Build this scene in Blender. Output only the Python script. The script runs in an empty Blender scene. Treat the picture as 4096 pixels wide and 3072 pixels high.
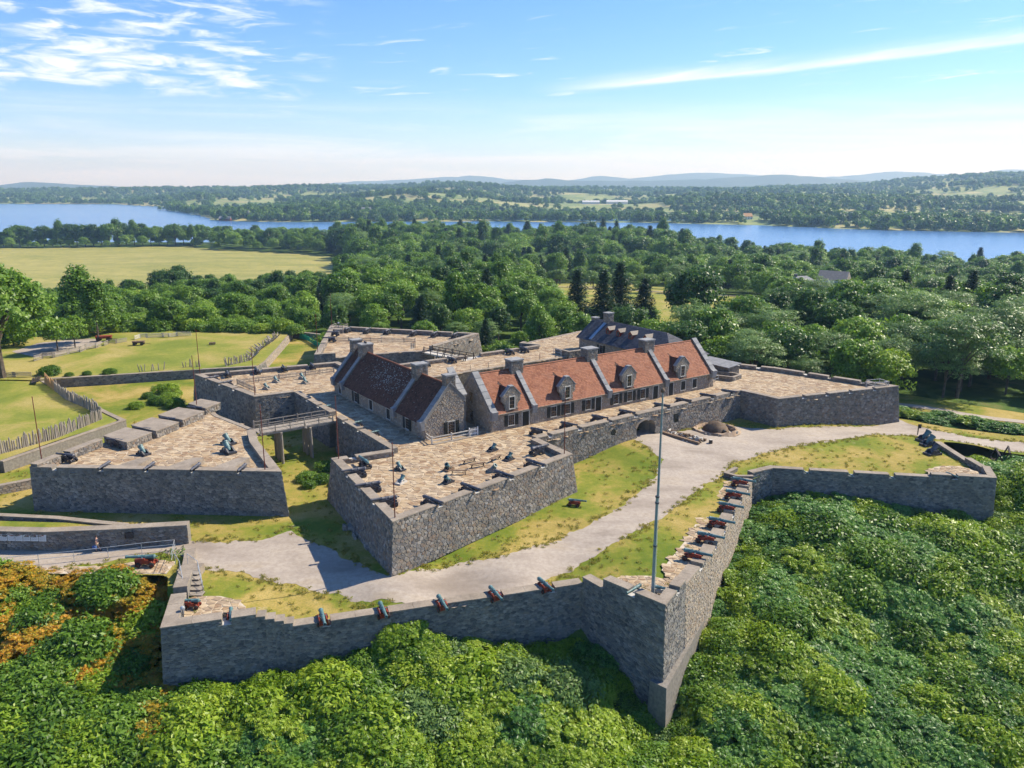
import bpy, math, random
import numpy as np
from mathutils import Vector, Matrix
from mathutils.geometry import tessellate_polygon

SC = bpy.context.scene
COL = SC.collection
R = math.radians

# ------------------------------------------------------------------ camera
cam_d = bpy.data.cameras.new('camera')
cam_d.sensor_width = 36.0
cam_d.lens = 27.89
cam_d.clip_start = 0.5
cam_d.clip_end = 40000
cam = bpy.data.objects.new('camera', cam_d)
COL.objects.link(cam)
cam.location = (0, 0, 38)
cam.rotation_euler = (R(90 - 14.08), 0, 0)
SC.camera = cam

# ------------------------------------------------------------------ world and sun
SUN_AZ, SUN_EL = 26.0, 42.0            # azimuth counted from +X towards +Y
world = bpy.data.worlds.new('World')
SC.world = world
world.use_nodes = True
wt = world.node_tree
wt.nodes.clear()


class NT:
    """small helper for building node trees"""
    def __init__(self, tree):
        self.t = tree

    def n(self, typ, **kw):
        nd = self.t.nodes.new(typ)
        for k, v in kw.items():
            setattr(nd, k, v)
        return nd

    def l(self, a, b):
        self.t.links.new(a, b)

    def val(self, sock, x):
        if hasattr(x, 'is_output') or isinstance(x, bpy.types.NodeSocket):
            self.l(x, sock)
        else:
            sock.default_value = x

    def math(self, op, a, b=0.0, c=None, clamp=False):
        nd = self.n('ShaderNodeMath', operation=op)
        nd.use_clamp = clamp
        self.val(nd.inputs[0], a)
        self.val(nd.inputs[1], b)
        if c is not None:
            self.val(nd.inputs[2], c)
        return nd.outputs[0]

    def step(self, x, a, b):
        nd = self.n('ShaderNodeMapRange', interpolation_type='SMOOTHSTEP')
        self.val(nd.inputs[0], x)
        nd.inputs[1].default_value = a
        nd.inputs[2].default_value = b
        nd.inputs[3].default_value = 0
        nd.inputs[4].default_value = 1
        return nd.outputs[0]

    def mix(self, f, a, b):
        nd = self.n('ShaderNodeMix', data_type='RGBA')
        self.val(nd.inputs[0], f)
        for s, x in ((nd.inputs[6], a), (nd.inputs[7], b)):
            if isinstance(x, (tuple, list)):
                s.default_value = (x[0], x[1], x[2], 1)
            else:
                self.l(x, s)
        return nd.outputs[2]

    def noise(self, vec, scale, detail=4, rough=.55, dist=0.0):
        nd = self.n('ShaderNodeTexNoise')
        nd.inputs['Scale'].default_value = scale
        nd.inputs['Detail'].default_value = detail
        nd.inputs['Roughness'].default_value = rough
        nd.inputs['Distortion'].default_value = dist
        if vec is not None:
            self.l(vec, nd.inputs['Vector'])
        return nd.outputs['Fac']

    def ramp(self, f, stops):
        nd = self.n('ShaderNodeValToRGB')
        el = nd.color_ramp.elements
        while len(el) < len(stops):
            el.new(0.5)
        for e, (p, c) in zip(el, stops):
            e.position = p
            e.color = (c[0], c[1], c[2], 1)
        self.l(f, nd.inputs[0])
        return nd.outputs[0]

    def comb(self, x, y, z):
        nd = self.n('ShaderNodeCombineXYZ')
        self.val(nd.inputs[0], x)
        self.val(nd.inputs[1], y)
        self.val(nd.inputs[2], z)
        return nd.outputs[0]


w = NT(wt)
sky = w.n('ShaderNodeTexSky', sky_type='NISHITA')
sky.sun_disc = False
sky.sun_elevation = R(SUN_EL)
sky.sun_rotation = R(90 - SUN_AZ)      # Blender measures it clockwise from +Y
sky.altitude = 200
sky.air_density = 1.0
sky.dust_density = 0.25
sky.ozone_density = 3.0
hs = w.n('ShaderNodeHueSaturation')
hs.inputs['Saturation'].default_value = 1.12
tint = w.n('ShaderNodeMix', data_type='RGBA', blend_type='MULTIPLY')
tint.inputs[0].default_value = 1.0
w.l(sky.outputs[0], tint.inputs[6])
tint.inputs[7].default_value = (.78, .88, 1.14, 1)
w.l(tint.outputs[2], hs.inputs['Color'])
# clouds by direction: azimuth (degrees from +Y) and elevation
tc = w.n('ShaderNodeTexCoord')
sx = w.n('ShaderNodeSeparateXYZ')
w.l(tc.outputs['Generated'], sx.inputs[0])
DX, DY, DZ = sx.outputs
az = w.math('MULTIPLY', w.math('ARCTAN2', DX, DY), 57.2958)
el = w.math('MULTIPLY', w.math('ARCSINE', DZ), 57.2958)
# rippled cloud field to the west
pv = w.comb(w.math('MULTIPLY', az, 0.30), w.math('MULTIPLY', el, 1.55), 3.1)
n1 = w.noise(pv, 1.0, 8, .6, .5)
pv2 = w.comb(w.math('MULTIPLY', az, 0.07), w.math('MULTIPLY', el, .28), 7.7)
n1b = w.noise(pv2, 1.0, 3, .5)
edge = w.math('ADD', w.step(az, -11.0, -16.0), 0)
m1 = w.math('MULTIPLY', edge, w.math('MULTIPLY', w.step(el, 4.6, 6.4), w.step(w.math('ADD', el, w.math('MULTIPLY', az, .02)), 12.5, 10.0)))
d1 = w.step(w.math('ADD', n1, w.math('MULTIPLY', n1b, .55)), .70, .96)
c1 = w.math('MULTIPLY', w.math('MULTIPLY', m1, d1), .92)
# long cirrus streak rising to the east
line = w.math('ADD', w.math('MULTIPLY', w.math('SUBTRACT', az, 2.0), .066), 6.15)
n2 = w.noise(w.comb(w.math('MULTIPLY', az, .12), w.math('MULTIPLY', w.math('SUBTRACT', el, w.math('MULTIPLY', az, .12)), 1.5), 1.3), 1.0, 6, .6, .8)
dd = w.math('SUBTRACT', el, w.math('ADD', line, w.math('MULTIPLY', w.math('SUBTRACT', n2, .5), .5)))
up = w.math('DIVIDE', dd, .55)
dn = w.math('DIVIDE', dd, .17)
q = w.math('ADD', w.math('POWER', w.math('MAXIMUM', up, 0), 2.0), w.math('POWER', w.math('MAXIMUM', w.math('MULTIPLY', dn, -1), 0), 2.0))
g2 = w.math('POWER', 2.718, w.math('MULTIPLY', q, -1))
c2 = w.math('MULTIPLY', w.math('MULTIPLY', g2, w.math('MULTIPLY', w.step(az, 0.5, 9), w.step(az, 60, 40))), w.math('ADD', w.math('MULTIPLY', n2, 1.3), .05))
# small wisps
n3 = w.noise(w.comb(w.math('MULTIPLY', az, .16), w.math('MULTIPLY', w.math('SUBTRACT', el, w.math('MULTIPLY', az, .05)), 1.7), 9.9), 1.0, 7, .62, 1.0)
c3 = w.math('MULTIPLY', w.step(n3, .57, .78), w.math('MULTIPLY', w.step(el, 3.5, 5.5), w.step(el, 14, 8)))
c3 = w.math('MULTIPLY', c3, .8)
# low veil over the horizon
n4 = w.noise(w.comb(w.math('MULTIPLY', az, .055), w.math('MULTIPLY', el, .75), 4.4), 1.0, 7, .6, .8)
veil = w.math('MULTIPLY', w.step(el, 6.2, 3.0), w.math('ADD', w.math('MULTIPLY', w.step(n4, .38, .64), .50), .10))
c4 = w.math('MULTIPLY', veil, w.step(el, -1, 1.5))
cl = w.math('MAXIMUM', w.math('MAXIMUM', c1, c2), w.math('MAXIMUM', c3, c4), clamp=True)
skyc = w.mix(cl, hs.outputs[0], (6.6, 7.0, 7.5))
bg = w.n('ShaderNodeBackground')
bg.inputs['Strength'].default_value = 0.108
w.l(skyc, bg.inputs['Color'])
wo = w.n('ShaderNodeOutputWorld')
w.l(bg.outputs[0], wo.inputs['Surface'])

sun_d = bpy.data.lights.new('sun', 'SUN')
sun_d.energy = 5.0
sun_d.angle = R(0.53)
sun_d.color = (1.0, 0.92, 0.76)
sun = bpy.data.objects.new('sun', sun_d)
COL.objects.link(sun)
sv = Vector((math.cos(R(SUN_EL)) * math.cos(R(SUN_AZ)), math.cos(R(SUN_EL)) * math.sin(R(SUN_AZ)), math.sin(R(SUN_EL))))
sun.rotation_euler = sv.to_track_quat('Z', 'Y').to_euler()
sun.location = (120, 60, 150)

SC.view_settings.view_transform = 'Standard'
SC.view_settings.look = 'None'
SC.view_settings.exposure = 0.7
SC.view_settings.gamma = 1.0
SC.view_settings.use_curve_mapping = False
SC.render.engine = 'CYCLES'
SC.cycles.max_bounces = 5
SC.cycles.diffuse_bounces = 2
SC.cycles.glossy_bounces = 2
SC.cycles.transmission_bounces = 3
SC.cycles.transparent_max_bounces = 8
SC.cycles.volume_bounces = 0
SC.cycles.use_denoising = True
SC.cycles.use_adaptive_sampling = True
SC.cycles.adaptive_threshold = 0.025


# ------------------------------------------------------------------ helpers
def link(name, me, parent=None):
    o = bpy.data.objects.new(name, me)
    COL.objects.link(o)
    if parent is not None:
        o.parent = parent
        o.matrix_parent_inverse = Matrix.Translation(parent['_w']).inverted() if '_w' in parent.keys() else Matrix()
    return o


def tag(o, label=None, cat=None, group=None, kind=None):
    if label:
        o['label'] = label
    if cat:
        o['category'] = cat
    if group:
        o['group'] = group
    if kind:
        o['kind'] = kind
    return o


def empty(name, loc=(0, 0, 0), rz=0.0, label=None, cat=None, group=None):
    o = bpy.data.objects.new(name, None)
    COL.objects.link(o)
    o.location = loc
    o.rotation_euler = (0, 0, rz)
    o.empty_display_size = .3
    return tag(o, label, cat, group)


def copy_tree(o, parent=None):
    c = o.copy()
    COL.objects.link(c)
    if parent is not None:
        c.parent = parent
    for ch in list(o.children):
        copy_tree(ch, c)
    return c


class MB:
    """collects polygons and links them as one mesh object"""
    def __init__(self):
        self.v = []
        self.f = []
        self.m = []

    def add(self, vs, fs, mi=0):
        b = len(self.v)
        self.v.extend(vs)
        for f in fs:
            self.f.append([b + i for i in f])
            self.m.append(mi)

    def box(self, x0, x1, y0, y1, z0, z1, mi=0, rz=0, o=(0, 0, 0)):
        vs = [(x, y, z) for z in (z0, z1) for (x, y) in ((x0, y0), (x1, y0), (x1, y1), (x0, y1))]
        if rz or any(o):
            c, s = math.cos(rz), math.sin(rz)
            vs = [(o[0] + x * c - y * s, o[1] + x * s + y * c, o[2] + z) for x, y, z in vs]
        self.add(vs, [(3, 2, 1, 0), (4, 5, 6, 7), (0, 1, 5, 4), (1, 2, 6, 5), (2, 3, 7, 6), (3, 0, 4, 7)], mi)

    def hexa(self, b4, t4, mi=0):
        self.add([tuple(p) for p in b4] + [tuple(p) for p in t4],
                 [(3, 2, 1, 0), (4, 5, 6, 7), (0, 1, 5, 4), (1, 2, 6, 5), (2, 3, 7, 6), (3, 0, 4, 7)], mi)

    def prism(self, poly, z0, z1, mi=0, sides=True):
        """vertical prism over a 2D polygon; z1 may be a list"""
        n = len(poly)
        zt = z1 if isinstance(z1, (list, tuple)) else [z1] * n
        vs = [(p[0], p[1], z0) for p in poly] + [(p[0], p[1], z) for p, z in zip(poly, zt)]
        fs = [tuple(range(n, 2 * n)), tuple(range(n - 1, -1, -1))]
        if sides:
            fs += [(i, (i + 1) % n, n + (i + 1) % n, n + i) for i in range(n)]
        self.add(vs, fs, mi)

    def bar(self, a, b, w=.08, h=None, mi=0, up=(0, 0, 1)):
        a, b = Vector(a), Vector(b)
        h = h or w
        d = (b - a).normalized()
        u = Vector(up)
        if abs(d.dot(u)) > .95:
            u = Vector((1, 0, 0))
        s = d.cross(u).normalized()
        t = s.cross(d)
        s *= w / 2
        t *= h / 2
        self.hexa([a - s - t, a + s - t, a + s + t, a - s + t][::-1], [b - s - t, b + s - t, b + s + t, b - s + t][::-1], mi)

    def tube(self, a, b, r0, r1=None, n=8, mi=0, caps=True):
        a, b = Vector(a), Vector(b)
        r1 = r0 if r1 is None else r1
        d = (b - a).normalized()
        u = Vector((0, 0, 1)) if abs(d.z) < .9 else Vector((1, 0, 0))
        s = d.cross(u).normalized()
        t = s.cross(d)
        vs = []
        for p, r in ((a, r0), (b, r1)):
            for k in range(n):
                g = 2 * math.pi * k / n
                vs.append(tuple(p + (s * math.cos(g) + t * math.sin(g)) * r))
        fs = [(k, (k + 1) % n, n + (k + 1) % n, n + k) for k in range(n)]
        if caps:
            fs += [tuple(range(n - 1, -1, -1)), tuple(range(n, 2 * n))]
        self.add(vs, fs, mi)

    def lathe(self, prof, n=12, axis='Y', o=(0, 0, 0), mi=0):
        """profile of (along, radius)"""
        vs = []
        for (a, r) in prof:
            for k in range(n):
                g = 2 * math.pi * k / n
                c, s = r * math.cos(g), r * math.sin(g)
                p = {'Y': (c, a, s), 'Z': (c, s, a), 'X': (a, c, s)}[axis]
                vs.append((p[0] + o[0], p[1] + o[1], p[2] + o[2]))
        fs = []
        for i in range(len(prof) - 1):
            for k in range(n):
                k2 = (k + 1) % n
                fs.append((i * n + k, (i + 1) * n + k, (i + 1) * n + k2, i * n + k2))
        fs.append(tuple(range(n)))
        fs.append(tuple(range(len(prof) * n - 1, (len(prof) - 1) * n - 1, -1)))
        self.add(vs, fs, mi)

    def mesh(self, name, mats, smooth=False):
        me = bpy.data.meshes.new(name)
        me.from_pydata(self.v, [], self.f)
        for m in (mats if isinstance(mats, (list, tuple)) else [mats]):
            me.materials.append(m)
        if any(self.m):
            me.polygons.foreach_set('material_index', self.m)
        if smooth:
            me.polygons.foreach_set('use_smooth', [True] * len(me.polygons))
            try:
                me.set_sharp_from_angle(angle=R(40))
            except Exception:
                pass
        me.update()
        return me

    def build(self, name, mats, parent=None, smooth=False, **kw):
        o = link(name, self.mesh(name, mats, smooth), parent)
        return tag(o, **kw) if kw else o


def npmesh(name, verts, nper, mats, midx=None):
    """mesh of separate polygons, verts (N*nper, 3)"""
    n = len(verts) // nper
    me = bpy.data.meshes.new(name)
    me.vertices.add(len(verts))
    me.vertices.foreach_set('co', np.asarray(verts, np.float32).ravel())
    me.loops.add(n * nper)
    me.loops.foreach_set('vertex_index', np.arange(n * nper, dtype=np.int32))
    me.polygons.add(n)
    me.polygons.foreach_set('loop_start', np.arange(n, dtype=np.int32) * nper)
    me.polygons.foreach_set('loop_total', np.full(n, nper, np.int32))
    if midx is not None:
        me.polygons.foreach_set('material_index', np.asarray(midx, np.int32))
    for m in (mats if isinstance(mats, (list, tuple)) else [mats]):
        me.materials.append(m)
    me.update(calc_edges=True)
    return me


# ------------------------------------------------------------------ materials
def newmat(name):
    m = bpy.data.materials.new(name)
    m.use_nodes = True
    t = NT(m.node_tree)
    p = m.node_tree.nodes['Principled BSDF']
    p.inputs['Specular IOR Level'].default_value = .25
    return m, t, p


def randoms(t):
    g = t.n('ShaderNodeNewGeometry').outputs['Random Per Island']
    o = t.n('ShaderNodeObjectInfo').outputs['Random']
    return g, o


def noisy(name, cols, scale=1.0, detail=5, rough=.85, bump=0.0, bscale=8.0, isl=0.0, spec=.25, metal=0.0, fine=None, stretch=None, sm=None):
    """ramp of colours driven by noise plus a share of a random value for each loose piece"""
    m, t, p = newmat(name)
    co = t.n('ShaderNodeTexCoord').outputs['Object']
    vec = co
    if stretch:
        mp = t.n('ShaderNodeMapping')
        mp.inputs['Scale'].default_value = stretch
        t.l(co, mp.inputs['Vector'])
        vec = mp.outputs[0]
    n = t.noise(vec, scale, detail, .6)
    n = t.step(n, .25, .75)
    if isl:
        g, ob = randoms(t)
        r = t.math('FRACT', t.math('ADD', g, ob))
        n = t.math('ADD', t.math('MULTIPLY', n, 1 - isl), t.math('MULTIPLY', r, isl))
    k = len(cols)
    stops = [(i / max(1, k - 1), c) for i, c in enumerate(cols)]
    c = t.ramp(n, stops)
    if fine:
        f = t.noise(co, fine[0], 4, .7)
        c = t.mix(t.math('MULTIPLY', t.step(f, .35, .7), fine[1]), c, fine[2])
    t.l(c, p.inputs['Base Color'])
    p.inputs['Roughness'].default_value = rough
    p.inputs['Specular IOR Level'].default_value = spec
    p.inputs['Metallic'].default_value = metal
    if bump:
        b = t.n('ShaderNodeBump')
        b.inputs['Strength'].default_value = bump
        b.inputs['Distance'].default_value = .05
        t.l(t.noise(co, bscale, 5, .65), b.inputs['Height'])
        t.l(b.outputs[0], p.inputs['Normal'])
    return m


def leafmat(name, cols, trans=.42, rough=.42):
    m, t, p = newmat(name)
    g, ob = randoms(t)
    co = t.n('ShaderNodeTexCoord').outputs['Object']
    n = t.step(t.noise(co, .7, 3), .3, .7)
    r = t.math('ADD', t.math('ADD', t.math('MULTIPLY', g, .46), t.math('MULTIPLY', ob, .30)), t.math('MULTIPLY', n, .24))
    k = len(cols)
    c = t.ramp(r, [(.12 + .76 * i / max(1, k - 1), x) for i, x in enumerate(cols)])
    t.l(c, p.inputs['Base Color'])
    p.inputs['Roughness'].default_value = rough
    p.inputs['Specular IOR Level'].default_value = .3
    tr = t.n('ShaderNodeBsdfTranslucent')
    t.l(c, tr.inputs['Color'])
    ms = t.n('ShaderNodeMixShader')
    ms.inputs[0].default_value = trans
    t.l(p.outputs[0], ms.inputs[1])
    t.l(tr.outputs[0], ms.inputs[2])
    t.l(ms.outputs[0], m.node_tree.nodes['Material Output'].inputs['Surface'])
    return m


STONE = [(.045, .042, .04), (.17, .155, .135), (.30, .255, .195), (.10, .097, .097), (.36, .33, .29), (.23, .16, .105), (.19, .185, .18), (.50, .475, .43)]
M = {}
M['mortar'] = noisy('mortar', [(.16, .145, .125), (.26, .235, .20)], 3.0, bump=.4, bscale=14)
M['stone'] = noisy('wall stone', STONE, 1.4, isl=.78, bump=.5, bscale=9, fine=(.35, .5, (.10, .09, .08)))
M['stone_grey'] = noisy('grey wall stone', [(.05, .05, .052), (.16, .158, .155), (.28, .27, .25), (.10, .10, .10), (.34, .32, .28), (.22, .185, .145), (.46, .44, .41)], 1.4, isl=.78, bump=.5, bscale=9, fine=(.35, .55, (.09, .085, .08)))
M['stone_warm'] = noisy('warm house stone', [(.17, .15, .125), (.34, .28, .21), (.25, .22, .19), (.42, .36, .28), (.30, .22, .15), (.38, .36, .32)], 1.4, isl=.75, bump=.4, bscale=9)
M['coping'] = noisy('coping stone', [(.21, .175, .135), (.30, .25, .195), (.38, .32, .25)], .8, 7, bump=.3, bscale=6, fine=(5, .4, (.13, .105, .08)), isl=.3)
M['coping_grey'] = noisy('grey coping', [(.17, .17, .175), (.25, .25, .25), (.33, .325, .31)], 1.2, 7, bump=.4, bscale=6, isl=.35)
M['flag'] = noisy('flagstone', [(.17, .10, .055), (.34, .235, .135), (.44, .33, .205), (.27, .20, .135), (.52, .41, .27), (.24, .15, .085), (.40, .30, .19)], 1.2, isl=.75, bump=.25, bscale=6)
M['joint'] = noisy('flag joint', [(.44, .36, .26), (.56, .48, .37)], 2.0, bump=.2)
M['dirt'] = noisy('dirt road', [(.25, .205, .16), (.35, .295, .24), (.41, .35, .285), (.37, .30, .215)], .16, 9, bump=.3, bscale=4, fine=(2.2, .45, (.22, .175, .135)), stretch=(.7, 1.7, 1))
M['earth_dark'] = noisy('smoked earth', [(.06, .04, .026), (.13, .09, .058), (.20, .14, .09)], .9, 7, bump=.6, bscale=4)
M['earth'] = noisy('bare earth', [(.16, .11, .07), (.30, .21, .14), (.40, .31, .21)], .8, 7, bump=.5, bscale=4)
M['rock'] = noisy('ledge rock', [(.12, .11, .10), (.25, .23, .20), (.36, .33, .29)], 1.5, isl=.4, bump=.6, bscale=4)
M['tile'] = noisy('roof tile', [(.18, .062, .032), (.27, .10, .052), (.34, .145, .08), (.23, .08, .045)], .35, isl=.55, rough=.8, fine=(.9, .30, (.13, .06, .04)))
M['tile_dark'] = noisy('mossy and shaded roof tile', [(.055, .026, .017), (.10, .045, .028), (.14, .065, .04), (.08, .04, .026)], .5, isl=.6, rough=.9)  # also carries the painted shade of the red dormer roofs
M['slate'] = noisy('slate', [(.035, .038, .05), (.065, .067, .08), (.10, .10, .11)], .6, isl=.6, rough=.7)
M['lichen'] = noisy('pale lichen', [(.30, .30, .27), (.45, .46, .43)], 3)
M['underroof'] = noisy('roof underlay', [(.07, .035, .025), (.10, .05, .035)], 2)
M['wood_grey'] = noisy('weathered wood', [(.17, .145, .115), (.29, .25, .205), (.39, .345, .285)], 2.0, isl=.4, bump=.3, stretch=(6, 6, .6))
M['wood_brown'] = noisy('brown wood', [(.10, .065, .04), (.19, .125, .08), (.26, .18, .12)], 2.0, isl=.4, bump=.3)
M['wood_dark'] = noisy('dark wood', [(.03, .024, .02), (.07, .055, .045)], 2.0, isl=.3)
M['wood_new'] = noisy('fresh split wood', [(.42, .22, .09), (.55, .33, .16)], 2.0, isl=.4)
M['wood_pale'] = noisy('pale bleached wood', [(.45, .41, .35), (.60, .56, .49)], 2.0, isl=.4)
M['iron'] = noisy('black iron', [(.022, .023, .028), (.045, .046, .055)], 4, rough=.5, spec=.5, isl=.2)
M['iron_grey'] = noisy('grey iron', [(.055, .055, .065), (.10, .10, .115)], 4, rough=.55, spec=.5)
M['bronze'] = noisy('verdigris bronze', [(.045, .10, .105), (.09, .19, .195), (.15, .28, .28)], 3, rough=.5, spec=.5, isl=.3, fine=(6, .5, (.06, .075, .065)))
M['red'] = noisy('red oxide paint', [(.20, .038, .022), (.29, .055, .03)], 4, rough=.6)
M['pole_red'] = noisy('rusty red pole', [(.13, .035, .025), (.20, .055, .035)], 2, rough=.6)
M['flagpole'] = noisy('grey green pole', [(.20, .25, .24), (.30, .35, .33)], 1.5, rough=.5)
M['white'] = noisy('white paint', [(.62, .61, .58), (.76, .75, .72)], 3, rough=.6)
M['whitewash'] = noisy('pale stone trim', [(.42, .40, .36), (.55, .53, .48)], 3)
M['glass'] = noisy('dark pane', [(.012, .014, .018), (.025, .03, .035)], 2, rough=.12, spec=.6)
M['shutter'] = noisy('black shutter', [(.012, .014, .013), (.022, .025, .022)], 4, rough=.5)
M['steel'] = noisy('galvanised rail', [(.35, .37, .38), (.48, .50, .51)], 3, rough=.4, metal=.3)
M['bark'] = noisy('bark', [(.05, .038, .028), (.10, .078, .058), (.14, .11, .085)], 3, bump=.5)
M['net'] = noisy('green netting', [(.03, .30, .17), (.05, .42, .25)], 3)
M['blue'] = noisy('blue cloth', [(.05, .10, .28), (.08, .15, .38)], 3)
M['skin'] = noisy('skin', [(.50, .28, .20), (.56, .33, .24)], 3, rough=.6)
M['shirt'] = noisy('dark shirt', [(.05, .045, .06), (.08, .07, .09)], 6)
M['khaki'] = noisy('khaki cloth', [(.38, .30, .20), (.46, .37, .26)], 6)
M['hair'] = noisy('hair', [(.05, .035, .02), (.09, .06, .04)], 9)
M['text'] = noisy('printed line', [(.22, .22, .24), (.30, .30, .32)], 3)
M['textred'] = noisy('printed heading', [(.40, .08, .05), (.46, .10, .06)], 3)
M['flash'] = noisy('lead flashing', [(.22, .29, .36), (.32, .40, .47)], 2, rough=.4, metal=.3)

GREENS = {
    'oak': [(.035, .09, .01), (.10, .20, .02), (.17, .30, .032), (.27, .40, .06)],
    'dark': [(.022, .06, .012), (.055, .13, .02), (.095, .185, .03), (.15, .25, .045)],
    'light': [(.065, .15, .013), (.16, .29, .026), (.24, .38, .04), (.34, .47, .07)],
    'locust': [(.07, .14, .035), (.15, .25, .06), (.22, .34, .09), (.32, .44, .14)],
    'pine': [(.012, .038, .014), (.026, .066, .022), (.048, .10, .034)],
    'sumac': [(.035, .11, .02), (.11, .25, .045), (.19, .36, .07), (.33, .50, .13)],
    'lime': [(.08, .17, .01), (.20, .32, .02), (.31, .43, .035), (.43, .52, .07)],
    'autumn': [(.10, .15, .02), (.30, .28, .03), (.56, .40, .04), (.66, .37, .035), (.58, .22, .03), (.28, .30, .03)],
    'orchard': [(.09, .17, .03), (.17, .27, .05), (.25, .36, .08)],
    'grass': [(.20, .24, .04), (.34, .31, .07), (.50, .40, .14)],
}
for k, v in GREENS.items():
    M['leaf_' + k] = leafmat(k + ' leaves', v)

# ------------------------------------------------------------------ terrain
ZI = [(-12,72,0),(-25,85,0),(-35,78,0),(-55,78,0),(-50,74,0),(-31,64,0),(-16,66.5,-1.05),(-5,69.5,-1.05),(5,72.5,-1.0),(13,68,0),(20,78,0),(30,97,0),(36,103,.2),(50,98,0),(62,99,.2),(65,114,0),(8,94,.5),(19,112,2.0),(28,114,1.4),(37,124,.9),(42,119,.9),(64,127,-.8),(78,113,-1),(0,77,0),(12,90,.2),(-30,100,0),(-36,125,0),(-60,130,0),(-70,100,0),(-50,165,0),(-64,150,0),(-85,145,0),(53,112,.2)]
ZO = [(-33,58,-6),(-31,60,-5.8),(-20,58.5,-6.2),(-10,60,-6.6),(0,63,-7),(5,66,-7.5),(8,66,-8),(12,62,-11.5),(14.5,63,-12),(18,68,-10),(22,74,-8),(27,85,-6),(33,95,-4.5),(38,97,-3.5),(50,92,-5),(62,93,-6),(67,96,-5),
 (0,50,-11.5),(0,30,-18),(-25,45,-10),(-25,25,-17),(25,50,-15),(40,70,-11),(60,75,-11),(40,45,-16),(75,85,-8),(80,60,-14),(20,25,-20),(-50,60,-5),(-60,45,-9),(-45,68,-2.8),(-60,70,-1.8),(-80,60,-5),(-38,67,-4),
 (-40,72,-.6),(-50,72,-.6),(68,105,-1.2),(72,104,-1.5),(80,100,-4),(90,95,-5),(85,112,-1.5),
 (0,78,-2),(-20,80,-2),(15,85,-2),(25,105,-2),(45,106,-2),(58,108,-2),(-10,69,-2.5),(10,75,-2.5),
 (-70,85,-.5),(-75,95,-.5),(-65,125,-.5),(-60,140,-.5),(-50,170,-.5),(-45,200,-1.5),(-100,120,-.5),(-100,160,-.5),
 (-20,195,-2.5),(10,190,-3),(30,175,-3),(50,155,-2.5),(70,135,-1.5),(85,125,-2),(100,110,-4)]


_IDW = {}


def idw(x, y, pts, soft, pw):
    x = np.asarray(x, float)
    if x.ndim == 0:                       # one point: sum over the control points in one go
        q = _IDW.setdefault(id(pts), np.array(pts, float))
        wg = 1 / ((x - q[:, 0]) ** 2 + (y - q[:, 1]) ** 2 + soft) ** pw
        return (wg * q[:, 2]).sum() / wg.sum()
    a = np.zeros_like(x)
    b = np.zeros_like(x)
    for px, py, pz in pts:
        wgt = 1 / ((x - px) ** 2 + (y - py) ** 2 + soft) ** pw
        a += wgt * pz
        b += wgt
    return a / b


def sstep(a, b, x):
    t = np.clip((np.asarray(x, float) - a) / (b - a), 0, 1)
    return t * t * (3 - 2 * t)


def zi(x, y):
    return idw(x, y, ZI, 6.0, 1.6)


SHX = [-6000, -1500, -600, -100, 150, 300, 450, 700, 1500, 6000]
SHY = [1200, 1060, 1010, 1000, 900, 720, 580, 500, 420, 300]


def base_z(x, y):
    x = np.asarray(x, float)
    y = np.asarray(y, float)
    r = np.hypot(x - 5, y - 115)
    near = idw(x, y, ZO, 5.0, 1.7)
    far = -2.5 - 27.5 * sstep(100, 560, r)
    k = sstep(85, 150, r)
    z = near * (1 - k) + far * k
    z = z + k * (1.5 * np.sin(x * .021 + 1) * np.cos(y * .017))
    sh = np.interp(x, SHX, SHY)
    return np.minimum(z, -31.6 + np.clip((sh - y) * .05, -6, 40))


FX = [-6000, -2000, -1500, -1137, -966, -703, -576, -418, -42, 84, 260, 457, 588, 772, 1200, 3000, 6000]
FY = [3300, 3140, 3064, 2674, 2285, 1847, 1610, 1570, 1609, 1569, 1549, 1442, 1292, 1216, 1100, 900, 800]
CRX = [0, 100, 270, 330, 500, 700, 860, 920, 1000, 1050, 1090, 1300, 1450, 1600, 1640, 1700, 1850, 1950, 2100, 2212]
CRY = [409, 407, 407, 405, 404, 402, 400, 394, 394, 398, 406, 404, 406, 409, 407, 403, 397, 388, 380, 374]


def crest(x, y):
    """crest height of the far country by bearing"""
    u = 1106 + 1713 * np.asarray(x) / np.maximum(np.asarray(y), 1) * 1.031
    return 38 + (399.6 - np.interp(u, CRX, CRY)) * 1.852 / 3271 * 4300 - 9


def far_z(x, y):
    fs = np.interp(x, FX, FY)
    d = y - fs
    t = np.clip(d / (4300 - fs), 0, 1)
    bump = 20 * np.sin(x * .0041 + y * .0023) * np.sin(y * .0037 - x * .0019 + 1) + 5 * np.sin(x * .011 + 2) * np.sin(y * .009)
    z = -30.5 + (crest(x, y) + 30.5) * (t ** 1.25) + bump * np.clip(d / 300, 0, 1) * np.clip((4300 - y) / 500, 0, 1)
    z = np.where(d < 60, np.minimum(z, -32 + d * .04), z)
    z = z - np.clip(y - 4400, 0, 1e9) * .09
    return z


def grid_mesh(name, xs, ys, zf, mat, keep=None):
    X, Y = np.meshgrid(xs, ys)
    Z = zf(X, Y)
    nx, ny = len(xs), len(ys)
    v = np.stack([X.ravel(), Y.ravel(), Z.ravel()], 1)
    i = np.arange(nx * ny).reshape(ny, nx)
    f = np.stack([i[:-1, :-1].ravel(), i[:-1, 1:].ravel(), i[1:, 1:].ravel(), i[1:, :-1].ravel()], 1)
    me = bpy.data.meshes.new(name)
    me.from_pydata(v.tolist(), [], f.tolist())
    me.materials.append(mat)
    me.polygons.foreach_set('use_smooth', [True] * len(me.polygons))
    me.update()
    return link(name, me)


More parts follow.
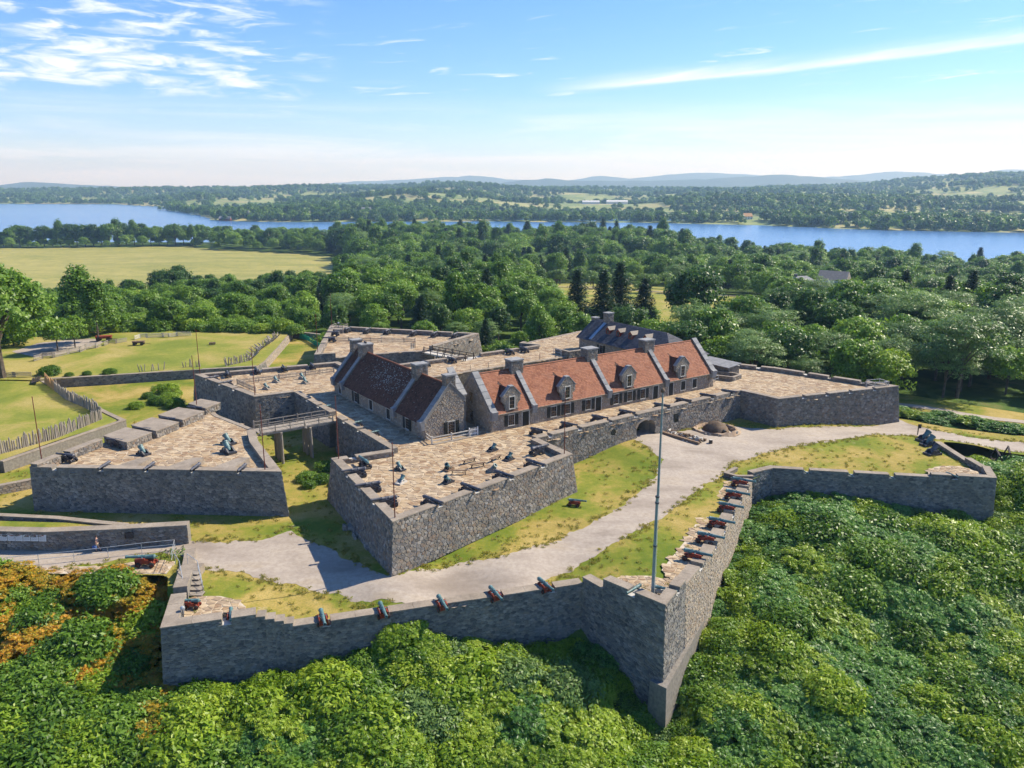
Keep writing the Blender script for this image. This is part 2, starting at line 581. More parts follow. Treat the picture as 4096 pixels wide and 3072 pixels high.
def sd_poly(X, Y, poly):
    """signed distance, positive inside"""
    P = np.asarray(poly, float)
    best = np.full(X.shape, 1e9)
    ins = np.zeros(X.shape, bool)
    for a, b in zip(P, np.roll(P, -1, 0)):
        dx, dy = b - a
        t = np.clip(((X - a[0]) * dx + (Y - a[1]) * dy) / (dx * dx + dy * dy + 1e-9), 0, 1)
        best = np.minimum(best, np.hypot(X - a[0] - t * dx, Y - a[1] - t * dy))
        c = ((a[1] > Y) != (b[1] > Y)) & (X < (b[0] - a[0]) * (Y - a[1]) / (b[1] - a[1] + 1e-12) + a[0])
        ins ^= c
    return np.where(ins, best, -best)


def wob(X, Y, s):
    return (np.sin(X * 1.7 * s + 1.3 * np.sin(Y * 1.1 * s)) + np.sin(Y * 2.3 * s + 1.7 * np.sin(X * .9 * s + 2)) +
            .6 * np.sin(X * 5.1 * s + Y * 4.3 * s) + .5 * np.sin(X * 9.7 * s - Y * 7.9 * s + 1)) / 3.1


def sheet(name, field, zf, bounds, cell, mat, off=0.0, skirt=0.0):
    """a sheet covering field > 0, cut cleanly along its edge"""
    x0, x1, y0, y1 = bounds
    xs = np.arange(x0, x1 + cell, cell)
    ys = np.arange(y0, y1 + cell, cell)
    X, Y = np.meshgrid(xs, ys)
    Fv = field(X, Y)
    ny, nx = Fv.shape
    vid = {}
    vs = []
    fs = []

    def vtx(key, x, y):
        if key not in vid:
            vid[key] = len(vs)
            vs.append((x, y))
        return vid[key]
    pos = Fv > 0
    cnt = pos[:-1, :-1].astype(int) + pos[:-1, 1:] + pos[1:, 1:] + pos[1:, :-1]
    for j, i in zip(*np.nonzero(cnt)):
        cs = ((j, i), (j, i + 1), (j + 1, i + 1), (j + 1, i))
        if cnt[j, i] == 4:
            fs.append([vtx(c, X[c], Y[c]) for c in cs])
            continue
        poly = []
        for a in range(4):
            c, d = cs[a], cs[(a + 1) % 4]
            if pos[c]:
                poly.append(vtx(c, X[c], Y[c]))
            if pos[c] != pos[d]:
                t = Fv[c] / (Fv[c] - Fv[d])
                k = (min(c, d), max(c, d))
                poly.append(vtx(k, X[c] + (X[d] - X[c]) * t, Y[c] + (Y[d] - Y[c]) * t))
        if len(poly) >= 3:
            fs.append(poly)
    V = np.array(vs)
    Z = zf(V[:, 0], V[:, 1]) + off
    me = bpy.data.meshes.new(name)
    me.from_pydata(np.column_stack([V, Z]).tolist(), [], fs)
    me.materials.append(mat)
    me.polygons.foreach_set('use_smooth', [True] * len(me.polygons))
    me.update()
    return link(name, me)


def grassmat(name, green, straw, bias, s1=.10, bare=None):
    m, t, p = newmat(name)
    co = t.n('ShaderNodeTexCoord').outputs['Object']
    a = t.noise(co, s1, 5, .6, .4)
    b = t.noise(co, 1.4, 5, .7)
    f = t.noise(co, 6.5, 4, .75)
    k = t.math('ADD', t.math('MULTIPLY', a, .72), t.math('ADD', t.math('MULTIPLY', b, .2), t.math('MULTIPLY', f, .12)))
    c = t.ramp(t.step(k, bias - .13, bias + .17), [(0, green[0]), (.35, green[1]), (.7, straw[0]), (1, straw[1])])
    c = t.mix(t.math('MULTIPLY', t.step(f, .45, .62), .55), c, (green[0][0] * .8, green[0][1] * .8, green[0][2] * .8))
    if bare:
        c = t.mix(t.math('MULTIPLY', t.step(t.noise(co, .23, 6, .7), .62, .72), .8), c, bare)
    t.l(c, p.inputs['Base Color'])
    p.inputs['Roughness'].default_value = .95
    p.inputs['Specular IOR Level'].default_value = .1
    bp = t.n('ShaderNodeBump')
    bp.inputs['Strength'].default_value = .6
    bp.inputs['Distance'].default_value = .06
    t.l(t.math('ADD', f, b), bp.inputs['Height'])
    t.l(bp.outputs[0], p.inputs['Normal'])
    return m


M['grass'] = grassmat('lawn', [(.11, .16, .018), (.22, .225, .035)], [(.36, .265, .075), (.46, .335, .12)], .50, bare=(.44, .34, .20))
M['grass_field'] = grassmat('meadow', [(.15, .19, .03), (.245, .25, .045)], [(.35, .285, .085), (.43, .34, .13)], .50, .06)
M['wild'] = grassmat('rough ground', [(.045, .085, .015), (.075, .13, .022)], [(.12, .15, .035), (.17, .16, .06)], .56, .12)
M['brush'] = grassmat('weedy hillside', [(.07, .11, .02), (.14, .15, .035)], [(.24, .165, .08), (.31, .20, .11)], .5, .2)
M['corn'] = noisy('ripening crop', [(.22, .225, .05), (.31, .28, .075), (.38, .325, .10)], .012, 8, fine=(.12, .55, (.17, .19, .045)), stretch=(1, 3, 1))
M['far_field'] = noisy('far fields', [(.17, .23, .06), (.27, .30, .10), (.14, .20, .05), (.38, .34, .15), (.21, .27, .07)], .004, 3, fine=(.02, .25, (.09, .12, .04)))

# one sheet of land out to the lake and on under it
xs = np.concatenate([-np.geomspace(115, 12000, 46)[::-1], np.arange(-113, 114, 2.0), np.geomspace(115, 12000, 46)])
ys = np.concatenate([np.array([-3000, -1000, -400, -150, -60, -20, 0]), np.arange(8, 222, 2.0), np.arange(230, 1300, 12.0), np.array([1500, 2000, 3000, 5000, 9000, 14400])])
tag(grid_mesh('ground', xs, ys, base_z, M['wild']), kind='structure')
GX, GY = np.array(xs), np.array(ys)
GZ = base_z(*np.meshgrid(GX, GY))


def land_z(x, y):
    """height of the land sheet as meshed"""
    x, y = np.asarray(x, float), np.asarray(y, float)
    i = np.clip(np.searchsorted(GX, x) - 1, 0, len(GX) - 2)
    j = np.clip(np.searchsorted(GY, y) - 1, 0, len(GY) - 2)
    a = (x - GX[i]) / (GX[i + 1] - GX[i])
    b = (y - GY[j]) / (GY[j + 1] - GY[j])
    return (GZ[j, i] * (1 - a) + GZ[j, i + 1] * a) * (1 - b) + (GZ[j + 1, i] * (1 - a) + GZ[j + 1, i + 1] * a) * b



# lake
wm, t, p = newmat('lake water')
co = t.n('ShaderNodeTexCoord').outputs['Object']
mp = t.n('ShaderNodeMapping')
mp.inputs['Scale'].default_value = (.012, .05, 1)
t.l(co, mp.inputs['Vector'])
nn = t.noise(mp.outputs[0], 1.0, 8, .7)
c = t.ramp(t.step(t.noise(mp.outputs[0], .12, 4), .35, .7), [(0, (.06, .16, .36)), (1, (.09, .21, .42))])
t.l(c, p.inputs['Base Color'])
p.inputs['Roughness'].default_value = .22
p.inputs['Specular IOR Level'].default_value = .5
bp = t.n('ShaderNodeBump')
bp.inputs['Strength'].default_value = .35
bp.inputs['Distance'].default_value = 1.0
t.l(nn, bp.inputs['Height'])
t.l(bp.outputs[0], p.inputs['Normal'])
mb = MB()
mb.add([(-9000, 250, -32), (9000, 250, -32), (9000, 4000, -32), (-9000, 4000, -32)], [(0, 1, 2, 3)])
mb.build('lake_water', wm, kind='structure')

# country beyond the lake, and the mountains
tag(grid_mesh('far_hills', np.arange(-5200, 5201, 65.0), np.arange(760, 5401, 40.0), far_z, M['far_field']), kind='structure')
M['mount'] = noisy('wooded mountain', [(.035, .065, .04), (.06, .09, .055)], .002, 4)


def mountain(name, D, depth, px, py, seed):
    rng = np.random.RandomState(seed)
    u = np.linspace(-400, 2650, 150)
    yv = np.interp(u, px, py)
    z = 38 + (399.6 - yv) * 1.852 / 3271 * D + rng.randn(150) * D * .0003
    x = (u - 1106) / 1766.5 * D
    vs, fs = [], []
    prof = [(-1.0, -.9), (-.6, .25), (-.3, .62), (0, 1), (.35, .6), (1, -.9)]
    for i in range(150):
        for (dy, h) in prof:
            hh = z[i] * h if h > 0 else -40 + 0 * i
            j = 1 + .12 * math.sin(i * .9 + dy * 5)
            vs.append((x[i] + (rng.rand() - .5) * 40, D + dy * depth, hh * (j if 0 < h < 1 else 1)))
    n = len(prof)
    for i in range(149):
        for k in range(n - 1):
            fs.append((i * n + k, (i + 1) * n + k, (i + 1) * n + k + 1, i * n + k + 1))
    mbm = MB()
    mbm.add(vs, fs)
    return mbm.build(name, M["mount"], smooth=True, kind="structure")


mountain('mountain_range', 8200, 900, [-400, 0, 60, 150, 265, 300, 1040, 1080, 1180, 1250, 1400, 1530, 1690, 1740, 1800, 1900, 2000, 2650],
         [402, 401, 392, 397, 404, 409, 409, 395, 385, 391, 391, 387, 377, 382, 386, 391, 402, 409], 2)
mountain('mountain_range', 12500, 1100, [-400, 560, 680, 760, 860, 1030, 1080, 1160, 1230, 1290, 1360, 1430, 1510, 1620, 1690, 1760, 1850, 1930, 2000, 2080, 2160, 2212, 2650],
         [412, 410, 398, 393, 389, 379, 387, 389, 391, 380, 386, 379, 373, 378, 385, 385, 379, 370, 375, 378, 367, 366, 380], 5)

# ground inside the outworks
INNER = [(-30.3, 62.4), (-22.6, 64.6), (-19.7, 65.1), (6.9, 73.0), (8.8, 70.8), (13.8, 66.0), (16.3, 70.5), (30.6, 98.2), (36, 102), (62.2, 97.4), (64.5, 112), (66, 115.5), (78, 111.5), (95, 109), (95, 118), (80, 121), (72, 124), (68, 129), (58, 136), (10, 130), (-8, 178), (-40, 192), (-57, 203), (-53, 165), (-64, 157), (-91, 148.5), (-67, 125.5), (-62.6, 121.8), (-70.5, 103), (-75, 90), (-78, 76), (-60, 73.2), (-34.6, 72.6), (-32.6, 68)]
tag(sheet('fort_lawn', lambda X, Y: sd_poly(X, Y, INNER) + .15 * wob(X, Y, 1), zi, (-95, 100, 58, 206), 1.0, M['grass']), kind='structure')

ROAD = [(-58, 73.6), (-50, 73.8), (-45.2, 74.4), (-41.3, 76.0), (-37, 77.5), (-34.4, 76.6), (-33.3, 74.5), (-28.5, 73.5), (-25.8, 72.7), (-19.5, 70.8), (-13.4, 68.4), (-7.8, 67.6), (0.7, 70.4), (3.0, 72.6), (7.6, 76.5), (12.9, 81.6), (19.1, 88.4), (23.7, 95.2), (28.0, 100.3), (30.5, 104.3), (37.1, 109.1), (46.2, 113.2), (56.7, 118.6), (62, 118.8), (65.9, 116.2), (69.2, 115.0), (74.8, 113.8), (79, 112.5), (95, 110.5), (95, 115), (80, 117.8), (71.5, 119), (67.6, 124.5), (65.8, 129.5), (60, 125.6), (50.5, 121.6), (41.5, 118.8), (37.5, 119.5), (33, 121.5), (28.4, 117.5), (23.6, 114.6), (20.5, 116.5), (17, 113.8), (18.2, 109.5), (20.6, 103.9), (18.1, 97.0), (11.3, 87.0), (4.5, 80.6), (0, 77.4), (-3.8, 76.2), (-7.8, 74.7), (-10.9, 73.2), (-12.5, 72.9), (-14.3, 73.8), (-20.3, 79.5), (-25.1, 83.0), (-28.2, 80.6), (-35.4, 80.2), (-50, 79.6), (-58, 80.2), (-66, 82), (-66, 74)]
tag(sheet('dirt_road', lambda X, Y: sd_poly(X, Y, ROAD) + .55 * wob(X, Y, .7) + .22 * wob(X, Y, 3.1), zi, (-67, 96, 66, 131), .5, M['dirt'], .02), kind='structure')

# raised meadows (glacis) to the west, held by stone walls
GL1 = [(-69.9, 102.3), (-66.7, 110.7), (-62.7, 121.2), (-67.0, 125.2), (-89.5, 147.3), (-130, 150), (-150, 120), (-120, 95), (-95, 88), (-75, 84), (-73, 92)]
GL2 = [(-91, 147.2), (-77.7, 151.7), (-64.2, 156.2), (-52.6, 159.3), (-52.6, 165), (-56.3, 199), (-70, 215), (-100, 225), (-140, 210), (-150, 170), (-130, 149)]
GL3 = [(-66, 84.0), (-43.5, 82.6), (-42.6, 80.2), (-50.2, 79.2), (-66, 79.6)]


def glz(h, poly, fade):
    def f(x, y):
        d = np.clip((-np.asarray(x) - fade[0]) / (fade[1] - fade[0]), 0, 1)
        e = np.clip((np.asarray(y) - fade[2]) / (fade[3] - fade[2]), 0, 1)
        k = (1 - d * d * (3 - 2 * d)) * (1 - e * e * (3 - 2 * e))
        return h * k + (base_z(x, y) - .3) * (1 - k) + .08 * np.sin(np.asarray(x) * .31) * np.sin(np.asarray(y) * .27)
    return f


gz1 = glz(1.6, GL1, (104, 150, 900, 999))
gz2 = glz(1.8, GL2, (112, 150, 196, 226))
tag(sheet('meadow', lambda X, Y: sd_poly(X, Y, GL1), gz1, (-152, -60, 82, 152), 1.2, M['grass_field']), kind='structure')
tag(sheet('meadow', lambda X, Y: sd_poly(X, Y, GL2), gz2, (-152, -50, 145, 227), 1.2, M['grass_field']), kind='structure')
tag(sheet('meadow', lambda X, Y: sd_poly(X, Y, GL3), lambda x, y: 0 * x + 1.05, (-67, -42, 79, 85), .8, M['grass']), kind='structure')
tag(sheet('gravel_drive', lambda X, Y: sd_poly(X, Y, [(-103, 168), (-99.5, 171), (-97.5, 178), (-97, 186), (-103, 190), (-112, 184), (-112, 174)]) + .4 * wob(X, Y, .6), gz2, (-113, -96, 166, 191), .6, M['dirt'], .03), kind='structure')

# crop field, orchard clearing
CORN = [(-640, 905), (-440, 880), (-360, 900), (-180, 790), (-130, 640), (-165, 515), (-225, 483), (-315, 488), (-520, 500), (-800, 700)]
tag(sheet('crop_field', lambda X, Y: sd_poly(X, Y, CORN), land_z, (-800, -120, 470, 910), 12, M['corn'], .6), kind='structure')
ORCH = [(14, 405), (14, 352), (16, 300), (24, 240), (60, 234), (92, 290), (96, 330), (90, 380), (60, 460), (30, 450)]
tag(sheet('orchard_lawn', lambda X, Y: sd_poly(X, Y, ORCH) + 3 * wob(X, Y, .1), land_z, (5, 100, 225, 470), 3, M['grass_field'], .35), kind='structure')
tag(sheet('garden_path', lambda X, Y: sd_poly(X, Y, [(8, 372), (40, 352), (70, 338), (100, 333), (100, 336), (70, 341.5), (40, 356), (8, 376)]), land_z, (5, 101, 330, 380), 1.5, M['dirt'], .55), kind='structure')
# weedy bank and lane on the right
tag(sheet('weedy_bank', lambda X, Y: sd_poly(X, Y, [(65.5, 114.5), (64.5, 100), (66, 95), (78, 88), (100, 92), (98, 109), (78, 111.5)]) + .5 * wob(X, Y, .6), land_z, (63, 101, 86, 116), .8, M['brush'], .12), kind='structure')
tag(sheet('back_lawn', lambda X, Y: sd_poly(X, Y, [(66, 140), (72, 134), (84, 128), (100, 124), (104, 130), (92, 140), (78, 150), (66, 152)]) + .8 * wob(X, Y, .3), land_z, (62, 108, 120, 156), 1.0, M['grass'], .15), kind='structure')
tag(sheet('gravel_lane', lambda X, Y: sd_poly(X, Y, [(66, 143.5), (74, 139), (84, 133), (104, 124), (104, 126.5), (85, 135.2), (75, 141.3), (66, 146)]) + .2 * wob(X, Y, .8), land_z, (62, 106, 120, 150), .7, M['dirt'], .22), kind='structure')

# ------------------------------------------------------------------ masonry
def clip(poly, nx, ny, c):
    """keep nx*x + ny*y <= c"""
    out = []
    n = len(poly)
    for i in range(n):
        p, q = poly[i], poly[(i + 1) % n]
        a = nx * p[0] + ny * p[1] - c
        b = nx * q[0] + ny * q[1] - c
        if a <= 0:
            out.append(p)
        if (a < 0) != (b < 0) and a != b:
            t = a / (a - b)
            out.append((p[0] + (q[0] - p[0]) * t, p[1] + (q[1] - p[1]) * t))
    return out


def voronoi(wd, ht, sx, sy, rng, jit=.85):
    """irregular stones filling a wd x ht panel"""
    nx, ny = max(1, int(round(wd / sx))), max(1, int(round(ht / sy)))
    sx, sy = wd / nx, ht / ny
    S = {}
    for j in range(-1, ny + 1):
        for i in range(-1, nx + 1):
            S[i, j] = (i + .5 + (j % 2) * .45 - .22 + (rng.random() - .5) * jit, j + .5 + (rng.random() - .5) * jit * 1.05)
    out = []
    for j in range(ny):
        for i in range(nx):
            cx, cy = S[i, j]
            poly = [(max(0, i - 1.5), max(0, j - 1.5)), (min(nx, i + 2.5), max(0, j - 1.5)), (min(nx, i + 2.5), min(ny, j + 2.5)), (max(0, i - 1.5), min(ny, j + 2.5))]
            for dj in (-1, 0, 1, -2, 2):
                for di in (-1, 0, 1, -2, 2):
                    if (di or dj) and (i + di, j + dj) in S:
                        ox, oy = S[i + di, j + dj]
                        vx, vy = ox - cx, oy - cy
                        poly = clip(poly, vx, vy, (ox * ox + oy * oy - cx * cx - cy * cy) / 2)
                        if len(poly) < 3:
                            break
                if len(poly) < 3:
                    break
            if len(poly) >= 3:
                out.append([(x * sx, y * sy) for x, y in poly])
    return out


CAM = Vector((0, 0, 38))


class Stones:
    """stones of one wall or pavement: the largest in view become parts, the rest one mass"""
    def __init__(self, mat, gap=.018, proud=.05):
        self.items = []
        self.mat = mat
        self.gap = gap
        self.proud = proud

    def add(self, poly, fm, rng, proud=None):
        n = len(poly)
        cx = sum(p[0] for p in poly) / n
        cy = sum(p[1] for p in poly) / n
        rad = sum(math.hypot(p[0] - cx, p[1] - cy) for p in poly) / n
        if rad < .06:
            return
        pr = (proud if proud is not None else self.proud) * (.5 + rng.random())
        f1 = max(.5, 1 - self.gap / rad)
        f2 = max(.4, 1 - (self.gap + .035) / rad)
        v = [fm(cx + (x - cx) * f1, cy + (y - cy) * f1, -.02) for x, y in poly]
        v += [fm(cx + (x - cx) * f2, cy + (y - cy) * f2, pr) for x, y in poly]
        c = fm(cx, cy, pr)
        self.items.append((rad / (Vector(c) - CAM).length, v, n, c))

    @staticmethod
    def faces(n):
        return [tuple(range(n, 2 * n))] + [(i, (i + 1) % n, n + (i + 1) % n, n + i) for i in range(n)]

    def build(self, parent, count, name='stone', mass='stonework'):
        count = int(count * .36)
        self.items.sort(key=lambda t: -t[0])
        for k, (_, v, n, c) in enumerate(self.items[:count]):
            me = bpy.data.meshes.new(name)
            me.from_pydata([(p[0] - c[0], p[1] - c[1], p[2] - c[2]) for p in v], [], self.faces(n))
            me.materials.append(self.mat)
            o = link(name, me, parent)
            o.location = c
        if len(self.items) > count:
            mb = MB()
            for _, v, n, c in self.items[count:]:
                mb.add(v, self.faces(n))
            mb.build(mass, self.mat, parent, kind='stuff')


def wroot(name, loc, label, cat, group=None):
    e = empty(name, loc, 0, label, cat, group)
    e['_w'] = list(loc)
    e['kind'] = 'thing'
    return e


def inpoly(x, y, poly):
    ins = False
    n = len(poly)
    for i in range(n):
        a, b = poly[i], poly[(i + 1) % n]
        if (a[1] > y) != (b[1] > y) and x < (b[0] - a[0]) * (y - a[1]) / (b[1] - a[1]) + a[0]:
            ins = not ins
    return ins


SEG = {}


def wall(name, label, pts, zt, zb, th=1.0, batter=.1, emb=None, sill=None, inner=None, sz=(.55, .3), parts=150, mat='stone', cap='coping', faces=None, hole=None, gate=None, group=None, cat='wall', capz=.11, closed=False):
    """masonry wall; pts are the outer top edge with the outside on the right hand. emb: {segment: [(centre, width), ...]}"""
    rng = random.Random(name + label)
    n = len(pts)
    emb = emb or {}
    zts = zt if isinstance(zt, (list, tuple)) else [zt] * n
    zbs = zb if isinstance(zb, (list, tuple)) else [zb] * n
    zt0 = max(zts)
    sl = sill if sill is not None else zt0 - .45
    P = [Vector((p[0], p[1])) for p in pts]
    D = [(P[i + 1] - P[i]).normalized() for i in range(n - 1)]
    N = [Vector((d.y, -d.x)) for d in D]
    mit = []
    for k in range(n):
        if k == 0:
            mm = N[0]
        elif k == n - 1:
            mm = N[-1]
        else:
            mm = (N[k - 1] + N[k]) / max(.35, 1 + N[k - 1].dot(N[k]))
        mit.append(mm)
    root = wroot(name, (P[0].x, P[0].y, min(zbs)), label, cat, group)
    body, caps, sills = MB(), [], []
    st = Stones(M[mat])

    def o3(p, z):
        return (p.x, p.y, z)
    for i in range(n - 1):
        L = (P[i + 1] - P[i]).length

        def at(s, off, i=i, L=L):
            t = s / L
            p = P[i].lerp(P[i + 1], t)
            if abs(t) < 1e-6:
                return P[i] + mit[i] * off
            if abs(t - 1) < 1e-6:
                return P[i + 1] + mit[i + 1] * off
            return p + N[i] * off

        def zbot(s, i=i, L=L):
            return zbs[i] + (zbs[i + 1] - zbs[i]) * s / L
        top = min(zts[i], zts[i + 1])
        has = i in emb
        ztop_body = min(sl, top - capz) if has else top - capz
        spans = [(0, L, None)]
        if gate and gate[0] == i:
            spans = [(0, gate[1], None), (gate[1], gate[2], gate[3]), (gate[2], L, None)]
        for a, b, gz in spans:
            za = gz if gz is not None else zbot(a)
            zc = gz if gz is not None else zbot(b)
            bo = batter * (top - za)
            to = batter * (top - ztop_body)
            body.hexa([o3(at(a, batter * (top - za)), za), o3(at(b, batter * (top - zc)), zc), o3(at(b, -th), zc), o3(at(a, -th), za)],
                      [o3(at(a, to), ztop_body), o3(at(b, to), ztop_body), o3(at(b, -th), ztop_body), o3(at(a, -th), ztop_body)])
        cuts = [0.0]
        for c, wd in sorted(emb.get(i, [])):
            cuts += [c - wd / 2, c + wd / 2]
        cuts.append(L)
        for c, wd in emb.get(i, []):          # pale sill in each embrasure
            mbc = MB()
            mbc.hexa([o3(at(c - wd / 2 + .01, .08), ztop_body), o3(at(c + wd / 2 - .01, .08), ztop_body), o3(at(c + wd / 2 - .01, -th - .02), ztop_body), o3(at(c - wd / 2 + .01, -th - .02), ztop_body)],
                     [o3(at(c - wd / 2 + .01, .06), ztop_body + .05), o3(at(c + wd / 2 - .01, .06), ztop_body + .05), o3(at(c + wd / 2 - .01, -th - .02), ztop_body + .05), o3(at(c - wd / 2 + .01, -th - .02), ztop_body + .05)])
            sills.append(mbc)
        for a, b in zip(cuts[0::2], cuts[1::2]):
            if b - a < .15:
                continue
            if has:
                body.hexa([o3(at(a, .02), ztop_body - .01), o3(at(b, .02), ztop_body - .01), o3(at(b, -th), ztop_body - .01), o3(at(a, -th), ztop_body - .01)],
                          [o3(at(a, .0), top - capz), o3(at(b, .0), top - capz), o3(at(b, -th), top - capz), o3(at(a, -th), top - capz)])
            # coping slabs, each about two metres long
            k = max(1, int(round((b - a) / 2.2)))
            e = .008
            xs_ = [a + (b - a) * q / k for q in range(k + 1)]
            for q in range(k):
                s0, s1 = xs_[q], xs_[q + 1]
                if q > 0:
                    s0 += e
                if q < k - 1:
                    s1 -= e
                dz = (rng.random() - .5) * .02
                mbc = MB()
                mbc.hexa([o3(at(s0, .07), top - capz), o3(at(s1, .07), top - capz), o3(at(s1, -th - .05), top - capz), o3(at(s0, -th - .05), top - capz)],
                         [o3(at(s0, .05), top + dz), o3(at(s1, .05), top + dz), o3(at(s1, -th - .03), top + dz), o3(at(s0, -th - .03), top + dz)])
                caps.append(mbc)
        if faces is not None and i not in faces:
            continue
        H = (top - capz) - (zbs[i] + zbs[i + 1]) / 2
        bl, br = at(0, batter * (top - zbs[i])), at(L, batter * (top - zbs[i + 1]))
        tl, tr = at(0, 0), at(L, 0)
        n3 = Vector((N[i].x, N[i].y, batter)).normalized()
        A0, A1 = Vector(o3(bl, zbs[i])), Vector(o3(br, zbs[i + 1]))
        B0, B1 = Vector(o3(tl, top - capz)), Vector(o3(tr, top - capz))

        def fm(x, y, o):
            u, t_ = x / L, y / H
            p = A0.lerp(A1, u).lerp(B0.lerp(B1, u), t_) + n3 * o
            return (p.x, p.y, p.z)
        for poly in voronoi(L, H, sz[0], sz[1], rng):
            cx = sum(p[0] for p in poly) / len(poly)
            cy = sum(p[1] for p in poly) / len(poly)
            z = fm(cx, cy, 0)[2]
            if has and z > ztop_body - .05 and any(abs(cx - c) < wd / 2 + .12 for c, wd in emb[i]):
                continue
            if hole and hole(i, cx, z):
                continue
            st.add(poly, fm, rng)
        if inner is not None and (not isinstance(inner, dict) or i in inner):
            zf = inner[i] if isinstance(inner, dict) else inner
            HI = top - capz - zf
            I0, I1 = Vector(o3(at(0, -th), zf)), Vector(o3(at(L, -th), zf))
            ni = Vector((-N[i].x, -N[i].y, 0))

            def fi(x, y, o):
                p = I0.lerp(I1, x / L) + ni * o
                return (p.x, p.y, p.z + y)
            if HI > .2:
                for poly in voronoi(L, HI, sz[0], min(sz[1], HI / 2), rng):
                    cx = sum(p[0] for p in poly) / len(poly)
                    cy = sum(p[1] for p in poly) / len(poly)
                    if has and zf + cy > ztop_body - .05 and any(abs(cx - c) < wd / 2 + .12 for c, wd in emb[i]):
                        continue
                    pl = [fi(x, y, 0) for x, y in poly]
                    st.add([(-x, y) for x, y in poly][::-1], lambda x, y, o: fi(-x, y, o), rng)
    body.build('core', M['mortar'], root)
    for mbc in caps:
        mbc.build('coping', M[cap], root)
    for mbc in sills:
        mbc.build('sill', M['whitewash'], root)
    st.build(root, parts)
    SEG[label] = (P, D, N)
    return root


def pavement(name, outline, z, holes, size, parts, mat='flag', joint='joint', seed=1):
    """crazy paving: a mortar bed and separate flags"""
    rng = random.Random(seed)
    loops = [[Vector((x, y, z - .04)) for x, y in outline]] + [[Vector((x, y, z - .04)) for x, y in h] for h in holes]
    tris = tessellate_polygon(loops)
    vs = [tuple(p) for lp in loops for p in lp]
    mb = MB()
    fs = []
    for t_ in tris:
        a, b, c = (Vector(vs[k]) for k in t_)
        fs.append(t_ if (b - a).cross(c - a).z > 0 else t_[::-1])
    mb.add(vs, fs)
    root = mb.build(name, M[joint], kind='structure')
    x0, x1 = min(p[0] for p in outline), max(p[0] for p in outline)
    y0, y1 = min(p[1] for p in outline), max(p[1] for p in outline)
    st = Stones(M[mat], .03, .012)
    for poly in voronoi(x1 - x0, y1 - y0, size, size * .8, rng, .95):
        cx = sum(p[0] for p in poly) / len(poly) + x0
        cy = sum(p[1] for p in poly) / len(poly) + y0
        if not inpoly(cx, cy, outline) or any(inpoly(cx, cy, h) for h in holes):
            continue
        st.add(poly, lambda x, y, o: (x0 + x, y0 + y, z - .025 + o), rng, .02)
    st.build(root, parts, 'flagstone', 'flagstones')
    return root


# ------------------------------------------------------------------ the fort in plan
FO = Vector((-2.97, 104.78))
E1 = Vector((.8209, .5711))
E2 = Vector((-.5711, .8209))


def FM(a, b):
    p = FO + E1 * a + E2 * b
    return (p.x, p.y)


T = 4.8
PT = 5.5
PARADE = [FM(-2.95, 9), FM(46.9, 9), FM(46.9, 33), FM(-2.95, 33)]
TERR = [(-35.35, 124.6), (-15.6, 96.2), (-22.1, 92.2), (-11.9, 73.7), (7.4, 93.8), (3.5, 100.3), (37.35, 125.3), (41.8, 120.3), (64.4, 128.4), (48.75, 142.1), (39.6, 147.1), (38, 158), (30, 172), (16.3, 183.8), (3.8, 170.3), (5.2, 163.2), (-19.8, 146), (-28.5, 140.3), (-33.1, 147.2), (-56.2, 136.9), (-40.8, 121.7)]
SBF = [FM(.3, .3), FM(45, .3), FM(45, 9), FM(.3, 9)]
WBF = [FM(-9, 2.3), FM(-3, 2.3), FM(-3, 32.7), FM(-9, 32.7)]
EBF = [FM(47, 12), FM(55.5, 12), FM(55.5, 37.5), FM(47, 37.5)]
pavement('terrace_pavement', TERR, T, [PARADE], .95, 300)
# parade ground inside
mb = MB()
mb.add([(*FM(a, b), .5) for a, b in ((-3, 8.9), (47, 8.9), (47, 33.1), (-3, 33.1))], [(0, 1, 2, 3)])
mb.build('parade_ground', M['grass'], kind='structure')

LRAV = [(-57.4, 89.14), (-27.0, 87.57), (-33.3, 99.0), (-36.2, 106.3), (-43.5, 113.0), (-48.2, 119.0)]
pavement('ravelin_pavement', LRAV, T, [], .95, 200, seed=3)
NRAV = [(-38.8, 152.6), (-34.9, 153.7), (-23.5, 158.8), (-16.3, 160.6), (-7.6, 175.5), (-42.9, 185.5)]
pavement('ravelin_pavement', NRAV, T, [], 1.2, 60, seed=4)

# front bastion
fb = [(-15.32, 95.76), (-22.16, 92.23), (-11.89, 73.39), (7.5, 93.83), (3.3, 100.28)]
wall('bastion_wall', 'tall stone front bastion with iron guns on both faces and a sharp corner', fb, PT, [-.1, -.1, -.3, .2, .6], 1.0, .12,
     {0: [(5.3, 1.0)], 1: [(6.2, .7), (10.9, .7), (15.7, .7)], 2: [(6.3, .7), (11.7, .7), (17.2, .7), (22.7, .7)]}, 5.1, {0: T, 1: T, 3: T}, (.5, .32), 300, cat='bastion')
# south curtain with the gate
c0, c1 = (3.3, 100.28), (37.35, 125.49)
gunS = [1.9, 7.2, 12.9, 18.0, 24.9, 29.7, 35.0, 39.8]


def chole(i, s, z):
    if 18.4 < s < 22.4 and z < 3.3 + math.sqrt(max(0, 1 - ((s - 20.4) / 2.0) ** 2)) * 1.05:
        return True
    return (s - 13.8) ** 2 + (z - 3.7) ** 2 < .32 or (abs(s - 26.9) < .5 and abs(z - 3.45) < .8)


cw = wall('curtain_wall', 'long stone curtain wall with arched gateway below the red roofed barracks', [c0, c1], PT, [.5, .7], 1.1, .09,
          {0: [(s + .4, .7) for s in gunS]}, 5.1, None, (.5, .3), 260, hole=chole, gate=(0, 18.4, 22.4, 4.36))
P0, D0, N0 = Vector(c0), (Vector(c1) - Vector(c0)).normalized(), None
NC = Vector((D0.y, -D0.x))


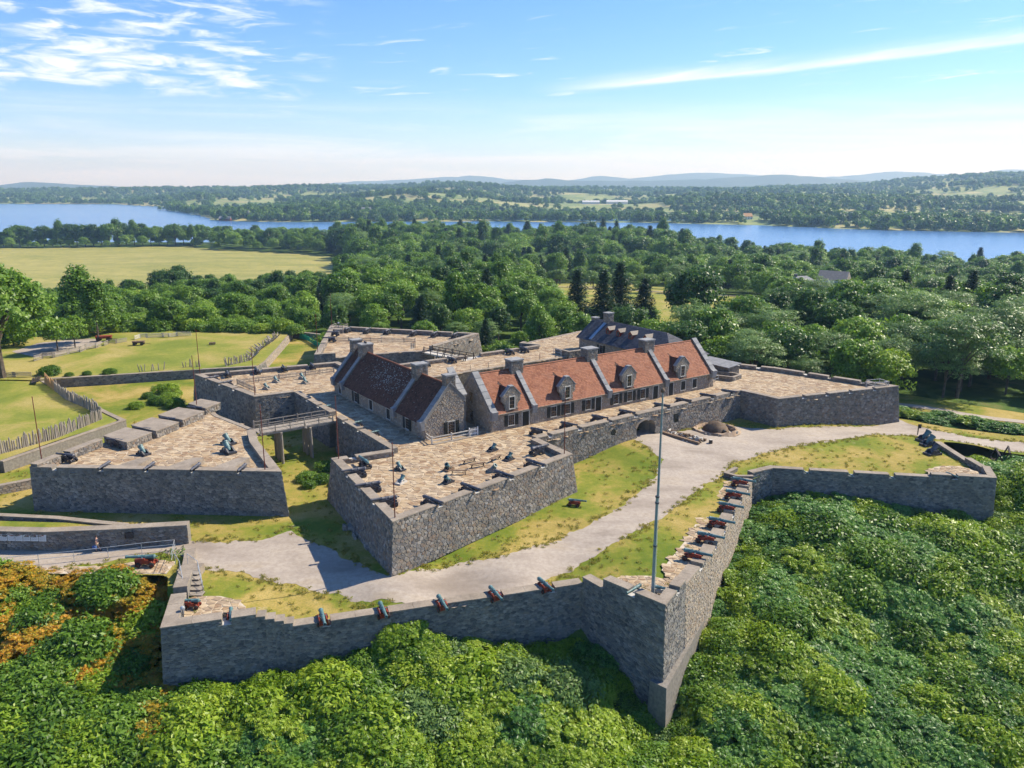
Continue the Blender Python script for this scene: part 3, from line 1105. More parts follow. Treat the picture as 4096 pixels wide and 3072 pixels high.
def CW(s, o, z):
    p = P0 + D0 * s + NC * o
    return (p.x, p.y, z)


# gate passage: arch filling, side walls and vault
mb = MB()
arc = [(s, 3.3 + math.sqrt(max(0, 1 - ((s - 20.4) / 2.0) ** 2)) * 1.05) for s in np.linspace(18.4, 22.4, 13)]
for (s0, z0), (s1, z1) in zip(arc[:-1], arc[1:]):
    b0, b1 = .09 * (PT - z0), .09 * (PT - z1)
    mb.hexa([CW(s0, b0, z0), CW(s1, b1, z1), CW(s1, -9, z1), CW(s0, -9, z0)], [CW(s0, .09 * (PT - 4.38), 4.38), CW(s1, .09 * (PT - 4.38), 4.38), CW(s1, -9, 4.38), CW(s0, -9, 4.38)])
mb.hexa([CW(17.8, -1.1, .5), CW(18.4, -1.1, .5), CW(18.4, -9, .5), CW(17.8, -9, .5)], [CW(17.8, -1.1, 4.3), CW(18.4, -1.1, 4.3), CW(18.4, -9, 4.3), CW(17.8, -9, 4.3)])
mb.hexa([CW(22.4, -1.1, .5), CW(23.0, -1.1, .5), CW(23.0, -9, .5), CW(22.4, -9, .5)], [CW(22.4, -1.1, 4.3), CW(23.0, -1.1, 4.3), CW(23.0, -9, 4.3), CW(22.4, -9, 4.3)])
mb.build('gate_passage', M['stone_warm'], cw)
mb = MB()
for k in range(9):
    s0, s1 = 18.5 + k * .43, 18.9 + k * .43
    mb.hexa([CW(s0, -8.0, 1.9), CW(s1, -8.0, 1.9), CW(s1, -8.12, 1.9), CW(s0, -8.12, 1.9)], [CW(s0, -8.0, 4.3), CW(s1, -8.0, 4.3), CW(s1, -8.12, 4.3), CW(s0, -8.12, 4.3)])
mb.build('gate_door', M['wood_dark'], cw)
rng = random.Random(4)
for (s0, z0), (s1, z1) in zip(arc[:-1], arc[1:]):      # voussoirs
    mb = MB()
    b0 = .09 * (PT - z0) + .06
    mb.hexa([CW(s0 + .01, b0, z0), CW(s1 - .01, b0, z1), CW(s1 - .01, b0 - .2, z1), CW(s0 + .01, b0 - .2, z0)], [CW(s0 + (s0 - 20.4) * .14, b0 - .03, z0 + .34), CW(s1 + (s1 - 20.4) * .14, b0 - .03, z1 + .34), CW(s1 + (s1 - 20.4) * .14, b0 - .2, z1 + .34), CW(s0 + (s0 - 20.4) * .14, b0 - .2, z0 + .34)])
    mb.build('arch_stone', M['stone_warm'], cw)
mb = MB()
ring = [CW(13.8 + .5 * math.cos(a), .2, 3.7 + .5 * math.sin(a)) for a in np.linspace(0, 2 * math.pi, 15)[:-1]]
mb.add(ring, [tuple(range(14))[::-1]])
mb.build('dark_opening_disc', M['shutter'], cw)  # flat black disc, painted for the dark inside the round hole
mb = MB()
mb.hexa([CW(26.4, .24, 2.75), CW(27.4, .24, 2.75), CW(27.4, .1, 2.75), CW(26.4, .1, 2.75)], [CW(26.4, .22, 4.2), CW(27.4, .22, 4.2), CW(27.4, .1, 4.2), CW(26.4, .1, 4.2)])
mb.build('loophole_shutter', M['shutter'], cw)

# right hand bastion
wall('bastion_wall', 'wide stone bastion at right with bare paved top and low parapets', [(37.35, 125.49), (41.83, 120.14), (64.59, 128.42), (48.75, 142.2), (39.6, 147.2)], PT, [.6, .6, -1.1, -1.5, -1.5], .9, .06,
     {1: [(4.9, .7), (9.5, .7), (14.2, .7), (19.1, .7)], 2: [(5.6, .9), (11.0, .9), (15.4, .9)], 3: [(3.2, .9), (7.0, .9)]}, 5.05, {2: T, 3: T}, (.5, .32), 250, mat='stone', cat='bastion')
# west curtain, either side of the bridge
wall('curtain_wall', 'stone curtain between the footbridge and the northwest bastion', [(-35.35, 124.6), (-26.9, 112.6)], PT, -.2, .9, .06, {0: [(5.4, .7), (10.0, .7)]}, 5.05, None, (.5, .3), 40, mat='stone_grey')
wall('curtain_wall', 'stone curtain between the footbridge and the front bastion with shaded terrace behind', [(-25.5, 110.4), (-15.32, 95.76)], PT, -.2, .9, .06, {0: [(2.6, .7), (7.6, .7)]}, 5.05, None, (.5, .3), 80, mat='stone')
# northwest bastion
wall('bastion_wall', 'northwest stone bastion with flagpoles, picket fence and row of iron guns', [(-28.5, 140.5), (-33.03, 147.25), (-56.35, 136.96), (-40.82, 121.54), (-35.35, 124.6)], PT, [-.3, -.4, -.5, -.3, -.2], 1.0, .08,
     {1: [(5.4, .8), (10.0, .8), (14.4, .8), (20.0, .8)], 2: [(4.6, .7), (9.6, .7), (14.6, .7)]}, 5.05, {0: T, 1: T}, (.55, .34), 160, mat='stone_grey', cat='bastion')
# north terrace wall with embrasures and the gap of the north bridge
wall('terrace_wall', 'low parapet with embrasures along the north terrace behind the barracks', [(5.2, 163.2), (-19.8, 146.0), (-28.5, 140.5)], PT, -1.0, .9, .06,
     {0: [(4.6, .9), (8.2, .9), (15.9, 3.2), (21.7, .9), (27.4, .9)]}, 4.81, {0: T}, (.55, .32), 60, mat='stone')
wall('terrace_wall', 'short returned parapet at the east end of the north terrace', [(2.4, 167.3), (1.6, 165.6), (5.6, 163.6)], PT, -1.0, .8, .04, None, None, {0: T, 1: T}, (.55, .32), 8, mat='stone')
wall('terrace_wall', 'plain retaining wall of the far paved terrace beside the dark roofed building', [(30, 172), (16.3, 183.8), (3.8, 170.3), (2.4, 167.3)], T + .03, -3, .8, .05, None, None, None, (.7, .4), 0, mat='stone', faces=[1, 2])
wall('parade_wall', 'inner stone wall below the north terrace facing the parade ground', [FM(46.9, 33), FM(-2.95, 33)][::-1], T + .06, .4, .6, .0, None, None, None, (.55, .32), 60, mat='stone')
# left ravelin
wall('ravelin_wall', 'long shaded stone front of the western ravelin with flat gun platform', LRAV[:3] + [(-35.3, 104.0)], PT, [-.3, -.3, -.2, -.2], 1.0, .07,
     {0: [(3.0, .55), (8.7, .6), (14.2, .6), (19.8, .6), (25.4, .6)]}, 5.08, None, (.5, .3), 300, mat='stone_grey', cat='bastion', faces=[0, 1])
rv = wall('ravelin_wall', 'rear and left stone walls of the western ravelin with thick merlons', [(-36.2, 106.3), (-43.5, 113.0), (-48.2, 119.0), (-57.4, 89.14)], T + .05, -.3, .6, .05, None, None, None, (.55, .32), 30, mat='stone', faces=[0, 1], cat='bastion')
# thick merlons on the ravelin's left edge
LA = Vector((-57.4, 89.14))
LD = (Vector((-48.2, 119.0)) - LA).normalized()
LN = Vector((LD.y, -LD.x))


def LRp(s, o):
    p = LA + LD * s + LN * o
    return (p.x, p.y)


for k, (s0, s1, dep, skew) in enumerate([(.2, 3.6, 1.0, 0), (5.0, 10.2, 1.0, 0), (11.5, 15.4, 5.0, -1.4), (16.5, 20.4, 5.2, -1.3), (21.7, 25.9, 5.0, -1.0), (28.2, 31.0, 4.2, -1.5)]):
    rt = rv
    q = [LRp(s0, 0), LRp(s1, 0), LRp(s1 + skew * .6, dep), LRp(s0 + skew, dep)]
    cy = sum(p[1] for p in q) / 4
    mb = MB()
    mb.prism(q[::-1], T - .05, 5.75)
    mbk = mb.build('merlon', M['mortar'], rt)
    q2 = [LRp(s0 - .05, -.06), LRp(s1 + .05, -.06), LRp(s1 + skew * .6 + .05, dep + .06), LRp(s0 + skew - .05, dep + .06)]
    mb = MB()
    mb.prism(q2[::-1], 5.75, 5.86)
    mb.build('merlon_top', M['coping'], rt)
    st = Stones(M['stone'])
    for a, b in ((q[3], q[0]), (q[2], q[3])):
        A, B = Vector(a), Vector(b)
        L = (B - A).length
        nn = Vector(((B - A).y, -(B - A).x)).normalized()
        cen = Vector((sum(p[0] for p in q) / 4, sum(p[1] for p in q) / 4))
        if nn.dot(A - cen) < 0:
            nn = -nn

        def fmm(x, y, o):
            p = A.lerp(B, x / L) + nn * o
            return (p.x, p.y, T - .02 + y)
        for poly in voronoi(L, .95, .5, .3, rng):
            st.add(poly, fmm, rng)
    st.build(rt, 10)
# sloped earth merlons behind the front parapet of the ravelin
for cx in (-46.0, -39.6, -34.0):
    mb = MB()
    y0 = 88.7
    mb.hexa([(cx - 1.9, y0, T), (cx + .9, y0, T), (cx + 1.9, y0 + 3.2, T), (cx + .6, y0 + 3.2, T)], [(cx - 1.9, y0, 5.4), (cx + .9, y0, 5.4), (cx + 1.9, y0 + 3.2, 5.7), (cx + .6, y0 + 3.2, 5.7)])
    mb.build('wedge_merlon', M['coping'], rv)

# north ravelin
wall('ravelin_wall', 'stone parapets of the far north ravelin with row of iron guns', [(-16.3, 160.6), (-7.5, 175.6), (-43.0, 185.7), (-38.8, 152.5)], PT + .25, [-.6, -1.5, -1.5, -.6], 1.0, .12,
     {1: [(5.6, .9), (10.4, .9), (15.3, .9), (21.4, .9), (26.6, .9), (31.8, .9)], 2: [(9, .9), (16, .9), (22, .9)]}, 5.0, {1: T, 2: T}, (.6, .36), 80, mat='stone', cat='bastion')
wall('ravelin_wall', 'inner retaining wall of the north ravelin above the ditch', [(-38.8, 152.5), (-34.9, 153.6), (-23.5, 158.75), (-16.3, 160.5)], [PT + .25, PT + .25, T + .06, T + .06], -.6, .8, .03, None, None, None, (.6, .36), 30, mat='stone_grey', cat='bastion')

# lower wall in front
wall('lower_wall', 'stepped western end of the low outer wall beside the wooden stairs', [(-34.6, 77.3), (-32.6, 70.9)], .55, [-.6, -2.5], 1.0, .03, None, None, None, (.5, .25), 10, mat='stone')
wall('lower_wall', 'short raised block of the outer wall beside the stairs', [(-32.6, 70.9), (-31.8, 67.6)], 1.35, [-2.5, -4], 1.2, .03, None, None, None, (.5, .25), 6, mat='stone')
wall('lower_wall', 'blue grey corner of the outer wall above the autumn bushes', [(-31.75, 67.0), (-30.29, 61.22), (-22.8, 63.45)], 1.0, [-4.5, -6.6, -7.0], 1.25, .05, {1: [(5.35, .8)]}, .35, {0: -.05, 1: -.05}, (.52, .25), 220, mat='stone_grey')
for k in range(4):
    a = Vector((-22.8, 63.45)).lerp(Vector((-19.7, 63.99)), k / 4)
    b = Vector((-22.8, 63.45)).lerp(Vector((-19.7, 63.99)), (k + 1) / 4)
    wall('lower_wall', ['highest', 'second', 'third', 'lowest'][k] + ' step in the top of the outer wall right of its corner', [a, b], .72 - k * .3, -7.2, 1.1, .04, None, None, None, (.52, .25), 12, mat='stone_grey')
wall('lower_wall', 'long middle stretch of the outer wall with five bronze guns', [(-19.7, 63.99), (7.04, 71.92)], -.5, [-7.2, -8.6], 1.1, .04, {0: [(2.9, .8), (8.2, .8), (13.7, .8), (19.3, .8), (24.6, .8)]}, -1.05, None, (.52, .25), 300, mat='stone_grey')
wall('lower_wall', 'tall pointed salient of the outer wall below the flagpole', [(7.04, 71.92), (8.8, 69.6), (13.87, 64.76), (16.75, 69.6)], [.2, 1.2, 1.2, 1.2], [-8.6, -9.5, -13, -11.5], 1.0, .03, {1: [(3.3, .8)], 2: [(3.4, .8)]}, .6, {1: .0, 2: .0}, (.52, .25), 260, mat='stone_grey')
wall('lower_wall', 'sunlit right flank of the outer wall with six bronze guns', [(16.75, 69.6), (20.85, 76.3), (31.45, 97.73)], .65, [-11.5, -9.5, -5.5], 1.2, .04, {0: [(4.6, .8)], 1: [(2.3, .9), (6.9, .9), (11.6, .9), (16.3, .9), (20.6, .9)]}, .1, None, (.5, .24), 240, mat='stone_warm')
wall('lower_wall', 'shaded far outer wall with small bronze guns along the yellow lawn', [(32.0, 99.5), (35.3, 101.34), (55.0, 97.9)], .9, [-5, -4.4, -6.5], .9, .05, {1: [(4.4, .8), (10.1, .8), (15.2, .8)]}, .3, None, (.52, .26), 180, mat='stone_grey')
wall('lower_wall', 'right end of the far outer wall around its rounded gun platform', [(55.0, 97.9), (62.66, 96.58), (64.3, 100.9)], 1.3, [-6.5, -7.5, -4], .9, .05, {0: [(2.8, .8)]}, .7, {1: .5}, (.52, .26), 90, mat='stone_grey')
wall('lower_wall', 'short stepped wall piece right of the rounded platform', [(64.3, 100.9), (64.2, 105.2)], 1.0, [-3.5, -2.5], .8, .03, None, None, {0: .1}, (.55, .26), 10, mat='stone')
wall('lower_wall', 'low stone wall behind three black siege guns on the lawn', [(64.2, 105.2), (64.4, 113.6)], .6, [-2.5, -1], .8, .03, None, None, {0: -.05}, (.55, .26), 20, mat='stone')
# ledge below the salient
mb = MB()
mb.hexa([(14.2, 63.2, -13.5), (27.5, 86.6, -10), (25.5, 87.6, -10), (12.5, 64.5, -13.5)], [(14.1, 63.5, -6.6), (26.9, 86.9, -5.6), (25.5, 87.6, -5.6), (12.8, 64.7, -6.6)])
tag(mb.build('wall_ledge', M['mortar']), 'stone footing ledge along the right foot of the pointed outer wall', 'wall', kind='thing')
# little walled box at the far end of the gun row
wall('box_wall', 'small walled pit at the far end of the gun row', [(30.4, 102.2), (28.3, 100.0), (29.7, 98.6), (31.9, 98.6)], .75, -.2, .45, .0, None, None, None, (.45, .25), 8, mat='stone')

# sign wall and low walls on the left
wall('retaining_wall', 'shaded stone retaining wall with row of white notice boards', [(-62, 78.6), (-49.9, 78.1), (-42.5, 78.8), (-35.3, 79.85)], 2.2, -.2, 1.1, .02, None, None, None, (.5, .28), 200, mat='stone')
wall('retaining_wall', 'low plain stone wall behind the notice board wall', [(-66, 85.2), (-51.8, 83.6), (-43.0, 81.6)], 1.3, -.2, .7, .0, None, None, None, (.55, .3), 6, mat='stone')
wall('retaining_wall', 'dry pale stone wall below the curved palisade', [(-69.65, 102.0), (-62.45, 121.27), (-66.9, 125.3), (-90.5, 147.6)][::-1], 1.66, -.2, .7, .1, None, None, None, (.5, .25), 120, mat='stone_warm')
wall('retaining_wall', 'low pale stone wall beside the western ravelin', [(-70.5, 84.0), (-69.8, 90.0), (-61.5, 96.5)], 1.2, -.2, .7, .1, None, None, None, (.5, .25), 40, mat='stone_warm')
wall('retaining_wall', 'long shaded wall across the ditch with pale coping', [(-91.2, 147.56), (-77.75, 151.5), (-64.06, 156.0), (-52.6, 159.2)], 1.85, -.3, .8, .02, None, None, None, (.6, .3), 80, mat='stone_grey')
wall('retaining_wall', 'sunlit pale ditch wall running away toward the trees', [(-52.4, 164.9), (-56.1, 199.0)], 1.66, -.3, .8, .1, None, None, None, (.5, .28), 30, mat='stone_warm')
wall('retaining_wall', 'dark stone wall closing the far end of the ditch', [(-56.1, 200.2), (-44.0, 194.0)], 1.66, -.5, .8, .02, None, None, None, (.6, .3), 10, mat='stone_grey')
wall('retaining_wall', 'ditch wall corner beside the northwest bastion', [(-52.6, 159.2), (-52.4, 164.9)], 1.7, -.3, .8, .05, None, None, None, (.6, .3), 4, mat='stone_grey')

# paved gun platforms
pavement('gun_platform', [(-30.2, 68.3), (-29.4, 68.4), (-27.8, 68.4), (-25.8, 67.6), (-24.7, 66.4), (-24.6, 64.4), (-29.2, 63.0), (-30.6, 66.0)], .06, [], .8, 40, seed=7)
pavement('gun_platform', [(28.9, 99.0), (25.5, 93.4), (21.7, 86.0), (19.2, 80.7), (15.2, 73.6), (15.7, 71.8), (16.6, 70.9), (19.8, 76.5), (30.3, 97.9)], .1, [], .95, 90, seed=8)
pavement('gun_platform', [(9.5, 71.3), (11, 72.3), (13.5, 72.4), (15.5, 71.6), (16.2, 70.3), (13.7, 66.5), (9.6, 70.2)], .1, [], .7, 40, seed=9)
pavement('gun_platform', [(-60, 72.9), (-46, 72.9), (-34.8, 72.9), (-35.0, 75.6), (-38.5, 75.9), (-41.5, 74.5), (-60, 74.2)], .05, [], .8, 60, seed=10)
mb = MB()
q = [(55.3, 98.9), (56.1, 101.0), (57.9, 102.6), (60.2, 103.0), (62.0, 102.2), (63.0, 99.5), (62.4, 97.9)]
mb.prism(q[::-1], -.3, .55)
gp = mb.build('gun_platform', M['mortar'], kind='structure')
pavement('platform_paving', q, .62, [], .8, 20, seed=11)

# ledge rock showing at the foot of the front bastion
rng = random.Random(12)
spots = [(-11.2, 74.2), (-10.5, 75.3), (-9.7, 76.7), (-8.6, 77.7), (-7.7, 79.0), (-6.8, 79.8), (-5.9, 80.7), (-5.0, 81.7), (-4.1, 82.5), (-3.2, 83.2), (-2.3, 84.2), (-.8, 85.8), (.8, 87.3), (2.4, 88.8), (3.0, 89.4),
         (-14.6, 77.4), (-15.3, 78.6), (-16.2, 79.6), (-17.4, 81.6), (-18.0, 82.8), (-18.8, 83.8)]
for k, (x, y) in enumerate(spots):
    mb = MB()
    for j in range(rng.randint(2, 4)):
        sx_, sy_, sz_ = rng.uniform(.5, 1.2), rng.uniform(.35, .7), rng.uniform(.25, .55)
        ang = rng.uniform(.5, 1.1) if k < 15 else rng.uniform(1.8, 2.4)
        pts = []
        for z in (-.35, sz_):
            f = 1 if z < 0 else .78
            for g in range(6):
                a = g * math.pi / 3 + rng.uniform(-.25, .25)
                lx, ly = math.cos(a) * sx_ * f * .6, math.sin(a) * sy_ * f * .6
                pts.append((lx * math.cos(ang) - ly * math.sin(ang) + rng.uniform(-.05, .05), lx * math.sin(ang) + ly * math.cos(ang), z + (rng.uniform(-.08, .08) if z > 0 else 0)))
        ox, oy = rng.uniform(-.5, .5), rng.uniform(-.4, .4)
        mb.add([(a + ox, b + oy, c) for a, b, c in pts], [(6, 7, 8, 9, 10, 11)] + [(g, (g + 1) % 6, 6 + (g + 1) % 6, 6 + g) for g in range(6)])
    nm = 'boulder'
    o = mb.build(nm, M['rock'])
    o.location = (x, y, float(zi(x, y)))
    tag(o, 'grey ledge boulders at the foot of the front bastion ' + ('sunlit right face' if k < 15 else 'shaded left face'), 'boulder', 'ledge boulders along the ' + ('right' if k < 15 else 'left') + ' face of the front bastion')

# ------------------------------------------------------------------ buildings
def lf(o, ax, ay):
    """panel frame: origin o, axis ax along, ay up, normal = ax x ay"""
    o, ax, ay = Vector(o), Vector(ax).normalized(), Vector(ay).normalized()
    n = ax.cross(ay)

    def f(x, y, d):
        p = o + ax * x + ay * y + n * d
        return (p.x, p.y, p.z)
    return f


def stonepanel(st, f, wd, ht, sz, rng, skip=None, inside=None):
    for poly in voronoi(wd, ht, sz[0], sz[1], rng):
        cx = sum(p[0] for p in poly) / len(poly)
        cy = sum(p[1] for p in poly) / len(poly)
        if skip and skip(cx, cy):
            continue
        if inside and not inside(cx, cy):
            continue
        st.add(poly, f, rng)


class House:
    def __init__(self, name, loc, rz, label, cat='building'):
        self.root = empty(name, loc, rz, label, cat)
        self.loc, self.rz = Vector(loc), rz
        self.inv = (Matrix.Translation(loc) @ Matrix.Rotation(rz, 4, 'Z')).inverted()
        self.rng = random.Random(name)

    def part(self, name, mb, mat, parent=None, **kw):
        return mb.build(name, mat if isinstance(mat, list) else M[mat], parent or self.root, **kw)

    def stones(self, st, count, name='stone'):
        # rank by distance in world space
        mw = Matrix.Translation(self.loc) @ Matrix.Rotation(self.rz, 4, 'Z')
        st.items = [(rad, v, n, c) for rad, v, n, c in st.items]
        st.items.sort(key=lambda t: (mw @ Vector(t[3]) - CAM).length)
        its = st.items
        for _, v, n, c in its[:count]:
            me = bpy.data.meshes.new(name)
            me.from_pydata([(p[0] - c[0], p[1] - c[1], p[2] - c[2]) for p in v], [], Stones.faces(n))
            me.materials.append(st.mat)
            o = link(name, me, self.root)
            o.location = c
        if len(its) > count:
            mb = MB()
            for _, v, n, c in its[count:]:
                mb.add(v, Stones.faces(n))
            mb.build('stonework', st.mat, self.root, kind='stuff')

    def tiles(self, f, wd, ht, mat, tw=.3, th=.3, skip=None, name='roof_tiles', lift=.035):
        """courses of overlapping tiles on a slope; f maps (x, y up the slope, out)"""
        rng = self.rng
        mb = MB()
        rows = int(ht / th)
        for r in range(rows):
            y0 = r * th - .03
            y1 = min(ht, y0 + th + .08)
            x = -(r % 2) * tw / 2
            while x < wd:
                x0, x1 = max(0, x), min(wd, x + tw - .012)
                x += tw
                if x1 - x0 < .05 or (skip and skip((x0 + x1) / 2, (y0 + y1) / 2)):
                    continue
                d = lift + rng.random() * .02
                a, b, c, e = f(x0, y0, d), f(x1, y0, d), f(x1, y1, .008), f(x0, y1, .008)
                g, h = f(x0, y0, 0), f(x1, y0, 0)
                mb.add([a, b, c, e, g, h], [(0, 1, 2, 3), (4, 5, 1, 0)])
        return mb.build(name, M[mat], self.root, kind='stuff')

    def window(self, f, x0, x1, y0, y1, shutters=False, frame='whitewash', closed=False, bars=(3, 4), door=False):
        """window or door on the panel f; parts frame, pane, bars, shutters"""
        rng = self.rng
        nm = 'door' if door else 'window'

        def slab(a, b, c, d, o0, o1):
            mb = MB()
            mb.hexa([f(a, c, o0), f(b, c, o0), f(b, d, o0), f(a, d, o0)], [f(a, c, o1), f(b, c, o1), f(b, d, o1), f(a, d, o1)])
            return mb
        w_ = self.part(nm, slab(x0, x1, y0, y1, .02, .05), 'shutter' if (closed or door) else 'glass')
        t_ = .11
        mb = slab(x0 - t_, x0, y0, y1, .01, .11)
        for q in (slab(x1, x1 + t_, y0, y1, .01, .11), slab(x0 - t_, x1 + t_, y1, y1 + .14, .01, .12)):
            mb.add(q.v, [tuple(k) for k in q.f])
        self.part('frame', mb, frame, w_)
        if not door:
            self.part('sill', slab(x0 - t_, x1 + t_, y0 - .1, y0, .01, .16), frame, w_)
        if door or closed:
            mb = MB()
            k = 5
            for i in range(k):
                a = x0 + (x1 - x0) * i / k
                q = slab(a + .01, a + (x1 - x0) / k - .01, y0 + .03, y1 - .03, .05, .07)
                mb.add(q.v, [tuple(z) for z in q.f])
            self.part('boards', mb, 'shutter', w_)
        else:
            mb = MB()
            for i in range(1, bars[0]):
                a = x0 + (x1 - x0) * i / bars[0]
                q = slab(a - .018, a + .018, y0, y1, .05, .075)
                mb.add(q.v, [tuple(z) for z in q.f])
            for i in range(1, bars[1]):
                a = y0 + (y1 - y0) * i / bars[1]
                q = slab(x0, x1, a - .018, a + .018, .052, .078)
                mb.add(q.v, [tuple(z) for z in q.f])
            self.part('glazing_bars', mb, 'wood_brown', w_)
        if shutters:
            for s0, s1 in ((x0 - t_ - .56, x0 - t_ + .03), (x1 + t_ - .03, x1 + t_ + .56)):
                self.part('shutter', slab(s0, s1, y0 - .05, y1 + .05, .08, .15), 'shutter', w_)
        return w_

    def chimney(self, x, y, wx, wy, z0, z1, mat='stone', pots=0):
        mb = MB()
        mb.box(x - wx / 2, x + wx / 2, y - wy / 2, y + wy / 2, z0, z1 - .2)
        ch = self.part('chimney', mb, 'mortar')
        st = Stones(M[mat], .015, .035)
        for f, wd in ((lf((x - wx / 2, y - wy / 2, z0), (1, 0, 0), (0, 0, 1)), wx), (lf((x + wx / 2, y - wy / 2, z0), (0, 1, 0), (0, 0, 1)), wy), (lf((x + wx / 2, y + wy / 2, z0), (-1, 0, 0), (0, 0, 1)), wx), (lf((x - wx / 2, y + wy / 2, z0), (0, -1, 0), (0, 0, 1)), wy)):
            stonepanel(st, f, wd, z1 - .2 - z0, (.38, .24), self.rng)
        mb = MB()
        for _, v, n, c in st.items:
            mb.add(v, Stones.faces(n))
        mb.build('chimney_stones', M[mat], ch, kind='stuff')
        mb = MB()
        mb.box(x - wx / 2 - .1, x + wx / 2 + .1, y - wy / 2 - .1, y + wy / 2 + .1, z1 - .2, z1)
        self.part('chimney_cap', mb, 'coping_grey', ch)
        for k in range(pots):
            mb = MB()
            mb.lathe([(z1 - .02, .14), (z1 + .3, .12), (z1 + .3, .08)], 8, 'Z', (x + (k - .5) * .5, y, 0))
            self.part('chimney_pot', mb, 'iron', ch)
        return ch

    def parapet(self, x0, x1, prof, up=.42, knee=True, mat='coping_grey'):
        """fire wall standing above the roof: prof is a list of (y, z) of the roof line"""
        for k, ((ya, za), (yb, zb)) in enumerate(zip(prof[:-1], prof[1:])):
            mb = MB()
            mb.hexa([(x0, ya, za - .25), (x1, ya, za - .25), (x1, yb, zb - .25), (x0, yb, zb - .25)], [(x0, ya, za + up - .1), (x1, ya, za + up - .1), (x1, yb, zb + up - .1), (x0, yb, zb + up - .1)])
            self.part('fire_wall', mb, 'stone_grey')
            L = math.hypot(yb - ya, zb - za)
            n = max(1, int(L / 1.1))
            for i in range(n):
                t0, t1 = i / n, (i + 1) / n - .012
                mb = MB()
                p0 = (ya + (yb - ya) * t0, za + (zb - za) * t0 + up - .1)
                p1 = (ya + (yb - ya) * t1, za + (zb - za) * t1 + up - .1)
                mb.hexa([(x0 - .06, p0[0], p0[1]), (x1 + .06, p0[0], p0[1]), (x1 + .06, p1[0], p1[1]), (x0 - .06, p1[0], p1[1])],
                        [(x0 - .06, p0[0], p0[1] + .13), (x1 + .06, p0[0], p0[1] + .13), (x1 + .06, p1[0], p1[1] + .13), (x0 - .06, p1[0], p1[1] + .13)])
                self.part('coping', mb, mat)
        if knee:
            y, z = prof[0]
            mb = MB()
            mb.hexa([(x0 - .05, y - .12, z - .75), (x1 + .05, y - .12, z - .75), (x1 + .05, y + .35, z - .75), (x0 - .05, y + .35, z - .75)],
                    [(x0 - .05, y - .32, z + up + .04), (x1 + .05, y - .32, z + up + .04), (x1 + .05, y + .35, z + up + .25), (x0 - .05, y + .35, z + up + .25)])
            self.part('kneeler', mb, mat)


# ---- south barracks
RZ = math.atan2(E1.y, E1.x)
sb = House('barracks', (FO.x, FO.y, T), RZ, 'long stone barracks with bright red tile roof and four stone dormers')
L, W, EV, RG = 45.2, 9.0, 2.62, 7.35
mb = MB()
mb.box(0, L, 0, W, -4.4, EV)
mb.add([(.02, 0, EV), (.02, W, EV), (.02, W / 2, RG), (L - .02, 0, EV), (L - .02, W, EV), (L - .02, W / 2, RG)], [(0, 2, 1), (3, 4, 5), (0, 3, 5, 2), (1, 2, 5, 4)])
sb.part('wall', mb, 'mortar')
rng = random.Random(5)
front = lf((0, 0, 0), (1, 0, 0), (0, 0, 1))
wins = [(2.95, 3.95), (10.45, 11.45), (13.05, 14.05), (17.0, 18.0), (22.6, 23.6), (25.45, 26.45), (28.25, 29.25)]
doors = [(5.35, 6.5), (18.95, 20.05), (30.98, 32.08), (34.48, 35.5)]
small = [(37.3, 38.3), (40.0, 41.0)]
ops = [(a, b, .45, 2.0) for a, b in wins] + [(a, b, 0, 2.1) for a, b in doors] + [(a, b, .45, 2.05) for a, b in small]
st = Stones(M['stone_warm'])
stonepanel(st, front, L, EV, (.42, .26), rng, lambda x, y: any(a - .1 < x < b + .1 and c - .1 < y < d + .15 for a, b, c, d in ops))
gl = lf((0, W, 0), (0, -1, 0), (0, 0, 1))
gops = [(W - 5.2, W - 4.35, 3.2, 4.75), (W - 5.2, W - 4.35, .7, 2.2)]
stonepanel(st, lf((0, W, -4.4), (0, -1, 0), (0, 0, 1)), W, RG + 4.4, (.45, .28), rng, lambda x, y: any(a < x < b and c < y - 4.4 < d for a, b, c, d in gops), lambda x, y: y - 4.4 < EV + (RG - EV) * (1 - abs(x - W / 2) / (W / 2)) - .1)
sb.stones(st, 60)
for a, b in wins:
    sb.window(front, a, b, .5, 1.98, True)
for a, b in doors:
    sb.window(front, a, b, .02, 2.1, door=True)
for a, b in small:
    sb.window(front, a, b, .5, 2.0, closed=True)
for a, b, c, d in gops:
    sb.window(gl, a, b, c, d, frame='coping')
# roof slabs and tiles
sl = math.hypot(W / 2 + .3, RG - EV + .3)
fr = lf((0, -.3, EV - .15), (1, 0, 0), (0, W / 2 + .3, RG - EV + .15))
bk = lf((L, W + .3, EV - .15), (-1, 0, 0), (0, -W / 2 - .3, RG - EV + .15))
mb = MB()
for f in (fr, bk):
    mb.hexa([f(0, 0, -.12), f(L, 0, -.12), f(L, sl - .05, -.12), f(0, sl - .05, -.12)], [f(0, 0, 0), f(L, 0, 0), f(L, sl - .05, 0), f(0, sl - .05, 0)])
sb.part('roof', mb, 'underroof')
dorm = [3.5, 13.4, 25.65, 37.45]
kk = (RG - EV + .15) / (W / 2 + .3)


def dskip(x, y):
    yy = -.3 + y * (W / 2 + .3) / sl
    return any(abs(x - c) < 1.0 - max(0, (yy - 1.6)) * .55 and yy < 3.2 for c in dorm)


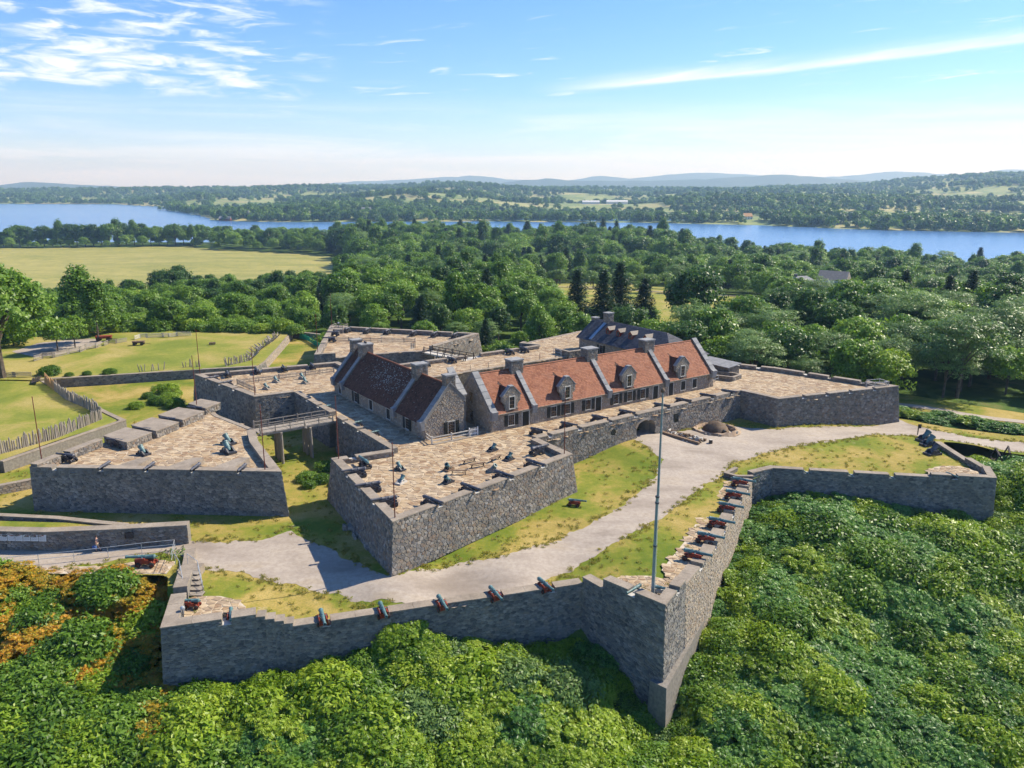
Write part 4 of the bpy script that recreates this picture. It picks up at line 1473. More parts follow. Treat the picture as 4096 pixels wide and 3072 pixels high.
sb.tiles(fr, L, sl, 'tile', .30, .27, dskip)
sb.tiles(bk, L, sl, 'tile', .6, .54)
mb = MB()
mb.tube((0.8, W / 2, RG + .02), (L - .8, W / 2, RG + .02), .11, n=6)
sb.part('ridge_tiles', mb, 'tile')
prof = [(-.35, EV - .15), (W / 2, RG), (W + .35, EV - .15)]
for a, b in ((-.05, .85), (6.95, 7.6), (21.15, 21.8), (33.4, 34.05), (44.35, 45.25)):
    sb.parapet(a, b, prof)
for x in (7.2, 21.45, 33.7):
    sb.chimney(x, W / 2 + .1, 2.1, 1.6, 6.3, 8.75)
# stone dormers
for c in dorm:
    pr = [(-1.0, 2.45), (1.0, 2.45), (1.0, 3.5), (1.5, 4.0), (1.5, 4.75), (.3, 6.0), (-.3, 6.0), (-1.5, 4.75), (-1.5, 4.0), (-1.0, 3.5)]
    mb = MB()
    n = len(pr)
    mb.add([(c + x, -.08, z) for x, z in pr] + [(c + x, .42, z) for x, z in pr], [tuple(range(n)), tuple(range(2 * n - 1, n - 1, -1))] + [((i + 1) % n, i, n + i, n + (i + 1) % n) for i in range(n)])
    dm = sb.part('dormer', mb, 'mortar')
    std = Stones(M['stone_warm'], .012, .03)
    stonepanel(std, lf((c - 1.5, -.08, 2.45), (1, 0, 0), (0, 0, 1)), 3.0, 3.5, (.36, .22), rng, lambda x, y: abs(x - 1.5) < .52 and .3 < y < 2.3, lambda x, y: inpoly(x - 1.5, y + 2.45, [(p[0] * .95, p[1] - .06) for p in pr]))
    mb = MB()
    for _, v, nn, cc in std.items:
        mb.add(v, Stones.faces(nn))
    mb.build('dormer_stones', M['stone_warm'], dm, kind='stuff')
    mb = MB()
    for (xa, za), (xb, zb) in (((-1.6, 4.72), (-.3, 6.05)), ((.3, 6.05), (1.6, 4.72))):
        mb.hexa([(c + xa, -.16, za), (c + xb, -.16, zb), (c + xb, .5, zb), (c + xa, .5, za)], [(c + xa, -.16, za + .14), (c + xb, -.16, zb + .14), (c + xb, .5, zb + .14), (c + xa, .5, za + .14)])
    mb.box(c - .34, c + .34, -.17, .51, 6.05, 6.2)
    mb.build('dormer_coping', M['coping_grey'], dm)
    # its own little roof
    yb = (5.75 - EV + .15) / kk - .3
    ye = (4.3 - EV + .15) / kk - .3
    mb = MB()
    mb.add([(c - 1.15, .42, 4.3), (c + 1.15, .42, 4.3), (c, .42, 5.75), (c - 1.15, ye + .2, 4.3), (c + 1.15, ye + .2, 4.3), (c, yb + .2, 5.75), (c - 1.0, .42, 2.4), (c + 1.0, .42, 2.4), (c - 1.0, ye, 4.3), (c + 1.0, ye, 4.3)],
           [(0, 2, 5, 3), (2, 1, 4, 5), (6, 0, 8), (7, 9, 1)])
    mb.build('dormer_roof', M['tile_dark'], dm)  # red tile lying in shadow; the shade is painted in as dark tile
    f = lf((c - .42, -.1, 2.95), (1, 0, 0), (0, 0, 1))
    sb.window(f, .0, .84, 0, 1.65, frame='whitewash', bars=(2, 3))
mb = MB()
mb.tube((.9, -.36, EV - .2), (L - .9, -.36, EV - .2), .06, n=6)
sb.part('gutter', mb, 'coping')
for x in (.25, 43.9):
    mb = MB()
    mb.tube((x, -.12, 0), (x, -.12, EV - .15), .05, n=6)
    sb.part('downpipe', mb, 'coping')

# ---- west barracks
wbp = (-29.24, 126.58)
RW = R(-55.30)
wb = House('barracks', (wbp[0], wbp[1], T), RW, 'shorter stone barracks with dark lichen spotted roof and four chimneys')
L, RY, RG, EVL, WE, EVR = 30.83, 4.0, 7.1, 2.35, 6.2, 4.75
mb = MB()
sec = [(0, -.2), (WE, -4.4), (WE, EVR), (RY, RG), (0, EVL)]
n = 5
mb.add([(0, y, z) for y, z in sec] + [(L, y, z) for y, z in sec], [(0, 1, 2, 3, 4)[::-1], (5, 6, 7, 8, 9)] + [(i, (i + 1) % n, n + (i + 1) % n, n + i) for i in range(n)])
wb.part('wall', mb, 'mortar')
fw = lf((0, 0, 0), (1, 0, 0), (0, 0, 1))
st = Stones(M['stone_warm'])
wops = [(1.95, 3.0), (13.65, 14.75), (19.5, 20.65)]
wwin = [(8.15, 9.25), (25.45, 26.5)]
stonepanel(st, fw, L, EVL, (.42, .26), rng, lambda x, y: any(a - .1 < x < b + .1 and .3 < y < 2.05 for a, b in wops + wwin))
fg = lf((L, 0, 0), (0, 1, 0), (0, 0, 1))
stonepanel(st, fg, WE, RG, (.45, .27), rng, lambda x, y: 3.45 < x < 4.85 and .1 < y < 2.1,
           lambda x, y: y < (EVL + (RG - EVL) * x / RY if x < RY else RG - (RG - EVR) * (x - RY) / (WE - RY)) - .1)
wb.stones(st, 140)
for a, b in wops:
    wb.window(fw, a, b, .4, 1.9, closed=True)
for a, b in wwin:
    wb.window(fw, a, b, .4, 1.9, True)
wb.window(fg, 3.6, 4.65, .2, 1.95, True)
sl = math.hypot(RY + .3, RG - EVL + .3)
fr = lf((0, -.3, EVL - .2), (1, 0, 0), (0, RY + .3, RG - EVL + .2))
sr = math.hypot(WE - RY + .3, RG - EVR + .2)
bk = lf((L, WE + .3, EVR - .2), (-1, 0, 0), (0, -(WE - RY + .3), RG - EVR + .2))
mb = MB()
for f, s_ in ((fr, sl), (bk, sr)):
    mb.hexa([f(0, 0, -.12), f(L, 0, -.12), f(L, s_ - .05, -.12), f(0, s_ - .05, -.12)], [f(0, 0, 0), f(L, 0, 0), f(L, s_ - .05, 0), f(0, s_ - .05, 0)])
wb.part('roof', mb, 'underroof')
wb.tiles(fr, L, sl, 'tile_dark', .30, .27)
wb.tiles(bk, L, sr, 'tile_dark', .5, .4)
mb = MB()
mb.tube((0.7, RY, RG + .02), (L - .8, RY, RG + .02), .12, n=6)
wb.part('ridge_tiles', mb, 'tile')
mb = MB()                                  # lichen patches on the tiles
for k in range(420):
    x = min(21.5, max(4.9, rng.gauss(15.5, 3.6)))
    y = min(sl - .5, max(1.2, rng.gauss(sl * .62, 1.15)))
    r_ = rng.uniform(.03, .11)
    q = [fr(x + r_ * math.cos(a) * rng.uniform(.7, 1.2), y + r_ * math.sin(a) * rng.uniform(.7, 1.2), .055) for a in (0, 1.2, 2.4, 3.7, 5.0)]
    mb.add(q, [(0, 1, 2, 3, 4)])
for k in range(120):
    x, y = rng.uniform(.8, L - 1), rng.uniform(.3, sl - .3)
    r_ = rng.uniform(.03, .06)
    mb.add([fr(x + r_ * math.cos(a), y + r_ * math.sin(a), .055) for a in (0, 1.2, 2.4, 3.7, 5.0)], [(0, 1, 2, 3, 4)])
wb.part('lichen', mb, 'lichen', kind='stuff')
prof = [(-.35, EVL - .2), (RY, RG), (WE + .3, EVR - .2)]
for a, b in ((-.05, .75), (3.6, 4.35), (22.0, 22.75), (29.95, 30.9)):
    wb.parapet(a, b, prof)
wb.chimney(.35, RY, 1.2, 1.7, 6.2, 8.6)
wb.chimney(4.1, RY, 1.5, 2.0, 6.2, 8.5, pots=2)
wb.chimney(22.4, RY, 1.4, 1.9, 6.2, 8.6)
wb.chimney(30.3, RY + .2, 1.1, 1.45, 6.2, 8.5)
mb = MB()
mb.hexa([(25.8, 6.6, 0), (29.7, 6.5, 0), (29.7, 7.2, 0), (25.8, 7.4, 0)], [(25.8, 6.6, 8.1), (29.7, 6.5, 4.9), (29.7, 7.2, 4.9), (25.8, 7.4, 8.1)])
wb.part('cross_wing_wall', mb, 'stone_grey')
for i in range(5):
    t0, t1 = i / 5, (i + 1) / 5 - .015
    mb = MB()

    def sp(t, y, o):
        return (25.8 + 3.95 * t, 6.55 - .1 * t + y, 8.1 - 3.2 * t + o)
    mb.hexa([sp(t0, -.1, 0), sp(t1, -.1, 0), sp(t1, 1.0, 0), sp(t0, 1.0, 0)], [sp(t0, -.1, .15), sp(t1, -.1, .15), sp(t1, 1.0, .15), sp(t0, 1.0, .15)])
    wb.part('coping', mb, 'coping_grey')

# ---- east barracks, dark slate roof
eo = Vector(FM(46.9, 37.7))
eb = House('barracks', (eo.x, eo.y, .5), R(-55.18), 'far stone building with dark slate hipped roof and small red dormers')
L, W, EV, RG = 26.5, 8.9, 7.0, 10.4
mb = MB()
mb.box(0, L, 0, W, -.4, EV)
eb.part('wall', mb, 'mortar')
fe = lf((0, 0, 0), (1, 0, 0), (0, 0, 1))
st = Stones(M['stone_warm'])
ew = [(6.5, 7.5, 4.6, 6.2)]
stonepanel(st, lf((0, 0, 2.2), (1, 0, 0), (0, 0, 1)), L, EV - 2.2, (.5, .3), rng, lambda x, y: any(a < x < b and c < y + 2.2 < d for a, b, c, d in ew))
eb.stones(st, 20)
for a, b, c, d in ew:
    eb.window(fe, a, b, c, d, True)
h0, h1 = 1.0, L - 6.0
mb = MB()
ov = .5
ez = EV - .25
vs = [(-ov, -ov, ez), (L + ov, -ov, ez), (L + ov, W + ov, ez), (-ov, W + ov, ez), (-ov, W / 2, RG), (h1, W / 2, RG)]
mb.add(vs, [(0, 1, 5, 4), (1, 2, 5), (2, 3, 4, 5), (3, 0, 4), (3, 2, 1, 0)])
eb.part('roof', mb, 'slate')
sle = math.hypot(W / 2 + ov, RG - ez)
fs_ = lf((-ov, -ov, ez), (1, 0, 0), (0, W / 2 + ov, RG - ez))
eb.tiles(fs_, L + 2 * ov, sle, 'slate', .5, .32, lambda x, y: x - ov > L + ov - (L + ov - h1) * y / sle - .2)
hl = math.hypot(L + ov - h1, RG - ez)
fh = lf((L + ov, -ov, ez), (0, 1, 0), (-(L + ov - h1), 0, RG - ez))
eb.tiles(fh, W + 2 * ov, hl, 'slate', .5, .32, lambda x, y: abs(x - W / 2 - ov) > (W / 2 + ov) * (1 - y / hl) - .1)
eb.chimney(3.9, W / 2, 1.5, 1.5, 9.4, 12.1)
eb.chimney(-.2, W / 2, 1.2, 1.2, 9.2, 10.6)
mb = MB()
mb.hexa([fs_(3.9, .3, .04), fs_(4.7, .3, .04), fs_(4.7, sle - .4, .04), fs_(3.9, sle - .4, .04)], [fs_(3.9, .3, .16), fs_(4.7, .3, .16), fs_(4.7, sle - .4, .16), fs_(3.9, sle - .4, .16)])
eb.part('flashing', mb, 'flash')
for c in (7.0, 10.1, 13.6, 17.7):
    zb_ = ez + (RG - ez) * .42
    yb_ = -ov + (W / 2 + ov) * .42
    mb = MB()
    mb.add([(c - .55, yb_, zb_ - .1), (c + .55, yb_, zb_ - .1), (c + .55, yb_, zb_ + 1.0), (c, yb_, zb_ + 1.5), (c - .55, yb_, zb_ + 1.0)] + [(c - .55, yb_ + 1.7, zb_ - .1), (c + .55, yb_ + 1.7, zb_ - .1), (c + .55, yb_ + 1.7, zb_ + 1.0), (c, yb_ + 2.0, zb_ + 1.5), (c - .55, yb_ + 1.7, zb_ + 1.0)],
           [(0, 1, 2, 3, 4), (1, 6, 7, 2), (5, 0, 4, 9)])
    dm = eb.part('dormer', mb, 'red')
    mb = MB()
    for sg in (-1, 1):
        mb.hexa([(c, yb_ - .12, zb_ + 1.52), (c + sg * .72, yb_ - .12, zb_ + .88), (c + sg * .72, yb_ + 1.8, zb_ + .88), (c, yb_ + 2.1, zb_ + 1.52)], [(c, yb_ - .12, zb_ + 1.6), (c + sg * .72, yb_ - .12, zb_ + .96), (c + sg * .72, yb_ + 1.8, zb_ + .96), (c, yb_ + 2.1, zb_ + 1.6)])
    eb.part('dormer_roof', mb, 'wood_grey', dm)
    mb = MB()
    mb.box(c - .32, c + .32, yb_ - .05, yb_ - .02, zb_ + .15, zb_ + .95)
    eb.part('dormer_window', mb, 'glass', dm)
# shed beside it and low hexagonal curb
sh = House('shed', (36.6, 145.2, T), R(-55.2), 'small stone shed with pale flat roof behind the red roofed barracks')
mb = MB()
mb.box(0, 7.0, -2.4, .6, -.1, 1.5)
sh.part('wall', mb, 'stone')
mb = MB()
mb.hexa([(-.3, -2.7, 1.5), (7.3, -2.7, 1.5), (7.3, .9, 1.9), (-.3, .9, 1.9)], [(-.3, -2.7, 1.62), (7.3, -2.7, 1.62), (7.3, .9, 2.02), (-.3, .9, 2.02)])
sh.part('roof', mb, 'coping_grey')
hexa = [(35.5, 135.9), (38.5, 134.2), (40.6, 136.4), (39.3, 138.0), (36.6, 138.9)]
wall('curb_wall', 'low five sided stone well curb on the bastion right of the red roofed barracks', [hexa[0], hexa[1], hexa[2], hexa[3], hexa[4]], 5.6, T - .1, .35, .0, None, None, {2: T, 3: T}, (.5, .22), 8, mat='stone')
wall('terrace_block', 'stone block with stairs left of the dark roofed building', [FM(40.0, 37.0), FM(40.0, 32.6), FM(46.5, 32.6)], 5.9, .5, .5, 0, None, None, None, (.55, .3), 6, mat='stone')

# ---- white house in the woods, farm buildings and boathouse across the water
def gable_house(name, label, loc, rz, L, W, H, RH, wm_, rm_, wins_=0, hip=False, ch=False):
    h = House(name, loc, rz, label, 'house')
    mb = MB()
    mb.box(0, L, 0, W, -1.5, H)
    if not hip:
        mb.add([(0, 0, H), (0, W, H), (0, W / 2, H + RH), (L, 0, H), (L, W, H), (L, W / 2, H + RH)], [(0, 2, 1), (3, 4, 5)])
    h.part('wall', mb, wm_)
    mb = MB()
    o_ = .35 if not hip else .5
    i_ = 0 if not hip else W / 2
    vs = [(-o_, -o_, H - .1), (L + o_, -o_, H - .1), (L + o_, W + o_, H - .1), (-o_, W + o_, H - .1), (i_ - (0 if hip else o_), W / 2, H + RH + .1), (L - i_ + (0 if hip else o_), W / 2, H + RH + .1)]
    mb.add(vs, [(0, 1, 5, 4), (2, 3, 4, 5), (1, 2, 5), (3, 0, 4), (3, 2, 1, 0)])
    h.part('roof', mb, rm_)
    f = lf((0, 0, 0), (1, 0, 0), (0, 0, 1))
    for k in range(wins_):
        x = L * (k + .5) / wins_
        for z in ([1.0, 4.0] if H > 5 else [1.0]):
            h.window(f, x - .5, x + .5, z, z + 1.5, L < 40, 'white')
    if ch:
        h.chimney(L * .3, W / 2, .9, .9, H + RH * .6, H + RH + 1.0)
    return h


zc = float(base_z(122, 318))
gable_house('house', 'white clapboard house with hipped grey roof among the trees', (113, 318, zc + 1.5), R(20), 14, 9, 6.0, 3.0, 'white', 'coping_grey', 4, True, True)
gable_house('house', 'tan gabled wing behind the white house in the trees', (126, 328, zc + 2.5), R(-35), 11, 8, 6.5, 3.2, 'white', 'stone_warm', 2)
for k, (nm, lab, x, y, rz, L_, W_, H_, RH_, a, b) in enumerate([
        ('barn', 'long white roofed barn leftmost on the far hillside farm', 215, 2480, 0, 52, 14, 7, 4, 'white', 'white'),
        ('barn', 'long white roofed barn rightmost on the far hillside farm', 295, 2530, .05, 66, 15, 7, 4, 'white', 'white'),
        ('barn', 'dark barn behind the white barns on the far hillside', 345, 2620, .1, 26, 14, 8, 5, 'wood_brown', 'white'),
        ('house', 'small orange roofed house on the far lake shore', 448, 1560, .2, 17, 12, 6, 6, 'white', 'wood_new'),
        ('house', 'red boathouse on the far left lake shore', -590, 1628, 0, 22, 12, 5, 4, 'red', 'coping_grey'),
        ('house', 'grey house beside the boathouse on the far shore', -560, 1665, 0, 18, 13, 11, 6, 'stone_warm', 'coping_grey'),
        ('house', 'white house with blue roof on the far right shore', 790, 1350, .3, 22, 12, 6, 5, 'white', 'flash'),
        ('house', 'red roofed house at the far right edge of the lake', 905, 1290, .3, 20, 12, 6, 5, 'white', 'red'),
        ('house', 'white farmhouse on the far left peninsula', -330, 1780, .1, 20, 12, 8, 5, 'white', 'coping_grey'),
        ('house', 'small white cottage beyond the woods on the far shore', -30, 1950, .1, 18, 11, 7, 5, 'white', 'coping_grey')]):
    gable_house(nm, lab, (x, y, float(far_z(np.array(x * 1.0), np.array(y * 1.0)))), rz, L_, W_, H_, RH_, a, b, 3 if nm == 'house' else 0)

# ------------------------------------------------------------------ guns
BAR = [(-1.28, .02), (-1.25, .06), (-1.19, .06), (-1.14, .035), (-1.09, .11), (-1.03, .205), (-.96, .225), (-.92, .2), (-.3, .186), (-.28, .2), (-.22, .2), (-.2, .178), (.35, .162), (.37, .175), (.42, .175), (.44, .152), (1.3, .115), (1.34, .13), (1.45, .148), (1.52, .138), (1.53, .075), (1.3, .07)]


def make_gun(bar_mat, car_mat, wheel_mat):
    root = empty('cannon')
    mb = MB()
    mb.lathe(BAR, 14, 'Y', (0, 0, .86))
    mb.tube((-.36, 0, .83), (.36, 0, .83), .06, n=8)
    b = mb.build('barrel', M[bar_mat], root, smooth=True)
    mb = MB()
    for y in (-.35, .05):
        mb.tube((0, y - .09, 1.04), (0, y + .09, 1.04), .03, n=6)
    mb.build('lifting_ring', M[bar_mat], b)
    for s in (-1, 1):
        pr = [(.62, .22), (.62, .78), (.1, .84), (-.28, .84), (-.28, .70), (-.55, .70), (-.55, .56), (-.82, .56), (-.82, .42), (-1.12, .42), (-1.12, .22), (-.7, .22), (-.5, .33), (-.1, .33), (.1, .22)]
        n = len(pr)
        mb = MB()
        x0, x1 = s * .25, s * .37
        if s < 0:
            x0, x1 = x1, x0
        mb.add([(x0, y, z) for y, z in pr] + [(x1, y, z) for y, z in pr], [tuple(range(n))[::-1], tuple(range(n, 2 * n))] + [(i, (i + 1) % n, n + (i + 1) % n, n + i) for i in range(n)])
        mb.build('cheek', M[car_mat], root)
    for y in (.34, -.86):
        mb = MB()
        mb.box(-.56, .56, y - .1, y + .1, .14, .32)
        mb.build('axle', M[car_mat], root)
        for s in (-1, 1):
            mb = MB()
            mb.lathe([(s * .40, .07), (s * .40, .23), (s * .41, .24), (s * .51, .24), (s * .52, .22), (s * .52, .09), (s * .57, .08), (s * .57, .02)], 14, 'X', (0, y, .24))
            wh = mb.build('wheel', M[wheel_mat], root, smooth=True)
    mb = MB()
    mb.hexa([(-.2, -.95, .45), (.2, -.95, .45), (.2, -.45, .45), (-.2, -.45, .45)], [(-.2, -.95, .58), (.2, -.95, .58), (.16, -.45, .66), (-.16, -.45, .66)])
    mb.build('quoin', M[car_mat], root)
    mb = MB()
    mb.box(-.24, .24, .3, .42, .3, .6)
    mb.build('transom', M[car_mat], root)
    return root


GK = {'iron': ('iron_grey', 'iron', 'iron'), 'bronze_red': ('bronze', 'red', 'wood_dark'), 'bronze_black': ('bronze', 'iron', 'iron'), 'bronze_pale': ('bronze', 'wood_pale', 'wood_grey')}
GP = {}


def gun(kind, x, y, z, deg, label, group=None, scale=1.0, muzzle=True):
    """x, y: the muzzle when muzzle is set, else the trunnions"""
    if kind not in GP:
        GP[kind] = o = make_gun(*GK[kind])
    else:
        o = copy_tree(GP[kind])
    a = R(deg)
    if muzzle:
        x -= 1.53 * scale * math.cos(a)
        y -= 1.53 * scale * math.sin(a)
    o.location = (x, y, z)
    o.rotation_euler = (0, 0, a - math.pi / 2)
    o.scale = (scale,) * 3
    o['label'] = label
    o['category'] = 'cannon'
    if group:
        o['group'] = group
    elif 'group' in o.keys():
        del o['group']
    return o


ORD = ['first', 'second', 'third', 'fourth', 'fifth', 'sixth', 'seventh', 'eighth']
for k, (x, y) in enumerate([(4.56, 102.93), (8.86, 105.69), (13.53, 109.12), (17.85, 111.9), (23.66, 115.64), (27.55, 118.61), (32.0, 121.37), (36.07, 123.88)]):
    gun('iron', x + .25, y - .15, T, -31, 'black iron cannon on the gate curtain, %s from the front bastion' % ORD[k], 'iron guns along the gate curtain')
for k, (x, y) in enumerate([(-7.44, 77.69), (-3.64, 81.4), (0, 85.45), (3.72, 89.34)]):
    gun('iron', x + .2, y - .2, T, -40, 'black iron cannon over the sunlit face of the front bastion, %s from its sharp corner' % ORD[k], 'iron guns on the right face of the front bastion', 1.1)
for k, (x, y) in enumerate([(-14.97, 78.22), (-17.43, 82.46), (-19.88, 86.99)]):
    gun('iron', x, y, T, 199, 'black iron cannon over the shaded face of the front bastion, %s from its sharp corner' % ORD[k], 'iron guns on the left face of the front bastion', 1.1)
gun('iron', 4.7, 96.8, T, 38, 'black iron cannon aimed over the right flank of the front bastion', None, 1.1)
gun('bronze_black', -18.77, 92.4, T, 122, 'green bronze cannon on black carriage at the left flank of the front bastion', None, 1.05)
for k, (x, y) in enumerate([(-29.2, 115.6), (-22.9, 107.2), (-19.7, 102.6)]):
    gun('bronze_black', x, y, T, 215, 'small green bronze cannon in the barracks shade, %s from the far end' % ORD[k], 'small bronze guns beside the west barracks', .7)
for k, (x, y) in enumerate([(-50.6, 137.4), (-46.2, 139.9), (-41.9, 142.0), (-37.2, 144.0)]):
    gun('iron', x, y, T, 114, 'black iron cannon behind the picket fence of the northwest bastion, %s from the left' % ORD[k], 'iron guns on the far parapet of the northwest bastion', 1.0, False)
for k, (x, y) in enumerate([(-53.2, 133.2), (-49.6, 129.7)]):
    gun('iron', x, y, T, 222, 'black iron cannon over the left face of the northwest bastion, %s from the far corner' % ORD[k], 'iron guns on the left face of the northwest bastion', .95)
for k, (x, y) in enumerate([(-38.2, 181.9), (-33.4, 180.6), (-28.5, 179.2), (-22.3, 177.4), (-17.4, 176.1), (-12.7, 174.7)]):
    gun('iron', x, y, T, 74, 'black iron cannon on the far north ravelin, %s from the left' % ORD[k], 'iron guns on the north ravelin', 1.15, False)
for k, (x, y) in enumerate([(-40.4, 177.0), (-39.6, 170.0)]):
    gun('iron', x, y, T, 172, 'black iron cannon at the left parapet of the north ravelin, %s from the back' % ORD[k], 'side guns on the north ravelin', 1.1, False)
nd = Vector((-.824, -.567))
for k, s in enumerate([4.6, 8.2, 21.7, 27.4]):
    p = Vector((5.2, 163.2)) + nd * s + Vector((.567, -.824)) * 1.9
    gun('iron', p.x, p.y, T, 124.5, 'black iron cannon in the north terrace parapet, %s from the right' % ORD[k], 'iron guns on the north terrace', 1.05, False)
for k, (s, o_) in enumerate([(4.3, 1.2), (10.9, 2.6), (16.0, 2.6), (21.1, 2.4), (27.1, 2.2)]):
    p = LRp(s, o_)
    gun('iron', p[0], p[1], T, math.degrees(math.atan2(-LN.y, -LN.x)), 'black iron cannon between the thick merlons of the western ravelin, %s from the front' % ORD[k], 'iron guns on the left edge of the western ravelin', 1.05, False)
for k, s in enumerate([8.7, 14.2, 19.8, 25.4]):
    gun('iron', -57.4 + s, 88.55 - s * .05, T, -93, 'black iron cannon at the shaded front of the western ravelin, %s from the left' % ORD[k], 'iron guns on the front of the western ravelin', .95)
for k, (x, y, d) in enumerate([(-16.73, 63.4, -69), (-11.41, 64.68, -68), (-6.0, 66.0, -67), (-.95, 67.8, -64), (4.03, 69.6, -60)]):
    gun('bronze_red', x, y + .2, -1.02, d, 'green bronze cannon on red carriage at the low middle wall, %s from the left' % ORD[k], 'bronze guns along the low middle wall', 1.05)
gun('bronze_red', -24.81, 62.75, .06, -72, 'green bronze cannon in the notch beside the blue grey wall corner', None, .85)
gun('bronze_red', -31.1, 66.2, .06, 180, 'bronze cannon on red carriage below the wooden stairs', None, .85)
gun('bronze_red', -39.59, 74.5, .06, 182, 'long bronze cannon on red carriage beside the path railing', None, 1.15)
gun('bronze_pale', 10.75, 67.5, .1, 225, 'bronze cannon on pale carriage left of the flagpole foot', None, .85)
gun('bronze_pale', 15.6, 67.8, .1, -26, 'bronze cannon on pale carriage right of the flagpole foot', None, .85)
for k, (x, y) in enumerate([(20.6, 74.7), (22.95, 78.9), (25.15, 82.85), (27.4, 87.3), (29.3, 91.3), (31.3, 95.6)]):
    gun('bronze_red', x, y, .1, -28, 'bronze cannon on red carriage in the right gun row, %s from the flagpole' % ORD[k], 'bronze guns along the sunlit right wall', 1.15)
gun('bronze_red', 9.0, 89.3, float(zi(8, 89.5)), -14, 'lone small bronze cannon on red carriage on the lawn below the bastion', None, .85)
for k, s in enumerate([4.4, 10.1, 15.2]):
    p = Vector((35.3, 101.34)) + Vector((.985, -.172)) * s + Vector((.0, -.3))
    gun('bronze_black', p.x, p.y, -.15, -75, 'small bronze cannon in the far outer wall, %s from the left' % ORD[k], 'small bronze guns along the far outer wall', .75)
gun('bronze_black', 57.9, 96.8, .6, -70, 'small bronze cannon on the rounded platform of the far outer wall', None, .75)


# ------------------------------------------------------------------ mortars
def make_mortar(bar, bed):
    root = empty('mortar')
    mb = MB()
    c, s = math.cos(R(48)), math.sin(R(48))
    prof = [(-.42, .05), (-.4, .16), (-.32, .2), (-.1, .22), (-.08, .25), (0, .25), (.02, .23), (.4, .25), (.42, .29), (.52, .29), (.53, .19), (.15, .18)]
    mb.lathe(prof, 14, 'Y')
    mb.v = [(x, y * c - z * s, .52 + y * s + z * c) for x, y, z in mb.v]
    mb.tube((-.42, -.1, .42), (.42, -.1, .42), .08, n=8)
    mb.build('barrel', M[bar], root, smooth=True)
    mb = MB()
    mb.box(-.42, .42, -.85, .6, 0, .2)
    mb.build('bed', M[bed], root)
    for q in (-1, 1):
        mb = MB()
        pr = [(-.7, .2), (.4, .2), (.25, .5), (-.35, .5)]
        x0, x1 = (q * .3 - .07, q * .3 + .07)
        mb.add([(x0, y, z) for y, z in pr] + [(x1, y, z) for y, z in pr], [(3, 2, 1, 0), (4, 5, 6, 7), (0, 1, 5, 4), (1, 2, 6, 5), (2, 3, 7, 6), (3, 0, 4, 7)])
        mb.build('cheek', M[bed], root)
    return root


MPt = {}


def mortar(bar, bed, x, y, z, deg, label, group, scale=1.0):
    key = (bar, bed)
    if key not in MPt:
        MPt[key] = o = make_mortar(bar, bed)
    else:
        o = copy_tree(MPt[key])
    o.location = (x, y, z)
    o.rotation_euler = (0, 0, R(deg) - math.pi / 2)
    o.scale = (scale,) * 3
    o['label'] = label
    o['category'] = 'mortar'
    o['group'] = group
    return o


G1 = 'bronze mortars on the front bastion'
for x, y, d, bed, lab in [(-13.53, 90.05, 140, 'iron', 'green mortar on dark bed near the left parapet of the front bastion'), (-12.66, 85.65, 60, 'wood_pale', 'green mortar on pale bed behind the left guns of the front bastion'),
                          (-7.41, 85.65, 230, 'iron', 'green mortar facing the viewer below the four benches'), (-7.67, 89.85, 240, 'wood_brown', 'green mortar left of the nearest bench'),
                          (-2.24, 89.45, 330, 'wood_grey', 'green mortar right of the benches beside the sunlit gun row'), (-2.42, 97.12, 45, 'iron', 'green mortar nearest the barracks on the front bastion'), (-.32, 93.57, 50, 'iron', 'green mortar left of the flank cannon on the front bastion')]:
    mortar('bronze', bed, x, y, T, d, lab, G1, .95)
G2 = 'bronze mortars on the northwest bastion'
for x, y, d, lab in [(-40.93, 133.65, 150, 'small green mortar lying left of the pair on the northwest bastion'), (-41.18, 128.82, 150, 'small green mortar nearest the front edge of the northwest bastion'), (-37.06, 136.19, 140, 'green mortar nearest the picket fence on the northwest bastion'), (-35.69, 132.82, 140, 'green mortar right of the pair on the northwest bastion')]:
    mortar('bronze', 'wood_grey', x, y, T, d, lab, G2, 1.0)
G3 = 'bronze mortars on the western ravelin'
for x, y, d, lab, s in [(-46.9, 95.6, 150, 'small dark green mortar beside the merlons of the western ravelin', 1.2), (-37.6, 99.9, 150, 'tall green mortar rearmost of the pair on the western ravelin', 1.35), (-36.4, 96.4, 140, 'tall green mortar nearest of the pair on the western ravelin', 1.45)]:
    mortar('bronze', 'iron', x, y, T, d, lab, G3, s)
G4 = 'siege mortars on the yellow lawn'
for x, y, bar, lab in [(63.4, 116.0, 'bronze', 'large green siege mortar nearest the road on the yellow lawn'), (62.8, 113.6, 'bronze', 'large green siege mortar middle of the three on the yellow lawn'), (61.2, 109.3, 'iron_grey', 'large black siege mortar on the yellow lawn')]:
    mortar(bar, 'iron', x, y, float(zi(x, y)), 20, lab, G4, 1.6)

